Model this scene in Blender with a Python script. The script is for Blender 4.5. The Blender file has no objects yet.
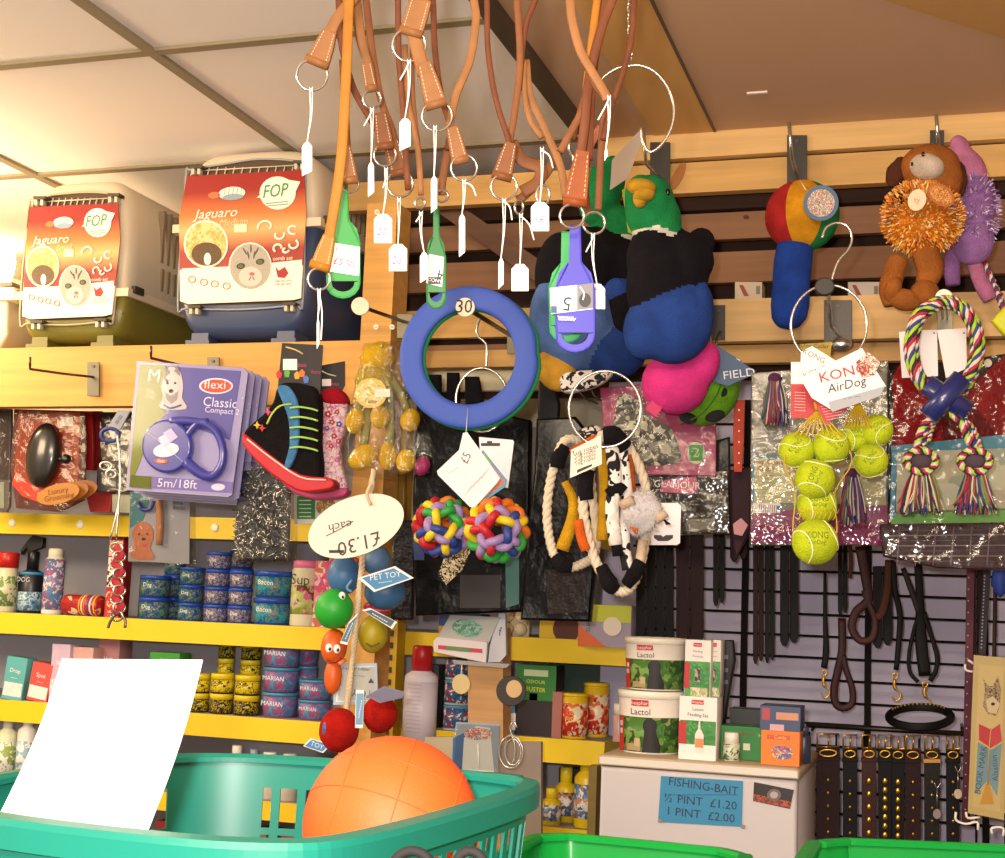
import bpy, bmesh, math, random
from mathutils import Vector, Matrix, noise
random.seed(7)
PI = math.pi
COL = bpy.context.scene.collection
# ---------------------------------------------------------------- camera model (a real camera stands here)
EYE = Vector((0, 0, 1.6)); FPX = 1390.0; CX, CY = 502.5, 429.0
_y, _p, _r = math.radians(18.05), math.radians(7.17), math.radians(2.29)
FW = Vector((-math.sin(_y)*math.cos(_p), math.cos(_y)*math.cos(_p), math.sin(_p)))
_r0 = Vector((math.cos(_y), math.sin(_y), 0)); _u0 = _r0.cross(FW)
RT = _r0*math.cos(_r) + _u0*math.sin(_r); UP = -_r0*math.sin(_r) + _u0*math.cos(_r)
def ray(x, y): return RT*((x-CX)/FPX) - UP*((y-CY)/FPX) + FW
def PY(x, y, Y):
    d = ray(x, y); return EYE + d*(Y/d.y)
def PZ(x, y, z):
    d = ray(x, y); return EYE + d*((z-EYE.z)/d.z)
def PX(x, y, X):
    d = ray(x, y); return EYE + d*(X/d.x)

class Fr:
    """a local frame standing in the room: origin where the ray through a point of the photo meets the plane y=Y"""
    def __init__(s, px, py, Y, yaw=0, origin=None):
        s.o = origin if origin is not None else PY(px, py, Y); a = math.radians(yaw)
        s.ex = Vector((math.cos(a), math.sin(a), 0)); s.ey = Vector((-math.sin(a), math.cos(a), 0)); s.yaw = a
        s.s = (s.o-EYE).dot(FW)/FPX
    def l(s, px, py, off=0):
        d = ray(px, py); t = ((s.o-EYE).dot(s.ey)+off)/d.dot(s.ey); q = EYE+d*t-s.o
        return Vector((q.dot(s.ex), off, q.z))
    def place(s, ob):
        ob.location = s.o; ob.rotation_euler = (0, 0, s.yaw)

# ---------------------------------------------------------------- materials
_M = {}
def lin(h):
    h = h.lstrip('#'); out = []
    for i in (0, 2, 4):
        v = int(h[i:i+2], 16)/255; out.append(v/12.92 if v <= .04045 else ((v+.055)/1.055)**2.4)
    return (*out, 1)
def H(hexc, rough=.55, k='', scale=40, extra=None):
    """procedural material; k: fz fuzzy cloth, wd wood, mt metal, gl lacquer, pl plastic, fm clear film, mx mottled print, lt lamp, cr crumpled, lh leather"""
    key = (hexc, rough, k, scale, tuple(extra) if extra else None)
    if key in _M: return _M[key]
    m = bpy.data.materials.new('mat_%s_%s' % (k or 'plain', hexc)); m.use_nodes = True
    nt = m.node_tree; N = nt.nodes; L = nt.links; b = N['Principled BSDF']; out = N['Material Output']
    b.inputs['Base Color'].default_value = lin(hexc); b.inputs['Roughness'].default_value = rough
    tc = N.new('ShaderNodeTexCoord'); co = tc.outputs['Object']
    def nz(sc, det=3, c=co):
        n = N.new('ShaderNodeTexNoise'); n.inputs['Scale'].default_value = sc; n.inputs['Detail'].default_value = det; L.new(c, n.inputs['Vector']); return n
    def bump(src, st, dist=.002):
        bp = N.new('ShaderNodeBump'); bp.inputs['Strength'].default_value = st; bp.inputs['Distance'].default_value = dist; L.new(src, bp.inputs['Height']); L.new(bp.outputs[0], b.inputs['Normal'])
    def vary(src, amt):
        mx = N.new('ShaderNodeMix'); mx.data_type = 'RGBA'; mx.blend_type = 'MULTIPLY'; mx.inputs[0].default_value = amt
        mx.inputs[6].default_value = lin(hexc); rp = N.new('ShaderNodeValToRGB'); rp.color_ramp.elements[0].position = .3; rp.color_ramp.elements[1].position = .7
        rp.color_ramp.elements[0].color = (.3, .3, .3, 1); L.new(src, rp.inputs[0]); L.new(rp.outputs[0], mx.inputs[7]); L.new(mx.outputs[2], b.inputs['Base Color'])
    if k == 'mt': b.inputs['Metallic'].default_value = .9
    elif k == 'gl': b.inputs['Coat Weight'].default_value = .6; b.inputs['Coat Roughness'].default_value = .12
    elif k == 'fz':
        n = nz(420, 4); bump(n.outputs[0], 1.0, .003); n2 = nz(scale, 3); vary(n2.outputs[0], .5)
        b.inputs['Sheen Weight'].default_value = .18; b.inputs['Specular IOR Level'].default_value = .15; b.inputs['Roughness'].default_value = .9; b.inputs['Sheen Tint'].default_value = lin(hexc)
    elif k == 'wd':
        mp = N.new('ShaderNodeMapping'); mp.inputs['Scale'].default_value = extra or (1.2, 14, 26); L.new(co, mp.inputs[0])
        n = nz(2.6, 6, mp.outputs[0]); vary(n.outputs[0], .32); bump(n.outputs[0], .12, .002)
    elif k == 'lh': b.inputs['Specular IOR Level'].default_value = .2; n = nz(180, 4); vary(nz(30, 3).outputs[0], .45); bump(n.outputs[0], .35, .001)
    elif k == 'mx':
        v = N.new('ShaderNodeTexVoronoi'); v.inputs['Scale'].default_value = scale
        n = nz(scale*.7, 2); ad = N.new('ShaderNodeMix'); ad.data_type = 'RGBA'; ad.inputs[0].default_value = .12; L.new(co, ad.inputs[6]); L.new(n.outputs[1], ad.inputs[7]); L.new(ad.outputs[2], v.inputs['Vector'])
        sp = N.new('ShaderNodeSeparateColor'); L.new(v.outputs['Color'], sp.inputs[0])
        rp = N.new('ShaderNodeValToRGB'); rp.color_ramp.interpolation = 'CONSTANT'; cols = [hexc]+list(extra or ['ffffff'])
        el = rp.color_ramp.elements; el[0].position = 0; el[0].color = lin(cols[0])
        for i, c in enumerate(cols[1:]):
            if i == 0: e = el[1]; e.position = 1/len(cols)
            else: e = el.new((i+1)/len(cols))
            e.color = lin(c)
        L.new(sp.outputs[0], rp.inputs[0]); L.new(rp.outputs[0], b.inputs['Base Color'])
    elif k == 'gr':   # printed gradient, stops down the height of the part
        sp = N.new('ShaderNodeSeparateXYZ'); L.new(tc.outputs['Generated'], sp.inputs[0]); rp = N.new('ShaderNodeValToRGB'); el = rp.color_ramp.elements
        for i, (pos, c) in enumerate(extra):
            e = el[i] if i < 2 else el.new(pos)
            e.position = pos; e.color = lin(c)
        L.new(sp.outputs[2], rp.inputs[0]); L.new(rp.outputs[0], b.inputs['Base Color'])
    elif k == 'fm':   # thin clear film: mostly see-through, with a crumpled gloss
        tr = N.new('ShaderNodeBsdfTransparent'); gl = N.new('ShaderNodeBsdfGlossy'); gl.inputs['Roughness'].default_value = .09; gl.inputs[0].default_value = (.85, .85, .85, 1); ms = N.new('ShaderNodeMixShader')
        tr.inputs[0].default_value = lin(hexc); lw = N.new('ShaderNodeLayerWeight'); lw.inputs[0].default_value = .25
        ma = N.new('ShaderNodeMath'); ma.operation = 'MULTIPLY_ADD'; ma.inputs[1].default_value = .16; ma.inputs[2].default_value = rough*.18; ma.use_clamp = True
        L.new(lw.outputs[1], ma.inputs[0]); L.new(ma.outputs[0], ms.inputs[0]); L.new(tr.outputs[0], ms.inputs[1]); L.new(gl.outputs[0], ms.inputs[2])
        bp = N.new('ShaderNodeBump'); bp.inputs['Strength'].default_value = .9 if scale > 5 else .15; bp.inputs['Distance'].default_value = .006; L.new(nz(scale, 2).outputs[0], bp.inputs['Height']); L.new(bp.outputs[0], gl.inputs['Normal'])
        L.new(ms.outputs[0], out.inputs[0])
    elif k == 'cr': n = nz(scale, 4); bump(n.outputs[0], 1.0, .012); b.inputs['Coat Weight'].default_value = .16; b.inputs['Coat Roughness'].default_value = .08; b.inputs['Specular IOR Level'].default_value = .12
    elif k == 'lt': b.inputs['Emission Color'].default_value = lin(hexc); b.inputs['Emission Strength'].default_value = rough
    elif k == 'ru': n = nz(500, 2); bump(n.outputs[0], .25, .001)
    elif k == 'tr': b.inputs['Transmission Weight'].default_value = .85
    _M[key] = m; return m
WHITE = 'f2efe6'; INK = '222028'
CHROME = lambda: H('c9c7c2', .22, 'mt')
BRASS = lambda: H('c79a3c', .3, 'mt')
TAN = lambda: H('8e6038', .5, 'lh'); TAN2 = lambda: H('6a3a20', .5, 'lh'); GOLD = lambda: H('aa6e20', .45, 'lh')

# ---------------------------------------------------------------- mesh builder
_FC = {}
def font_mesh(s):
    if s not in _FC:
        cu = bpy.data.curves.new('tmp', 'FONT'); cu.body = s; cu.resolution_u = 2; cu.size = 1; cu.align_x = 'CENTER'; cu.align_y = 'CENTER'; cu.offset = 0
        ob = bpy.data.objects.new('tmp', cu); COL.objects.link(ob); dg = bpy.context.evaluated_depsgraph_get()
        me = bpy.data.meshes.new_from_object(ob.evaluated_get(dg)); n_ = len(me.vertices); _FC[s] = ([v.co+Vector((d, e, 0)) for d, e in ((0, 0),) for v in me.vertices], [tuple(i+j*n_ for i in p.vertices) for j in range(1) for p in me.polygons])
        bpy.data.objects.remove(ob); bpy.data.meshes.remove(me); bpy.data.curves.remove(cu)
    return _FC[s]
def smooth_path(pts, n=6, closed=False):
    if len(pts) < 3: return [Vector(p) for p in pts]
    P_ = [Vector(p) for p in pts]; out = []; m = len(P_); rng = m if closed else m-1
    for i in range(rng):
        a = P_[(i-1) % m] if closed or i > 0 else P_[0]*2-P_[1]
        b, c = P_[i], P_[(i+1) % m]; d = P_[(i+2) % m] if closed or i+2 < m else c*2-b
        for j in range(n):
            t = j/n; out.append(.5*((2*b)+(c-a)*t+(2*a-5*b+4*c-d)*t*t+(3*b-a-3*c+d)*t**3))
    if not closed: out.append(P_[-1])
    return out
class MB:
    def __init__(s, fr=None): s.fr = fr; s.v = []; s.f = []; s.m = []; s.sm = []; s.mats = []
    def mi(s, mat):
        if mat not in s.mats: s.mats.append(mat)
        return s.mats.index(mat)
    def add(s, vs, fs, mat, smooth=False):
        k = len(s.v); i = s.mi(mat); s.v += [Vector(v) for v in vs]
        for f in fs: s.f.append(tuple(k+a for a in f)); s.m.append(i); s.sm.append(smooth)
        return s
    # --- metric primitives
    def box(s, x0, x1, y0, y1, z0, z1, mat):
        vs = [(x, y, z) for x in (x0, x1) for y in (y0, y1) for z in (z0, z1)]
        return s.add(vs, [(0, 1, 3, 2), (4, 6, 7, 5), (0, 4, 5, 1), (2, 3, 7, 6), (0, 2, 6, 4), (1, 5, 7, 3)], mat)
    def tube(s, path, r, mat, seg=8, closed=False, flat=None, up=None):
        """flat: second radius (along the depth axis) for straps"""
        n = len(path); path = [Vector(p) for p in path]; vs = []; fs = []
        rr = r if isinstance(r, (list, tuple)) else [r]*n
        if len(rr) != n: rr = [rr[min(len(rr)-1, int(i*(len(rr)-1)/(n-1)))] * (1-((i*(len(rr)-1)/(n-1)) % 1)) + rr[min(len(rr)-1, int(i*(len(rr)-1)/(n-1))+1)]*((i*(len(rr)-1)/(n-1)) % 1) for i in range(n)]
        prev = None
        for i, p in enumerate(path):
            t = (path[(i+1) % n]-path[i-1]) if closed else (path[min(i+1, n-1)]-path[max(i-1, 0)])
            t = t.normalized() if t.length > 1e-9 else Vector((0, 0, 1))
            if flat is not None:
                yv = Vector(up) if up else Vector((0, 1, 0)); a = t.cross(yv); a = a.normalized() if a.length > 1e-4 else Vector((1, 0, 0)); b = t.cross(a).normalized()
            else:
                if prev is None: ref = Vector((0, 1, 0)) if abs(t.y) < .9 else Vector((1, 0, 0)); a = t.cross(ref).normalized()
                else: a = (prev-t*prev.dot(t)); a = a.normalized() if a.length > 1e-6 else t.orthogonal().normalized()
                b = t.cross(a); prev = a
            for j in range(seg):
                an = 2*PI*(j+.5)/seg; ca, sa = math.cos(an), math.sin(an)
                if flat is not None:
                    ca = math.copysign(abs(ca)**.5, ca); sa = math.copysign(abs(sa)**.5, sa)
                vs.append(p+a*(rr[i]*ca)+b*((flat if flat is not None else rr[i])*sa))
        for i in range(n if closed else n-1):
            for j in range(seg):
                k = (i+1) % n; fs.append((i*seg+j, k*seg+j, k*seg+(j+1) % seg, i*seg+(j+1) % seg))
        if not closed: fs.append(tuple(range(seg))); fs.append(tuple(reversed(range((n-1)*seg, n*seg))))
        return s.add(vs, fs, mat, True)
    def lathe(s, prof, mat, seg=20, c=(0, 0, 0), ax='z', band=None):
        """profile [(r, h)], mats per band optional"""
        vs = []; n = len(prof); c = Vector(c)
        for r, h in prof:
            for j in range(seg):
                a = 2*PI*j/seg; x, y = max(r, 1e-5)*math.cos(a), max(r, 1e-5)*math.sin(a)
                vs.append(c+(Vector((x, y, h)) if ax == 'z' else Vector((x, h, y))))
        for i in range(n-1):
            fs = [(i*seg+j, i*seg+(j+1) % seg, (i+1)*seg+(j+1) % seg, (i+1)*seg+j) for j in range(seg)]
            mt = band[i] if band and band[i] else mat
            k = len(s.v); mi_ = s.mi(mt)
            for f in fs: s.f.append(tuple(k+a for a in f)); s.m.append(mi_); s.sm.append(True)
        k = len(s.v); s.f.append(tuple(k+j for j in reversed(range(seg)))); s.m.append(s.mi(mat)); s.sm.append(False)
        s.f.append(tuple(k+(n-1)*seg+j for j in range(seg))); s.m.append(s.mi(mat)); s.sm.append(False)
        s.v += vs; return s
    def ell(s, c, r, mat, rot=0, seg=16, rings=10, lump=0):
        vs = []; c = Vector(c); R = Matrix.Rotation(rot, 3, 'Y')
        for i in range(rings+1):
            th = PI*i/rings
            for j in range(seg):
                ph = 2*PI*j/seg; d = Vector((math.sin(th)*math.cos(ph), math.sin(th)*math.sin(ph), math.cos(th)))
                k = 1+(lump*noise.noise(d*2.3+c*31) if lump else 0)
                vs.append(c+R @ Vector((d.x*r[0]*k, d.y*r[1]*k, d.z*r[2]*k)))
        fs = [(i*seg+j, (i+1)*seg+j, (i+1)*seg+(j+1) % seg, i*seg+(j+1) % seg) for i in range(rings) for j in range(seg)]
        return s.add(vs, fs, mat, True)
    def prism(s, out, y0, y1, mat, bev=0, side=None, smooth=False):
        """outline [(x, z)] extruded in depth; bev insets the front rim"""
        n = len(out); ar = sum(out[i][0]*out[(i+1) % n][1]-out[(i+1) % n][0]*out[i][1] for i in range(n))
        if ar < 0: out = out[::-1]
        rings = []
        def inset(d):
            res = []
            for i in range(n):
                a, b, c = Vector(out[i-1]), Vector(out[i]), Vector(out[(i+1) % n])
                e1 = (b-a); e2 = (c-b)
                if e1.length < 1e-9 or e2.length < 1e-9: res.append(b); continue
                n1 = Vector((-e1.y, e1.x)).normalized(); n2 = Vector((-e2.y, e2.x)).normalized(); m = (n1+n2)
                m = m.normalized() if m.length > 1e-6 else n1
                res.append(b+m*d)
            return res
        o = [Vector(p) for p in out]
        if bev: seq = [(inset(bev), y0), (inset(bev*.3), y0+bev*.3), (o, y0+bev), (o, y1-bev), (inset(bev*.3), y1-bev*.3), (inset(bev), y1)]
        else: seq = [(o, y0), (o, y1)]
        vs = [(p[0], y, p[1]) for r, y in seq for p in r]; k = len(seq)
        s.add(vs, [tuple(range(n))] + [tuple(reversed(range((k-1)*n, k*n)))], mat, False)
        base = len(s.v)-len(vs); mi_ = s.mi(side or mat)
        for q in range(k-1):
            for i in range(n): s.f.append((base+q*n+(i+1) % n, base+q*n+i, base+(q+1)*n+i, base+(q+1)*n+(i+1) % n)); s.m.append(mi_); s.sm.append(bool(bev) or smooth)
        return s
    def text(s, body, x, z, size, y, mat, rot=0, sx=1, shear=0):
        vs, fs = font_mesh(body); a = math.radians(rot); ca, sa = math.cos(a), math.sin(a); o = []
        for v in vs:
            u, w = (v.x+shear*v.y)*size*sx, v.y*size; o.append((x+u*ca-w*sa, y, z+u*sa+w*ca))
        return s.add(o, fs, mat)
    # --- the same, measured on the photograph and laid on the thing's own upright plane
    def L(s, px, py, off=0): return s.fr.l(px, py, off)
    def pl(s, pts, mat, off=0, th=.002, bev=0, sp=0, side=None):
        if sp: pts = [tuple(p) for p in smooth_path([(a, b, 0) for a, b in pts], sp, True)]
        o = [s.L(p[0], p[1], off) for p in pts]
        return s.prism([(p.x, p.z) for p in o], off, off+th, mat, bev, side, sp > 0)
    def rc(s, x0, y0, x1, y1, mat, off=0, th=.002, bev=0): return s.pl([(x0, y1), (x1, y1), (x1, y0), (x0, y0)], mat, off, th, bev)
    def ci(s, cx, cy, rx, ry, mat, off=0, th=.002, n=24, bev=0, rot=0):
        a = math.radians(rot)
        return s.pl([(cx+rx*math.cos(t)*math.cos(a)-ry*math.sin(t)*math.sin(a), cy+rx*math.cos(t)*math.sin(a)+ry*math.sin(t)*math.cos(a)) for t in [2*PI*i/n for i in range(n)]], mat, off, th, bev)
    def tb(s, pts, r, mat, closed=False, n=6, seg=8, flat=None, off=0):
        P_ = [s.L(p[0], p[1], p[2] if len(p) > 2 else off) for p in pts]
        if n: P_ = smooth_path(P_, n, closed)
        r = [q*s.fr.s for q in r] if isinstance(r, (list, tuple)) else r*s.fr.s
        return s.tube(P_, r, mat, seg, closed, flat)
    def rg(s, cx, cy, rx, ry, r, mat, off=0, seg=7, n=28, tilt=0):
        pts = []
        for i in range(n):
            t = 2*PI*i/n; pts.append((cx+rx*math.cos(t), cy+ry*math.sin(t), off+tilt*math.cos(t)))
        return s.tb(pts, r, mat, True, 0, seg)
    def el(s, px, py, rx, ry, mat, off=0, rd=None, rot=0, seg=16, rings=10, lump=0):
        c = s.L(px, py, off); k = s.fr.s
        return s.ell(c, (rx*k, (rd if rd is not None else (rx+ry)/2)*k, ry*k), mat, math.radians(rot), seg, rings, lump)
    def tx(s, body, px, py, size, mat, off=-.001, rot=0, sx=1, shear=0):
        p = s.L(px, py, off); return s.text(body, p.x, p.z, size*1.35*s.fr.s, off, mat, rot-2.0, sx, shear)
    def la(s, cx, prof, mat, off=0, seg=20, band=None):
        """profile [(radius px, y px)] turned about the upright axis at px cx; the axis stands at depth off"""
        k = s.fr.s; o = []; c = s.L(cx, prof[-1][1], off)
        for r, y in prof: o.append((r*k, s.L(cx, y, off).z-c.z))
        return s.lathe(o, mat, seg, (c.x, off, c.z), 'z', band)
    def build(s, name, parent=None, solid=0):
        me = bpy.data.meshes.new(name); me.from_pydata([tuple(v) for v in s.v], [], s.f)
        for m in s.mats: me.materials.append(m)
        for i, p in enumerate(me.polygons): p.material_index = s.m[i]; p.use_smooth = s.sm[i]
        bm = bmesh.new(); bm.from_mesh(me); bmesh.ops.remove_doubles(bm, verts=bm.verts, dist=1e-6)
        bmesh.ops.recalc_face_normals(bm, faces=bm.faces); bm.to_mesh(me); bm.free(); me.update()
        ob = bpy.data.objects.new(name, me); COL.objects.link(ob)
        if parent: ob.parent = parent
        elif s.fr: s.fr.place(ob)
        if solid:
            md = ob.modifiers.new('thickness', 'SOLIDIFY'); md.thickness = solid; md.offset = 0
            dg = bpy.context.evaluated_depsgraph_get(); m2 = bpy.data.meshes.new_from_object(ob.evaluated_get(dg)); m2.name = name; ob.modifiers.clear(); ob.data = m2; m2.set_sharp_from_angle(angle=.6)
        return ob
def tag(o, label, cat, group=None):
    o['label'] = label; o['category'] = cat
    if group: o['group'] = group
    return o
def thing(name, label, cat, fr, group=None):
    o = bpy.data.objects.new(name, None); o.empty_display_size = .02; COL.objects.link(o); fr.place(o); return tag(o, label, cat, group)
def struct(mb, name, fr=None):
    o = mb.build(name)
    if fr: fr.place(o)
    o['kind'] = 'structure'; return o
def fuse(ells, vox, name, parent, smooth=6):
    """one continuous soft body from overlapping lumps [(centre, radii, rot, material)]"""
    t = MB()
    for c, r, rot, mat in ells: t.ell(c, r, mat, rot, 18, 12)
    ob = t.build('tmp'); rm = ob.modifiers.new('r', 'REMESH'); rm.mode = 'VOXEL'; rm.voxel_size = vox
    sm = ob.modifiers.new('s', 'SMOOTH'); sm.iterations = smooth; sm.factor = .6
    dg = bpy.context.evaluated_depsgraph_get(); me = bpy.data.meshes.new_from_object(ob.evaluated_get(dg)); bpy.data.objects.remove(ob)
    me.name = name; me.materials.clear(); ms = []
    for e in ells:
        if e[3] not in ms: ms.append(e[3])
    for m in ms: me.materials.append(m)
    inv = [(Vector(c), r, Matrix.Rotation(-rot, 3, 'Y'), ms.index(m)) for c, r, rot, m in ells]
    for p in me.polygons:
        q = p.center; best = None
        for c, r, R, i in inv:
            d = R @ (q-c); k = (d.x/r[0])**2+(d.y/r[1])**2+(d.z/r[2])**2
            if best is None or k < best[0]: best = (k, i)
        p.material_index = best[1]; p.use_smooth = True
    o = bpy.data.objects.new(name, me); COL.objects.link(o); o.parent = parent; return o
def lump(fr, px, py, rx, ry, mat, off=0, rd=None, rot=0):
    k = fr.s; return (fr.l(px, py, off), (rx*k, (rd or (rx+ry)/2)*k, ry*k), math.radians(rot), mat)
def copy_thing(root, loc, rot=None, label=None):
    r = root.copy(); COL.objects.link(r); r.location = loc
    if rot is not None: r.rotation_euler = rot
    if label: r['label'] = label
    for ch in list(root.children):
        c = ch.copy(); COL.objects.link(c); c.parent = r
        for g in list(ch.children): d = g.copy(); COL.objects.link(d); d.parent = c
    return r
# ---------------------------------------------------------------- camera and light
cam = bpy.data.cameras.new('camera'); cam.sensor_width = 36; cam.lens = FPX/1005*36; cam.clip_start = .01
co = bpy.data.objects.new('camera', cam); COL.objects.link(co)
co.matrix_world = Matrix(((RT.x, UP.x, -FW.x, EYE.x), (RT.y, UP.y, -FW.y, EYE.y), (RT.z, UP.z, -FW.z, EYE.z), (0, 0, 0, 1)))
sc = bpy.context.scene; sc.camera = co
sc.view_settings.view_transform = 'Standard'; sc.view_settings.look = 'None'; sc.view_settings.gamma = 1; sc.view_settings.exposure = .45; sc.view_settings.use_curve_mapping = False
def lamp(name, kind, loc, power, col, size=.1, aim=None, sy=None):
    l = bpy.data.lights.new(name, kind); l.energy = power; l.color = lin(col)[:3]
    if kind == 'AREA':
        l.size = size
        if sy: l.shape = 'RECTANGLE'; l.size_y = sy
    else: l.shadow_soft_size = size
    o = bpy.data.objects.new(name, l); COL.objects.link(o); o.location = loc
    if aim is not None: o.rotation_euler = (Vector(aim)-Vector(loc)).to_track_quat('-Z', 'Y').to_euler()
    return o
lamp('camera_flash', 'POINT', EYE+UP*.05+RT*-.05, 60, 'fff4ee', .02)
lamp('shop_ceiling_light', 'AREA', (-.2, -.6, 2.5), 60, 'ffe9cc', 1.4, (-.8, 2.2, 1.2), .6)
lamp('left_warm_lamp', 'POINT', (-2.35, 2.35, 2.28), 17, 'ffe2b4', .12)
lamp('left_counter_lamp', 'AREA', (-2.5, .8, 2.45), 31, 'ffe2b8', .8, (-1.6, 2.6, 1.7))
w = bpy.data.worlds.new('world'); sc.world = w; w.use_nodes = True
w.node_tree.nodes['Background'].inputs[0].default_value = lin('f3e4d2'); w.node_tree.nodes['Background'].inputs[1].default_value = .62

# ---------------------------------------------------------------- the room
ZC = 2.55
m = MB(); m.box(-4.2, -.70, -1.5, 3.6, ZC, ZC+.02, H('f4efec', .9, 'ru')); struct(m, 'ceiling')
m = MB(); m.box(-.70, 2.2, -1.5, 3.6, ZC, ZC+.02, H('d0aa88', .9, 'ru')); struct(m, 'ceiling_board')
g = H('8d8168', .7)
k = 1
def trim(x0, x1, y0, y1, z0, z1, mat):
    global k
    mm = MB(); mm.box(x0, x1, y0, y1, z0, z1, mat); o = struct(mm, 'trim_%d' % k); k += 1; return o
for y in (2.05, 2.645, .8, 1.43): trim(-4.2, -.70, y-.011, y+.011, ZC-.006, ZC+.004, g)
for x in (-1.35, -2.03): trim(x-.011, x+.011, -1.5, 3.6, ZC-.0065, ZC+.004, g)
trim(-.72, -.685, -1.5, 2.68, ZC-.014, ZC+.004, H('4e4034', .7))
trim(-.45, -.445, -1.5, 2.68, ZC-.003, ZC+.004, H('6b5140', .7))
trim(-.57, -.45, -1.5, 2.66, ZC-.002, ZC+.004, H('dcab66', .9, 'ru'))
_a, _b = PZ(747, 93, ZC), PZ(768, 93, ZC); trim(_a.x, _b.x, _a.y-.004, _a.y+.004, ZC-.003, ZC+.004, H('e8dcd0', .7))
m = MB(); _o = [(-.16, 2.05), (.42, 2.66), (1.6, 2.66), (1.6, 1.4), (-.16, 1.4)]; m.add([(x, y, ZC-.004) for x, y in _o]+[(x, y, ZC+.003) for x, y in _o], [(0, 1, 2, 3, 4), (9, 8, 7, 6, 5)]+[(i, (i+1) % 5, 5+(i+1) % 5, 5+i) for i in range(5)], H('c89a5c', .9, 'ru')); struct(m, 'trim_%d' % k); k += 1  # golden sheet whose shape and colour stand for a shadow triangle
m = MB(); m.box(-4.2, 2.2, 3.5, 3.6, 0, ZC, H('efe2c6', .9, 'ru')); struct(m, 'wall_back')
m = MB(); m.box(-4.3, -4.2, -1.5, 3.6, 0, ZC, H('efe2c6', .9, 'ru')); struct(m, 'wall_left')
m = MB(); m.box(2.2, 2.3, -1.5, 3.6, 0, ZC, H('b9a184', .9, 'ru')); struct(m, 'wall_right')
m = MB(); m.box(-4.2, 2.2, -1.5, 3.6, -.05, 0, H('6f665c', .7, 'ru')); struct(m, 'floor')
# grey display wall behind the wire grid
xg0 = PY(632, 600, 2.80).x
m = MB(); m.box(PY(598, 600, 2.86).x, 2.2, 2.9, 2.94, 0, PY(800, 380, 2.9).z, H('b8b4cc', .8, 'ru')); struct(m, 'wall_display')

# ---------------------------------------------------------------- pine woodwork: battens behind the toys
PINE, PINE2, PINE_SHADE = H('e3b978', .6, 'wd'), H('d9aa62', .6, 'wd'), H('8f6444', .7, 'wd')  # last pine is darkened in its colour for shade on the back battens
PINEY = H('dca452', .6, 'wd')
xl = PY(400, 200, 2.69).x; xr = PY(1040, 200, 2.69).x+.35
def zz(y, Y, x=800): return PY(x, y, Y).z
for (a, b, Y, th, mt, x0, nm) in [(116, 151, 2.66, .025, PINE, PY(600, 150, 2.66).x, 'batten'), (156, 187, 2.68, .025, PINE2, PY(350, 150, 2.68).x, 'batten'), (297, 340, 2.60, .025, PINE, PY(600, 150, 2.66).x, 'batten'), (344, 362, 2.66, .025, PINE2, xl, 'batten'),
                         (209, 236, 2.80, .02, PINE_SHADE, xl-.1, 'batten'), (249, 280, 2.80, .02, PINE_SHADE, xl-.1, 'batten'), (186, 205, 2.86, .02, H('5a3c28', .8, 'wd'), xl-.1, 'batten'),  # back layer, its dimmer light put into darker wood colours
                         (300, 330, 2.80, .02, PINE2, xl-.1, 'batten'), (338, 356, 2.80, .02, PINE_SHADE, xl-.1, 'batten')]:
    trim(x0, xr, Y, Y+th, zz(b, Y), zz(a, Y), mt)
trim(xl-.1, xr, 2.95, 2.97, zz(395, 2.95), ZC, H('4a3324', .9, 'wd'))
trim(PY(395, 360, 2.92).x, PY(560, 360, 2.92).x, 2.90, 2.92, PY(470, 392, 2.92).z, PY(470, 352, 2.92).z, H('f0e6c0', .8))
# the knot stain on a batten, the diagonal brace, the uprights
fr = Fr(500, 250, 2.70)
m = MB(fr); m.pl([(425, 203), (448, 197), (598, 300), (592, 322)], H('6a4a34', .7, 'wd'), .03, .025); o = struct(m, 'trim_%d' % k, fr); k += 1
m = MB(fr); m.pl([(556, 268), (590, 268), (586, 352), (553, 352)], PINE2, 0, .03); o = struct(m, 'trim_%d' % k, fr); k += 1
m = MB(fr); m.ci(678, 176, 5, 15, H('b0723a', .8), -.0222, .001, rot=25); m.ci(746, 217, 3, 2, H('5a3020', .8), .098, .001); o = struct(m, 'trim_%d' % k, fr); k += 1
xp0 = PY(365, 250, 2.50).x; xp1 = PY(395, 250, 2.5).x
trim(xp0, xp1, 2.50, 2.575, 0, PY(380, 203, 2.50).z, PINEY)
fs_ = Fr(380, 300, 2.4995)
for (x, y) in [(377, 212), (376, 327), (392, 327)]:
    m = MB(fs_); m.ci(x, y, 2.6, 2.6, H('f4f0e4', .4), -.002, .003, 12); m.rc(x-1.6, y-.4, x+1.6, y+.4, H('8a8478'), -.0028, .001); m.fr = fs_
    o = m.build('screw'); tag(o, {212: 'white screw head alone near the top of the pine post'}.get(y, 'white screw head low on the pine post, %s of the pair' % ('left one' if x == 376 else 'right one')), 'screw')
# long front beam the carriers stand on, with the plank behind it
zb1 = PY(150, 345, 2.55).z; zb0 = PY(100, 406, 2.55).z
trim(-3.2, xp0, 2.55, 2.585, zb0, zb1, PINEY)
trim(-3.2, xl-.1, 2.585, 3.2, zb1-.02, zb1-.001, H('d8a45a', .6, 'wd'))

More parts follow.
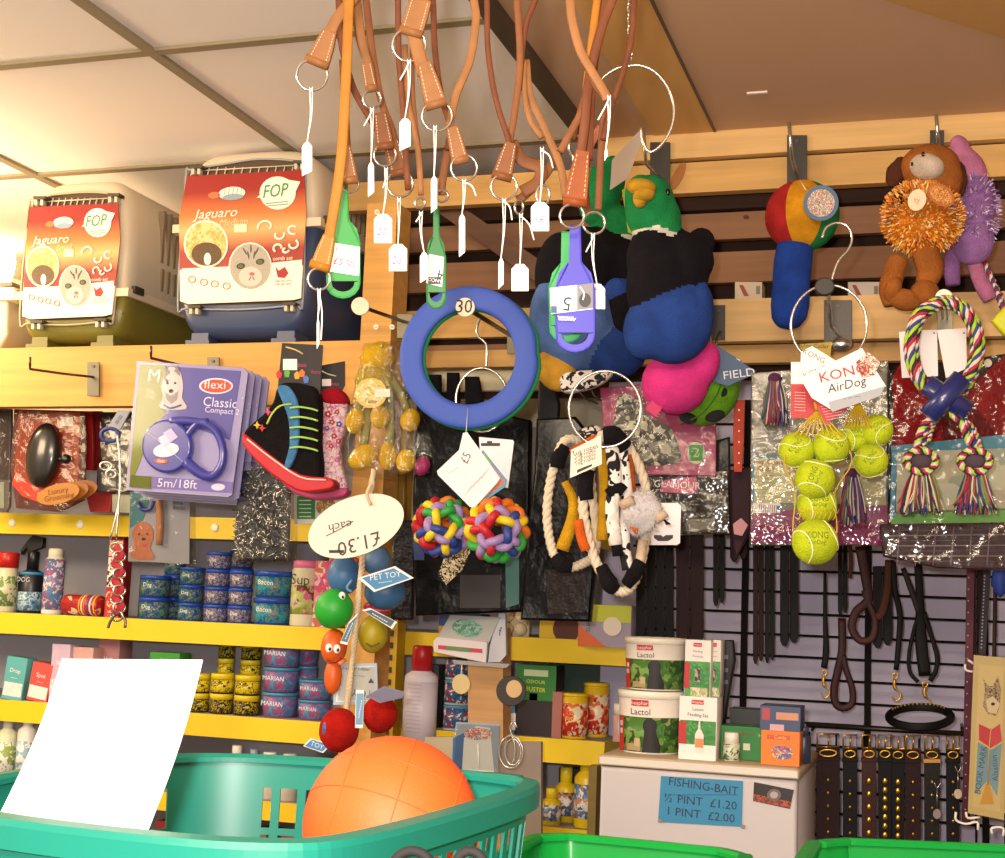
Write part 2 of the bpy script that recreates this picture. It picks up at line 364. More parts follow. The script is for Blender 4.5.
# ---------------------------------------------------------------- yellow metal shelving and its grey back
YEL = H('f0cf1e', .45); GREY = H('9a969e', .7)
XL = -3.4
def shelf(zy, x_end_px, label, x0=XL, ref=100, lip=22, Y=2.75, clips=()):
    z = PY(ref, zy, Y).z; hh = lip*2.9/FPX; x1 = PY(x_end_px, zy+25, Y).x
    fr = Fr(0, 0, 0, origin=Vector(((x0+x1)/2, Y, z))); t = thing('metal_shelf', label, 'shelf', fr); w2 = (x1-x0)/2
    m = MB(); m.box(-w2, w2, .004, .30, -.004, 0, GREY); m.build('board', t)
    m = MB(); m.box(-w2, w2, 0, .004, -hh, 0, YEL); m.box(-w2, w2, 0, .012, -hh-.002, -hh, YEL); m.build('lip', t)
    m = MB(); m.box(w2, w2+.002, 0, .30, -hh, 0, YEL); m.build('end_plate', t)
    for px_ in clips:
        q = PY(px_, zy+11, Y); m = MB(); m.lathe([(.004, -.002), (.0105, -.0008), (.0105, 0)], H('fffbe0', .3), 8, (q.x-fr.o.x, -.0005, -hh*.5), 'y'); m.build('price_clip', t)
    return z
zs1 = shelf(515, 600, 'topmost yellow shelf, right below the pine beam', clips=(12, 80, 215))
zs2 = shelf(617, 636, 'second yellow shelf down, carrying the blue lidded pots')
zs3 = shelf(703, 604, 'third yellow shelf down, carrying yellow jars and small boxes', ref=50)
zs4 = shelf(828, 596, 'lowest yellow shelf, behind the baskets', ref=560, lip=18)
x1 = PY(604, 700, 2.95).x
m = MB(); m.box(XL, x1, 3.05, 3.06, .1, zb0+.02, H('a9a6ae', .75, 'ru')); tag(m.build('shelf_back_panel'), 'plain grey back panel of the yellow shelving', 'panel')
for px, lab in ((404, 'narrow yellow shelving upright beside the wooden post'),):
    xx = PY(px, 500, 2.73).x; m = MB(); m.box(xx-.012, xx+.012, 2.70, 2.745, 0, zb0, H('c9a11a', .5))
    for i in range(60): m.box(xx-.003, xx+.003, 2.698, 2.7, .1+i*.025, .112+i*.025, H('403818', .6))
    tag(m.build('shelf_upright'), lab, 'upright')
# grey post end of the shelving beside the fridge and brown board
m = MB(); a = PY(598, 800, 2.74).x; m.box(a-.014, a+.002, 2.715, 2.748, 0, PY(598, 765, 2.74).z, H('8a7434', .6, 'wd')); tag(m.build('side_board'), 'narrow tan board standing between the lowest shelf and the fridge', 'board')
# wooden block post in front of the shelves and the grey boards at its foot
fr = Fr(484, 700, 2.55); m = MB(fr); m.rc(468, 668, 503, 900, H('c99a66', .6, 'wd'), 0, .05)
m.rc(468, 628, 503, 668, H('c99a66', .6, 'wd'), 0, .05)
o = m.build('wooden_post'); tag(o, 'short light wooden post standing before the shelves', 'post')
fr = Fr(560, 850, 2.52); m = MB(fr); m.rc(500, 742, 541, 960, H('8d8078', .8), 0, .012); m.rc(425, 737, 455, 960, H('b0a48c', .8), 0, .012); tag(m.build('grey_board'), 'grey and beige backing board behind the teal basket corner', 'board')

# counter under the baskets
m = MB(); m.box(-1.5, .6, .45, 1.85, 0, 1.14, H('5c4a3c', .6, 'wd')); m.box(-1.53, .63, .42, 1.88, 1.14, 1.165, H('8a6c50', .5, 'wd')); tag(m.build('shop_counter'), 'wooden counter below the shopping baskets', 'counter')

# ---------------------------------------------------------------- wire grid display panel
Yg = 2.80; xg1 = 1.1
t = thing('wire_grid_panel', 'black wire grid display panel carrying leads and collars', 'display grid', Fr(0, 0, 0, origin=Vector((xg0, Yg, .9))))
BLK = H('060507', .8, 'lh')
zt = PY(800, 400, Yg).z-.9; zb = -.1
m = MB(); n = 0
dz = (PY(860, 573, Yg).z-PY(860, 660, Yg).z)/4; zr = PY(860, 573, Yg).z-.9
for i in range(-9, 22):
    z = zr-i*dz
    if zb < z < zt: m.tube([(0, 0, z), (xg1-xg0, 0, z)], .0028, BLK, 6)
m.build('horizontal_wires', t)['kind'] = 'stuff'
for px in (744, 868, 985, 1100):
    x = PY(px, 650, Yg).x-xg0; m = MB(); m.box(x-.006, x+.006, -.008, .004, zb, zt, BLK); m.build('upright', t)
m = MB()
for i in range(1, 24):
    x = i*.051; m.tube([(x, .005, zb), (x, .005, PY(860, 735, Yg).z-.9)], .002, BLK, 5)
m.build('vertical_wires', t)['kind'] = 'stuff'
# ---------------------------------------------------------------- pet carriers on the beam
def carrier(name_, label, px, W, Yf, shell, posterpx, L_, small):
    """px: (left, right, top, mid line, bottom) of the front on the photo"""
    xl_, xr_, yt, ym, yb = px
    cx = (xl_+xr_)/2; fr = Fr(cx, yb, Yf, 0); fr.o.z = zb1; t = thing('pet_carrier', label, 'pet carrier', fr)
    w = (fr.l(xr_, ym).x-fr.l(xl_, ym).x)/2; hm = fr.l(cx, ym).z; ht = fr.l(cx, yt-2, .04).z
    shellm = H(shell, .38, 'pl'); bei = H('d9c8ae', .5, 'pl'); dk = H('3a2c22', .7)
    def loft(secs, mat, lo):
        """secs: (depth, scale, foot)"""
        m = MB(); rings = []; n = 24
        for y, sc_, z0, z1 in secs:
            r = []
            for i in range(n+1):
                a = PI*i/n; c_, s_ = math.cos(a), math.sin(a)
                ex = .30 if lo else .42
                X = w*sc_*math.copysign(abs(c_)**ex, c_); Z = abs(s_)**ex
                if lo: X *= 1-.13*Z**1.2; z = z0-(z0-z1)*Z
                else: X *= 1-.10*Z; z = z0+(z1-z0)*Z
                r.append((X, y, z))
            rings.append(r)
        vs = [p for r in rings for p in r]; k_ = n+1
        fs = [(a*k_+i, a*k_+i+1, (a+1)*k_+i+1, (a+1)*k_+i) for a in range(len(rings)-1) for i in range(n)]
        fs += [tuple(range(k_)), tuple(reversed(range((len(rings)-1)*k_, len(rings)*k_)))]
        fs += [(a*k_, (a+1)*k_, (a+1)*k_+n, a*k_+n) for a in range(len(rings)-1)]
        m.add(vs, fs, mat, True); return m
    f0 = .014
    m = loft([(-.006, .93, hm, f0+.022), (.006, .985, hm, f0+.006), (.035, 1, hm, f0), (L_-.05, 1, hm, f0), (L_-.01, .96, hm, f0+.01), (L_, .9, hm, f0+.03)], shellm, True)
    m.box(-w*.9, w*.9, -.004, .012, hm*.62, hm*.66, shellm)
    ob = m.build('lower_shell', t)
    m = loft([(-.006, .90, hm, ht-.022), (.004, .97, hm, ht-.008), (.03, 1.0, hm, ht), (L_-.06, .98, hm, ht), (L_-.02, .93, hm, ht-.02), (L_, .86, hm, ht-.05)], bei, False); m.build('upper_shell', t)
    # moulded flange round the middle with its clips
    m = MB(); o_ = [(-w*1.04, -.016), (w*1.04, -.016), (w*1.06, .03), (w*1.06, L_-.02), (w*1.0, L_+.006), (-w*1.0, L_+.006), (-w*1.06, L_-.02), (-w*1.06, .03)]
    n = len(o_); vs = [(x, y, hm-.008) for x, y in o_]+[(x, y, hm+.010) for x, y in o_]
    m.add(vs, [tuple(range(n)), tuple(range(n, 2*n))]+[(i, (i+1) % n, n+(i+1) % n, n+i) for i in range(n)], bei); m.build('flange', t)
    for sx in (-1, 1):
        m = MB(); m.box(sx*w*1.06-.006, sx*w*1.06+.004, .0, .035, hm+.002, hm+.018, dk); m.build('side_clip', t)
    # air slots in the side
    for lev, (a, b) in enumerate(((hm+.035, hm+.085), (hm+.1, ht-.045))):
        for i in range(9):
            y = .12+i*.026
            if y > L_-.08: continue
            m = MB(); zc = (a+b)/2; X = w*.995*(1-.10*((zc-hm)/(ht-hm))**1.5)
            m.box(X-.012, X+.0025, y, y+.009, a, b, H('8c7a60', .7))
            m.build('air_slot', t)
    # feet
    for sx in (-1, 1):
        m = MB(); m.box(sx*w*.6-.02, sx*w*.6+.02, .002, .07, 0, f0+.012, shellm); m.box(sx*w*.6-.028, sx*w*.6+.028, -.008, .006, 0, .009, shellm); m.build('foot', t)
    # dark door recess with wire bars, then the printed card over the door
    (ax, ay), (bx, by), (c_x, cy), (dx, dy) = posterpx
    rec = MB(fr); top = [(ax-1, ay+3), (ax+4, ay-6), ((ax+bx)/2-20, ay-12), ((ax+bx)/2+15, by-11), (bx-3, by-8), (bx+1, by+2)]
    rec.pl([(dx+2, dy+2), (dx+10, dy+5), (c_x-10, cy+5), (c_x-2, cy+2)]+top[::-1], H('55402c', .7), -.008, .02); rec.build('door_panel', t)
    d = MB(fr); rimc = H('b8ab8c' if small else '9aa0a8', .4)
    d.tb(top+[(c_x+2, cy+1), (c_x-8, cy+7), ((c_x+dx)/2, (cy+dy)/2+10), (dx+8, dy+7), (dx-2, dy+1)], 1.1, rimc, True, 4, 6, None, -.014)
    for i in range(14): 
        x = ax+(bx-ax)*(i+.7)/14; d.tb([(x, ay-9, -.011), (x-3, ay+4, -.011)], .8, bei, False, 0, 5)
    d.tb([(ax+8, ay-5, -.012), (bx-4, by-5, -.012)], .7, bei, False, 0, 5); d.build('wire_door', t)
    for (x, y) in ((ax+9, ay-7), (bx-5, by-6), (dx+14, dy+8), (c_x-12, cy+8)):
        q = MB(fr); q.rc(x-6, y-4, x+6, y-1, H('4a4030', .6), -.03, .022, .001); q.rc(x-5, y-2, x-2, y+5, H('c9c0a8', .4), -.026, .014, .001); q.rc(x+1, y-2, x+4, y+5, H('c9c0a8', .4), -.026, .014, .001); q.build('latch', t)
    p = MB(fr); W_ = bx-ax; Hh = (dy+cy)/2-ay
    mtop = H('b02a18', .35, 'gr', 40, ((0, 'f4e8d8'), (.26, 'f4e8d8'), (.27, 'a02a1c'), (.40, 'a02a1c'), (.56, 'e8b070'), (.68, 'd87838'), (.86, '9a1c14')))
    o = -.020
    p.pl([(dx, dy), (dx+8, dy+3), (c_x-8, cy+2), (c_x, cy), (bx+2, (by*2+cy)/3), (bx, by), (ax, ay), (ax-(4 if small else 8), (ay*2+dy)/3)], mtop, o, .002)
    card = p.build('printed_card', t)
    q = MB(fr)
    def U(u, v): # u across, v down the card
        x = (ax+(bx-ax)*u)*(1-v)+(dx+(c_x-dx)*u)*v; y = (ay+(by-ay)*u)*(1-v)+(dy+(cy-dy)*u)*v; return (x, y)
    wh = H('fbf2e2', .4); oo = o-.0008
    q.pl([U(.0, .74), U(.5, .735), U(1, .70), U(1.0, .985), U(.9, 1.0), U(.1, 1.0), U(.01, .98)], wh, oo, .0006)
    e = W_*.01; 
    def E(u, v, ru, rv, mt, lv=1, rot=0): x, y = U(u, v); q.ci(x, y, W_*ru, Hh*rv, mt, oo-.0005*lv, .0005, 20, rot=rot)
    E(.19, .55, .19, .195, wh); E(.19, .55, .175, .18, H('e9b45e', .5, 'mx', 60, ['f0cf90', 'd9a050']), 2)
    E(.20, .63, .13, .095, H('5b4326', .6, 'mx', 220, ['745833', '4b3823']), 3); E(.21, .67, .03, .05, wh, 4)
    E(.57, .74, .185, .195, wh, 3)
    fur = H('aca498', .6, 'mx', 260, ['c4bcb0', '9c9488', 'b4aca0']); E(.57, .74, .175, .185, fur, 4)
    fur2 = H('5c544c', .7)
    for (u, v, r_) in ((.52, .62, 60), (.57, .60, 90), (.62, .62, 115), (.55, .65, 80), (.60, .65, 100)): E(u, v, .035, .006, fur2, 5, r_)
    E(.575, .82, .10, .08, H('d4c8bc', .6), 5); E(.49, .735, .036, .024, H('2c2a20', .5), 6, -12); E(.65, .705, .036, .024, H('2c2a20', .5), 6, -12); E(.49, .737, .024, .016, H('5c6440', .5), 7); E(.65, .707, .024, .016, H('5c6440', .5), 7)
    E(.585, .80, .022, .014, H('b8604c', .5), 7); 
    for (u, v, r_) in ((.57, .835, 120), (.60, .835, 60)): E(u, v, .02, .003, fur2, 7, r_)
    # small carrier drawing, title, badge with letters
    E(.39, .155, .115, .052, wh, 1, -5); E(.40, .185, .09, .025, H('8aa0b4', .4), 2, -4); E(.24, .165, .05, .028, H('c87044', .5), 1, -4)
    for i in range(5): x, y = U(.33+i*.035, .135); q.tx('|', x, y, Hh*.045, H('5a6068'), oo-.0018)
    x, y = U(.27, .31); q.tx('Jaguaro', x, y, Hh*.085, wh, oo-.001, 3, 1.15, .25)
    x, y = U(.42, .385); q.tx('Small' if small else 'Medium', x, y, Hh*.06, H('f6d0a0'), oo-.001, 3, 1, .25)
    E(.78, .17, .155, .135, wh, 1); q.pl([U(.6, .2), U(.72, .12), U(.72, .2)], wh, oo-.0008, .0005); q.pl([U(.82, .06), U(.97, .09), U(.93, .17)], wh, oo-.0008, .0005)
    x, y = U(.76, .155); q.tx('FOP', x, y, Hh*.115, H('3c8a58'), oo-.0022, 5, .8, .2)
    for v_ in (.245, .265): q.pl([U(.68, v_), U(.87, v_-.01), U(.87, v_-.002), U(.68, v_+.008)], H('8aa48c'), oo-.002, .0004)
    for cx_, cy_, r_, a0, a1 in ((.69, .43, .07, 160, 400), (.80, .50, .05, -30, 220), (.92, .46, .05, 60, 330), (.80, .60, .045, 120, 380), (.92, .58, .05, -60, 200), (.86, .62, .03, 0, 270)):
        pts = []
        for i in range(12):
            a = math.radians(a0+(a1-a0)*i/11); f_ = r_*(1-.45*i/11); pts.append(U(cx_+f_*math.cos(a), cy_+f_*.8*math.sin(a)))
        q.tb(pts, .9 if small else 1.2, wh, False, 1, 5, .0004, oo-.0008)
    x, y = U(.84, .685); q.tx('comb set', x, y, Hh*.035, wh, oo-.001, 2)
    q.rc(*(U(.42, .40)), *(U(.53, .47)), H('fbe8c0'), oo-.0005, .0004)
    red = H('a82420'); a_ = U(.83, .80); q.pl([(a_[0]-W_*.05, a_[1]-Hh*.05), (a_[0]-W_*.02, a_[1]-Hh*.02), (a_[0]+W_*.03, a_[1]-Hh*.05), (a_[0]+W_*.06, a_[1]), (a_[0]+W_*.03, a_[1]+Hh*.04), (a_[0]-W_*.03, a_[1]+Hh*.035)], red, oo-.001, .0004)
    for i, v_ in enumerate((.86, .885)): x, y = U(.85, v_); q.tx('top cat care', x, y, Hh*.022, red, oo-.001, 2)
    for u_, v_ in ((.09, .83), (.19, .855), (.28, .87), (.38, .89)):
        x, y = U(u_, v_); q.rg(x, y, W_*.03, Hh*.026, .5, H('b87060'), oo-.001, 4, 14); q.tx('*', x, y, Hh*.03, H('b87060'), oo-.001); q.tx('-----', x, y+Hh*.045, Hh*.018, H('b89888'), oo-.001)
    q.build('print', card)
    return t
carrier('pet_carrier', 'small olive green pet carrier with beige top and red cat card', (17, 125, 188, 296, 346), .2, 2.56, '77702c', ((30, 207), (118, 203), (112, 314), (22, 316)), .40, True)
carrier('pet_carrier', 'larger navy blue pet carrier with beige top and red cat card', (171, 312, 158, 228, 342), .3, 2.56, '3c4a6c', ((187, 176), (304, 170), (301, 298), (180, 301)), .44, False)
# a third carrier's beige corner, half hidden past the small one at the left edge, beside the glowing lamp
fr = Fr(-14, 345, 2.62); fr.o.z = zb1; t = thing('pet_carrier', 'beige pet carrier cut off by the picture edge, beside the small olive one', 'pet carrier', fr)
m = MB(fr); m.pl([(-90, 300), (8, 300), (8, 335), (0, 348), (-80, 348)], H('b5a88c', .5), 0, .35, .006); m.build('lower_shell', t)
m = MB(fr); m.pl([(-90, 285), (14, 285), (14, 300), (-90, 300)], H('e8ddc4', .4), -.01, .36, .003); m.build('flange', t)
m = MB(fr); m.rc(-5, 282, 12, 286, H('6a5a40'), -.02, .03, .001); m.build('side_clip', t)
# glowing wall lamp at the far left
fr = Fr(-4, 262, 3.2); t = thing('wall_lamp', 'glowing warm lamp at the left edge behind the pet carriers', 'lamp', fr)
m = MB(fr); m.ell((0, 0, 0), (.055, .05, .09), H('fff0c8', 9, 'lt')); m.build('glass_shade', t); m = MB(fr); m.box(-.02, .02, .04, .3, -.02, .02, H('c9b890')); m.build('bracket', t)

# ---------------------------------------------------------------- hooks along the beam
def hook(label, plate, tip, Yp, reach, wpx=6, hpx=17, disc=None, mid=None, grp='display hooks'):
    fr = Fr(plate[0], plate[1], Yp); t = thing('display_hook', label, 'hook', fr, grp)
    m = MB(fr); x, y = plate; met = H('6e6a60', .5, 'mt'); m.rc(x-wpx, y-hpx, x+wpx, y+hpx, met, -.004, .003, .0008); m.build('back_plate', t)
    m = MB(fr); m.ci(x, y-hpx+4, 1.3, 1.3, H('5a544a'), -.006, .002, 10); m.build('rivet', t)
    a = fr.l(x, y-2, -.004); b = fr.l(tip[0], tip[1]+7, -reach+.012); c = fr.l(tip[0], tip[1]+2, -reach); d = fr.l(tip[0], tip[1]-5, -reach)
    m = MB(fr); m.tube([a, a.lerp(b, .5)+Vector((0, 0, -.001)), b, c, d], .0028, H('6e6252', .3, 'mt'), 8); m.build('prong', t)
    return t, fr
hook('steel display hook on the beam left of the retractable lead pack', (93, 379), (30, 362), 2.545, .18)
hook('steel display hook on the beam that holds the retractable lead packs', (213, 374), (151, 351), 2.545, .18)
# ---------------------------------------------------------------- carded retractable leads, a stack on one hook
lav, lemon = H('b9b0c8', .4), H('8f9a1c', .6)
for i in range(4):
    off = i*.026; fr = Fr(190, 430, 2.30+off, 4)
    lab = ['white and lilac packed retractable lead with blue lead, frontmost on its hook', 'retractable lead pack right behind the front one', 'retractable lead pack third from the front of its hook', 'rearmost retractable lead pack against the beam'][i]
    t = thing('lead_pack', lab, 'retractable lead', fr, 'packed retractable leads')
    dx, dy = i*7, i*3
    cor = [(137+dx, 361+dy), (244+dx, 368+dy), (248+dx, 373+dy), (232+dx, 495+dy), (228+dx, 497+dy), (128+dx, 490+dy), (126+dx, 487+dy)]
    m = MB(fr); m.pl(cor, H('bab4c4', .5), 0, .003, 0, 0, H('2c4a8c')); 
    if i: m.pl([(c[0], c[1]) for c in cor], H('2c4880', .4), .003, .002)
    card = m.build('card', t)
    m = MB(fr); m.pl([(x-1, y-1) for x, y in cor], H('f4f4ff', .04, 'fm', 4), -.014, .012, .003); m.build('clear_blister', t)
    if i == 0:
        q = MB(fr); q.pl([(140, 364), (178, 366), (166, 412), (148, 442), (130, 487), (130, 470)], lemon, -.001, .001); q.pl([(165, 366), (241, 371), (230, 440), (186, 425), (150, 430), (168, 412)], H('6c68a0', .5), -.0012, .001)
        q.pl([(130, 475), (233, 482), (231, 493), (129, 487)], H('8c80b0', .5), -.0014, .001); q.pl([(130, 475), (152, 476.5), (151, 489), (129, 487)], lemon, -.002, .001)
        q.tx('M', 154, 376, 13, H('fffbe8'), -.0026, 0, 1.1); q.tx('Dog', 150, 391, 4, H('e8ecb0'), -.0026); q.tx('20kg', 150, 397, 4, H('e8ecb0'), -.0026)
        q.ci(216, 386, 17, 8, H('f4ecec'), -.0022, .001, 24); q.ci(216, 386, 15, 6.5, H('d8552e'), -.003, .001, 24); q.tx('flexi', 215, 385, 9, H('fff6ee'), -.0036, 0, 1.2)
        q.tx('Classic', 220, 403, 10, H('f2eef6'), -.0026, -2, 1); q.tx('Compact 2', 222, 411, 6.2, H('f2eef6'), -.0026, -2, 1); q.tx('5m/18ft', 177, 484, 9, H('f2eef6'), -.0026, 0, 1.15); q.ci(218, 487, 7, 3.5, H('e4e2ec'), -.0026, .001)
        # terrier portrait
        fu = H('d8d0c4', .6, 'mx', 300, ['c4bcb0', 'e8e2d6']); q.pl([(160, 408), (163, 398), (161, 388), (163, 378), (166, 370), (172, 367), (179, 370), (182, 378), (183, 388), (182, 398), (186, 409)], fu, -.003, .001, 0, 3)
        q.ci(171, 385, 8, 11, H('e2dacb', .6), -.0036, .001); q.pl([(164, 378), (165, 365), (170, 372)], H('8c857e'), -.004, .001); q.pl([(174, 371), (178, 365), (180, 376)], H('8c857e'), -.004, .001)
        q.ci(167.5, 383, 1.3, 1.3, INKM := H(INK), -.0042, .001, 8); q.ci(175, 383, 1.3, 1.3, INKM, -.0042, .001, 8); q.ci(171, 391, 2.4, 2, INKM, -.0042, .001, 10); q.pl([(165, 392), (171, 396), (178, 391), (177, 399), (171, 404), (166, 399)], H('a8a096', .7), -.0038, .0008); q.tb([(164, 405), (171, 408), (181, 405)], .9, H('4a6a9a'), False, 3, 5, None, -.004); q.pl([(163, 377), (169, 380), (167, 384)], H('8c857e'), -.004, .0008)
        q.build('print', card)
    # the blue reel: flat drum with an open handle
    r = MB(fr); bl = H('3d3f9e', .25, 'gl'); k_ = (dx, dy)
    r.ci(166+dx, 446+dy, 25, 27, bl, -.020, .018, 28, .005); 
    r.tb([(172+dx, 422+dy), (186+dx, 421+dy), (205+dx, 424+dy), (217+dx, 433+dy), (223+dx, 450+dy), (221+dx, 466+dy), (212+dx, 476+dy), (200+dx, 473+dy), (186+dx, 462+dy)], [5, 4.5, 4, 4, 4, 4.5, 5, 5.5, 6], bl, False, 5, 10, None, -.012)
    r.tb([(184+dx, 440+dy), (197+dx, 424+dy), (208+dx, 422+dy)], 4, bl, False, 4, 8, None, -.012)
    rl = r.build('reel', t)
    if i == 0:
        q = MB(fr); q.ci(166, 450, 13, 7, H('d6d4ee', .4), -.0215, .001, 20, rot=-10); q.pl([(163, 433), (171, 428), (178, 437), (170, 443)], H('b9b4e4', .4), -.022, .001); q.pl([(158, 438), (165, 434), (170, 442), (163, 447)], H('d0cdf0', .4), -.0222, .001); q.ci(161, 461, 7, 2.4, H('d0603a'), -.0215, .001, 14, rot=5); q.tx('flexi', 161, 461, 3.4, H('fff2e4'), -.023)
        q.tb([(146, 430), (195, 472)], .4, H('c8c4ea'), False, 0, 4, None, -.0212); q.build('badge', rl)
# ---------------------------------------------------------------- hanging packs below and beside
def bag(fr, pts, film='f2f2ee', rough=.1, off=-.02, th=.03, par=None, name='clear_bag', sc_=25, bev=.006):
    m = MB(fr); m.pl(pts, H(film, rough, 'fm', sc_), off, th, bev); return m.build(name, par)
fr = Fr(160, 500, 2.42, 5); t = thing('chew_pack', 'grey card pack with a brown dog picture hanging below the retractable leads', 'packet', fr)
m = MB(fr); m.pl([(130, 492), (190, 494), (189, 564), (128, 561)], H('8f8f9c', .5), 0, .002); card = m.build('card', t)
q = MB(fr); q.pl([(130, 492), (152, 493), (143, 520), (130, 528)], H('2c6c78'), -.001, .001); q.pl([(131, 558), (134, 545), (132, 533), (137, 524), (145, 522), (152, 528), (153, 538), (150, 548), (154, 559)], H('a85c3c', .6, 'mx', 200, ['c47a56', '8c4a30']), -.002, .001, 0, 3)
q.ci(139, 534, 1, 1, INKM, -.003, .001, 8); q.ci(147, 534, 1, 1, INKM, -.003, .001, 8); q.ci(143.5, 539, 2.2, 1.6, INKM, -.003, .001, 8); q.ci(144, 545, 2.5, 2, H('b8404c'), -.003, .001, 8)
q.tx('Bone', 178, 503, 4, INKM, -.001); q.tx('Bacon', 179, 508, 4, INKM, -.001); q.build('print', card)
m = MB(fr); m.tb([(159, 497), (160, 520), (159, 545)], [3, 3.6, 3.8, 3], H('a86c44', .5), False, 4, 10, None, -.01); m.build('chew_stick', t)
m = MB(fr); m.tb([(138, 502), (142, 509), (150, 509), (154, 501)], 2, H('2f3390', .3), False, 5, 8, None, -.008); m.build('hanging_loop', t)
bag(fr, [(129, 494), (190, 495), (190, 565), (127, 562)], rough=.05, par=t, name='clear_film')
# bag of bright wire chain
fr = Fr(265, 510, 2.36, 5); t = thing('chain_bag', 'clear bag packed with tangled bright steel chain, below the boot shaped toys', 'bag of chain', fr)
m = MB(fr); random.seed(3); met = H('c4c2bc', .18, 'mt'); dkm = H('3c3c40', .3, 'mt')
for i in range(330):
    u, v = random.random(), random.random()**.9; x = 238+u*50-8*(1-v)*0; y = 470+v*86; x += (v-.5)*-6
    o_ = random.uniform(-.016, .01); a = random.uniform(0, PI); l = random.uniform(2.5, 7)
    m.tb([(x-l*math.cos(a), y-l*math.sin(a), o_), (x+random.uniform(-2, 2), y+random.uniform(-2, 2), o_-.004), (x+l*math.cos(a), y+l*math.sin(a), o_)], .65, met if i % 3 else dkm, False, 2, 4)
m.build('chain', t)['kind'] = 'stuff'
m = MB(fr); m.pl([(238, 470), (290, 465), (288, 556), (233, 558)], H('54545a', .3, 'cr', 30), .004, .012, .004); m.build('wire_mass', t)
bag(fr, [(240, 462), (291, 460), (293, 540), (291, 560), (262, 562), (231, 560), (234, 520)], par=t, rough=.18, sc_=50)
# boot shaped dog toys on header cards
def boot(fr, t, pts, mat, sole, band, off=0, th=.03):
    m = MB(fr); m.pl(pts, mat, off, th, .008, 4); b = m.build('boot', t); m = MB(fr); m.pl(band, sole[0], off-.003, th+.006, .004, 3); s = m.build('sole', t); return b, s
fr = Fr(330, 440, 2.35, 10); t = thing('boot_dog_toy', 'pink floral boot shaped dog toy behind the black one', 'dog toy', fr, 'boot shaped dog toys')
m = MB(fr); m.pl([(318, 366), (345, 361), (345, 385), (340, 395), (319, 394)], H('1c181c', .5), .01, .002); c_ = m.build('header_card', t)
q = MB(fr); q.rc(322, 379, 331, 386, H('f4ece8'), .009, .001); q.tx('boo', 335, 384, 4, H('c23c6c'), .009); q.tb([(322, 371), (328, 374), (336, 376)], .8, H('d8ccb0'), False, 2, 4, None, .009); q.build('print', c_)
boot(fr, t, [(320, 398), (344, 397), (345, 420), (339, 448), (342, 470), (346, 486), (341, 494), (322, 492), (310, 480), (306, 440), (303, 405)], H('d8a0b4', .9, 'mx', 90, ['e4c6cc', 'e8dcdc', 'c86a8c']), [H('cc4a80', .5)], [(280, 480), (300, 484), (322, 488), (345, 488), (343, 496), (318, 499), (296, 494)])
m = MB(fr); m.pl([(318, 396), (323, 389), (333, 387), (342, 391), (346, 402), (335, 404), (322, 402)], H('b81c2c', .9, 'fz'), -.006, .04, .008, 3); m.build('red_cuff', t)
q = MB(fr)
for (x, y, r_) in ((328, 414, 3), (337, 412, 2), (332, 422, 2.4), (339, 424, 2.6), (327, 428, 2), (334, 436, 2.4), (331, 446, 2.2), (338, 441, 2)):
    for a in range(5): q.ci(x+r_*.75*math.cos(a*1.257), y+r_*.75*math.sin(a*1.257), r_*.5, r_*.5, H('b8283c' if int(x) % 3 else '4a4a98'), -.002, .003, 8)
    q.ci(x, y, r_*.35, r_*.35, H('f0e0d0'), -.003, .003, 8)
for y in range(408, 470, 10): q.tb([(305+(y-408)*.18, y, -.004), (320+(y-408)*.2, y+4, -.004)], 1.2, H('efc0cc', .7), False, 0, 6)
q.build('flower_print', t)
fr = Fr(290, 440, 2.28, 10); t = thing('boot_dog_toy', 'black boot shaped dog toy with sky blue tongue and red sole', 'dog toy', fr, 'boot shaped dog toys')
m = MB(fr); m.pl([(282, 343), (323, 345), (320, 398), (277, 395)], H('1d191d', .5), .014, .002); c_ = m.build('header_card', t)
q = MB(fr); q.rc(283, 359, 297, 370, H('f6f0ea'), .013, .001); q.tx('boo', 302, 365, 4.6, H('c23c6c'), .013); q.tx('boo', 316, 372, 4.6, H('a8305c'), .013); q.tb([(286, 347), (296, 350), (303, 354)], 1, H('d8c06c'), False, 2, 4, None, .013); 
for (x, y, c_h) in ((279, 375, 'c8283c'), (287, 374, '58a848'), (297, 376, 'd8a030'), (302, 374, 'd87020'), (306, 380, '4a70c0')): q.pl([(x-3, y-2), (x, y-5), (x+3, y-2), (x+2, y+3), (x-2, y+3)], H(c_h), .012, .002)
q.build('print', c_)
boot(fr, t, [(276, 388), (284, 382), (305, 384), (318, 394), (318, 440), (320, 470), (316, 484), (300, 484), (275, 468), (252, 448), (243, 438), (246, 428), (262, 414), (272, 402)], H('181518', .9, 'fz', 60), [H('c02030', .5)], [(242, 434), (248, 436), (270, 454), (300, 474), (330, 478), (333, 487), (318, 491), (296, 490), (266, 470), (244, 447)], 0, .04)
m = MB(fr); m.pl([(277, 387), (288, 386), (297, 400), (299, 420), (298, 446), (290, 467), (284, 466), (289, 445), (288, 420), (282, 402)], H('4f8cc4', .9, 'fz'), -.006, .012, .003, 3); m.build('tongue', t)
for y in (408, 418, 428, 438, 448): m = MB(fr); m.tb([(290, y, -.010), (300, y-1, -.014), (312, y+1, -.012), (318, y+3, -.01)], 1.1, H('9ccf5c', .6), False, 4, 6); m.build('lace', t)
m = MB(fr); m.tb([(292, 404, -.01), (280, 406, -.016), (272, 414, -.016), (267, 424, -.014)], 1, H('b8d44c', .6), False, 4, 6); m.build('lace', t)
m = MB(fr); m.tb([(247, 439, -.006), (270, 457, -.006), (300, 477, -.006), (326, 480, -.006)], .9, H('f2d8cc', .5), False, 4, 6); m.build('sole_stripe', t)
m = MB(fr)
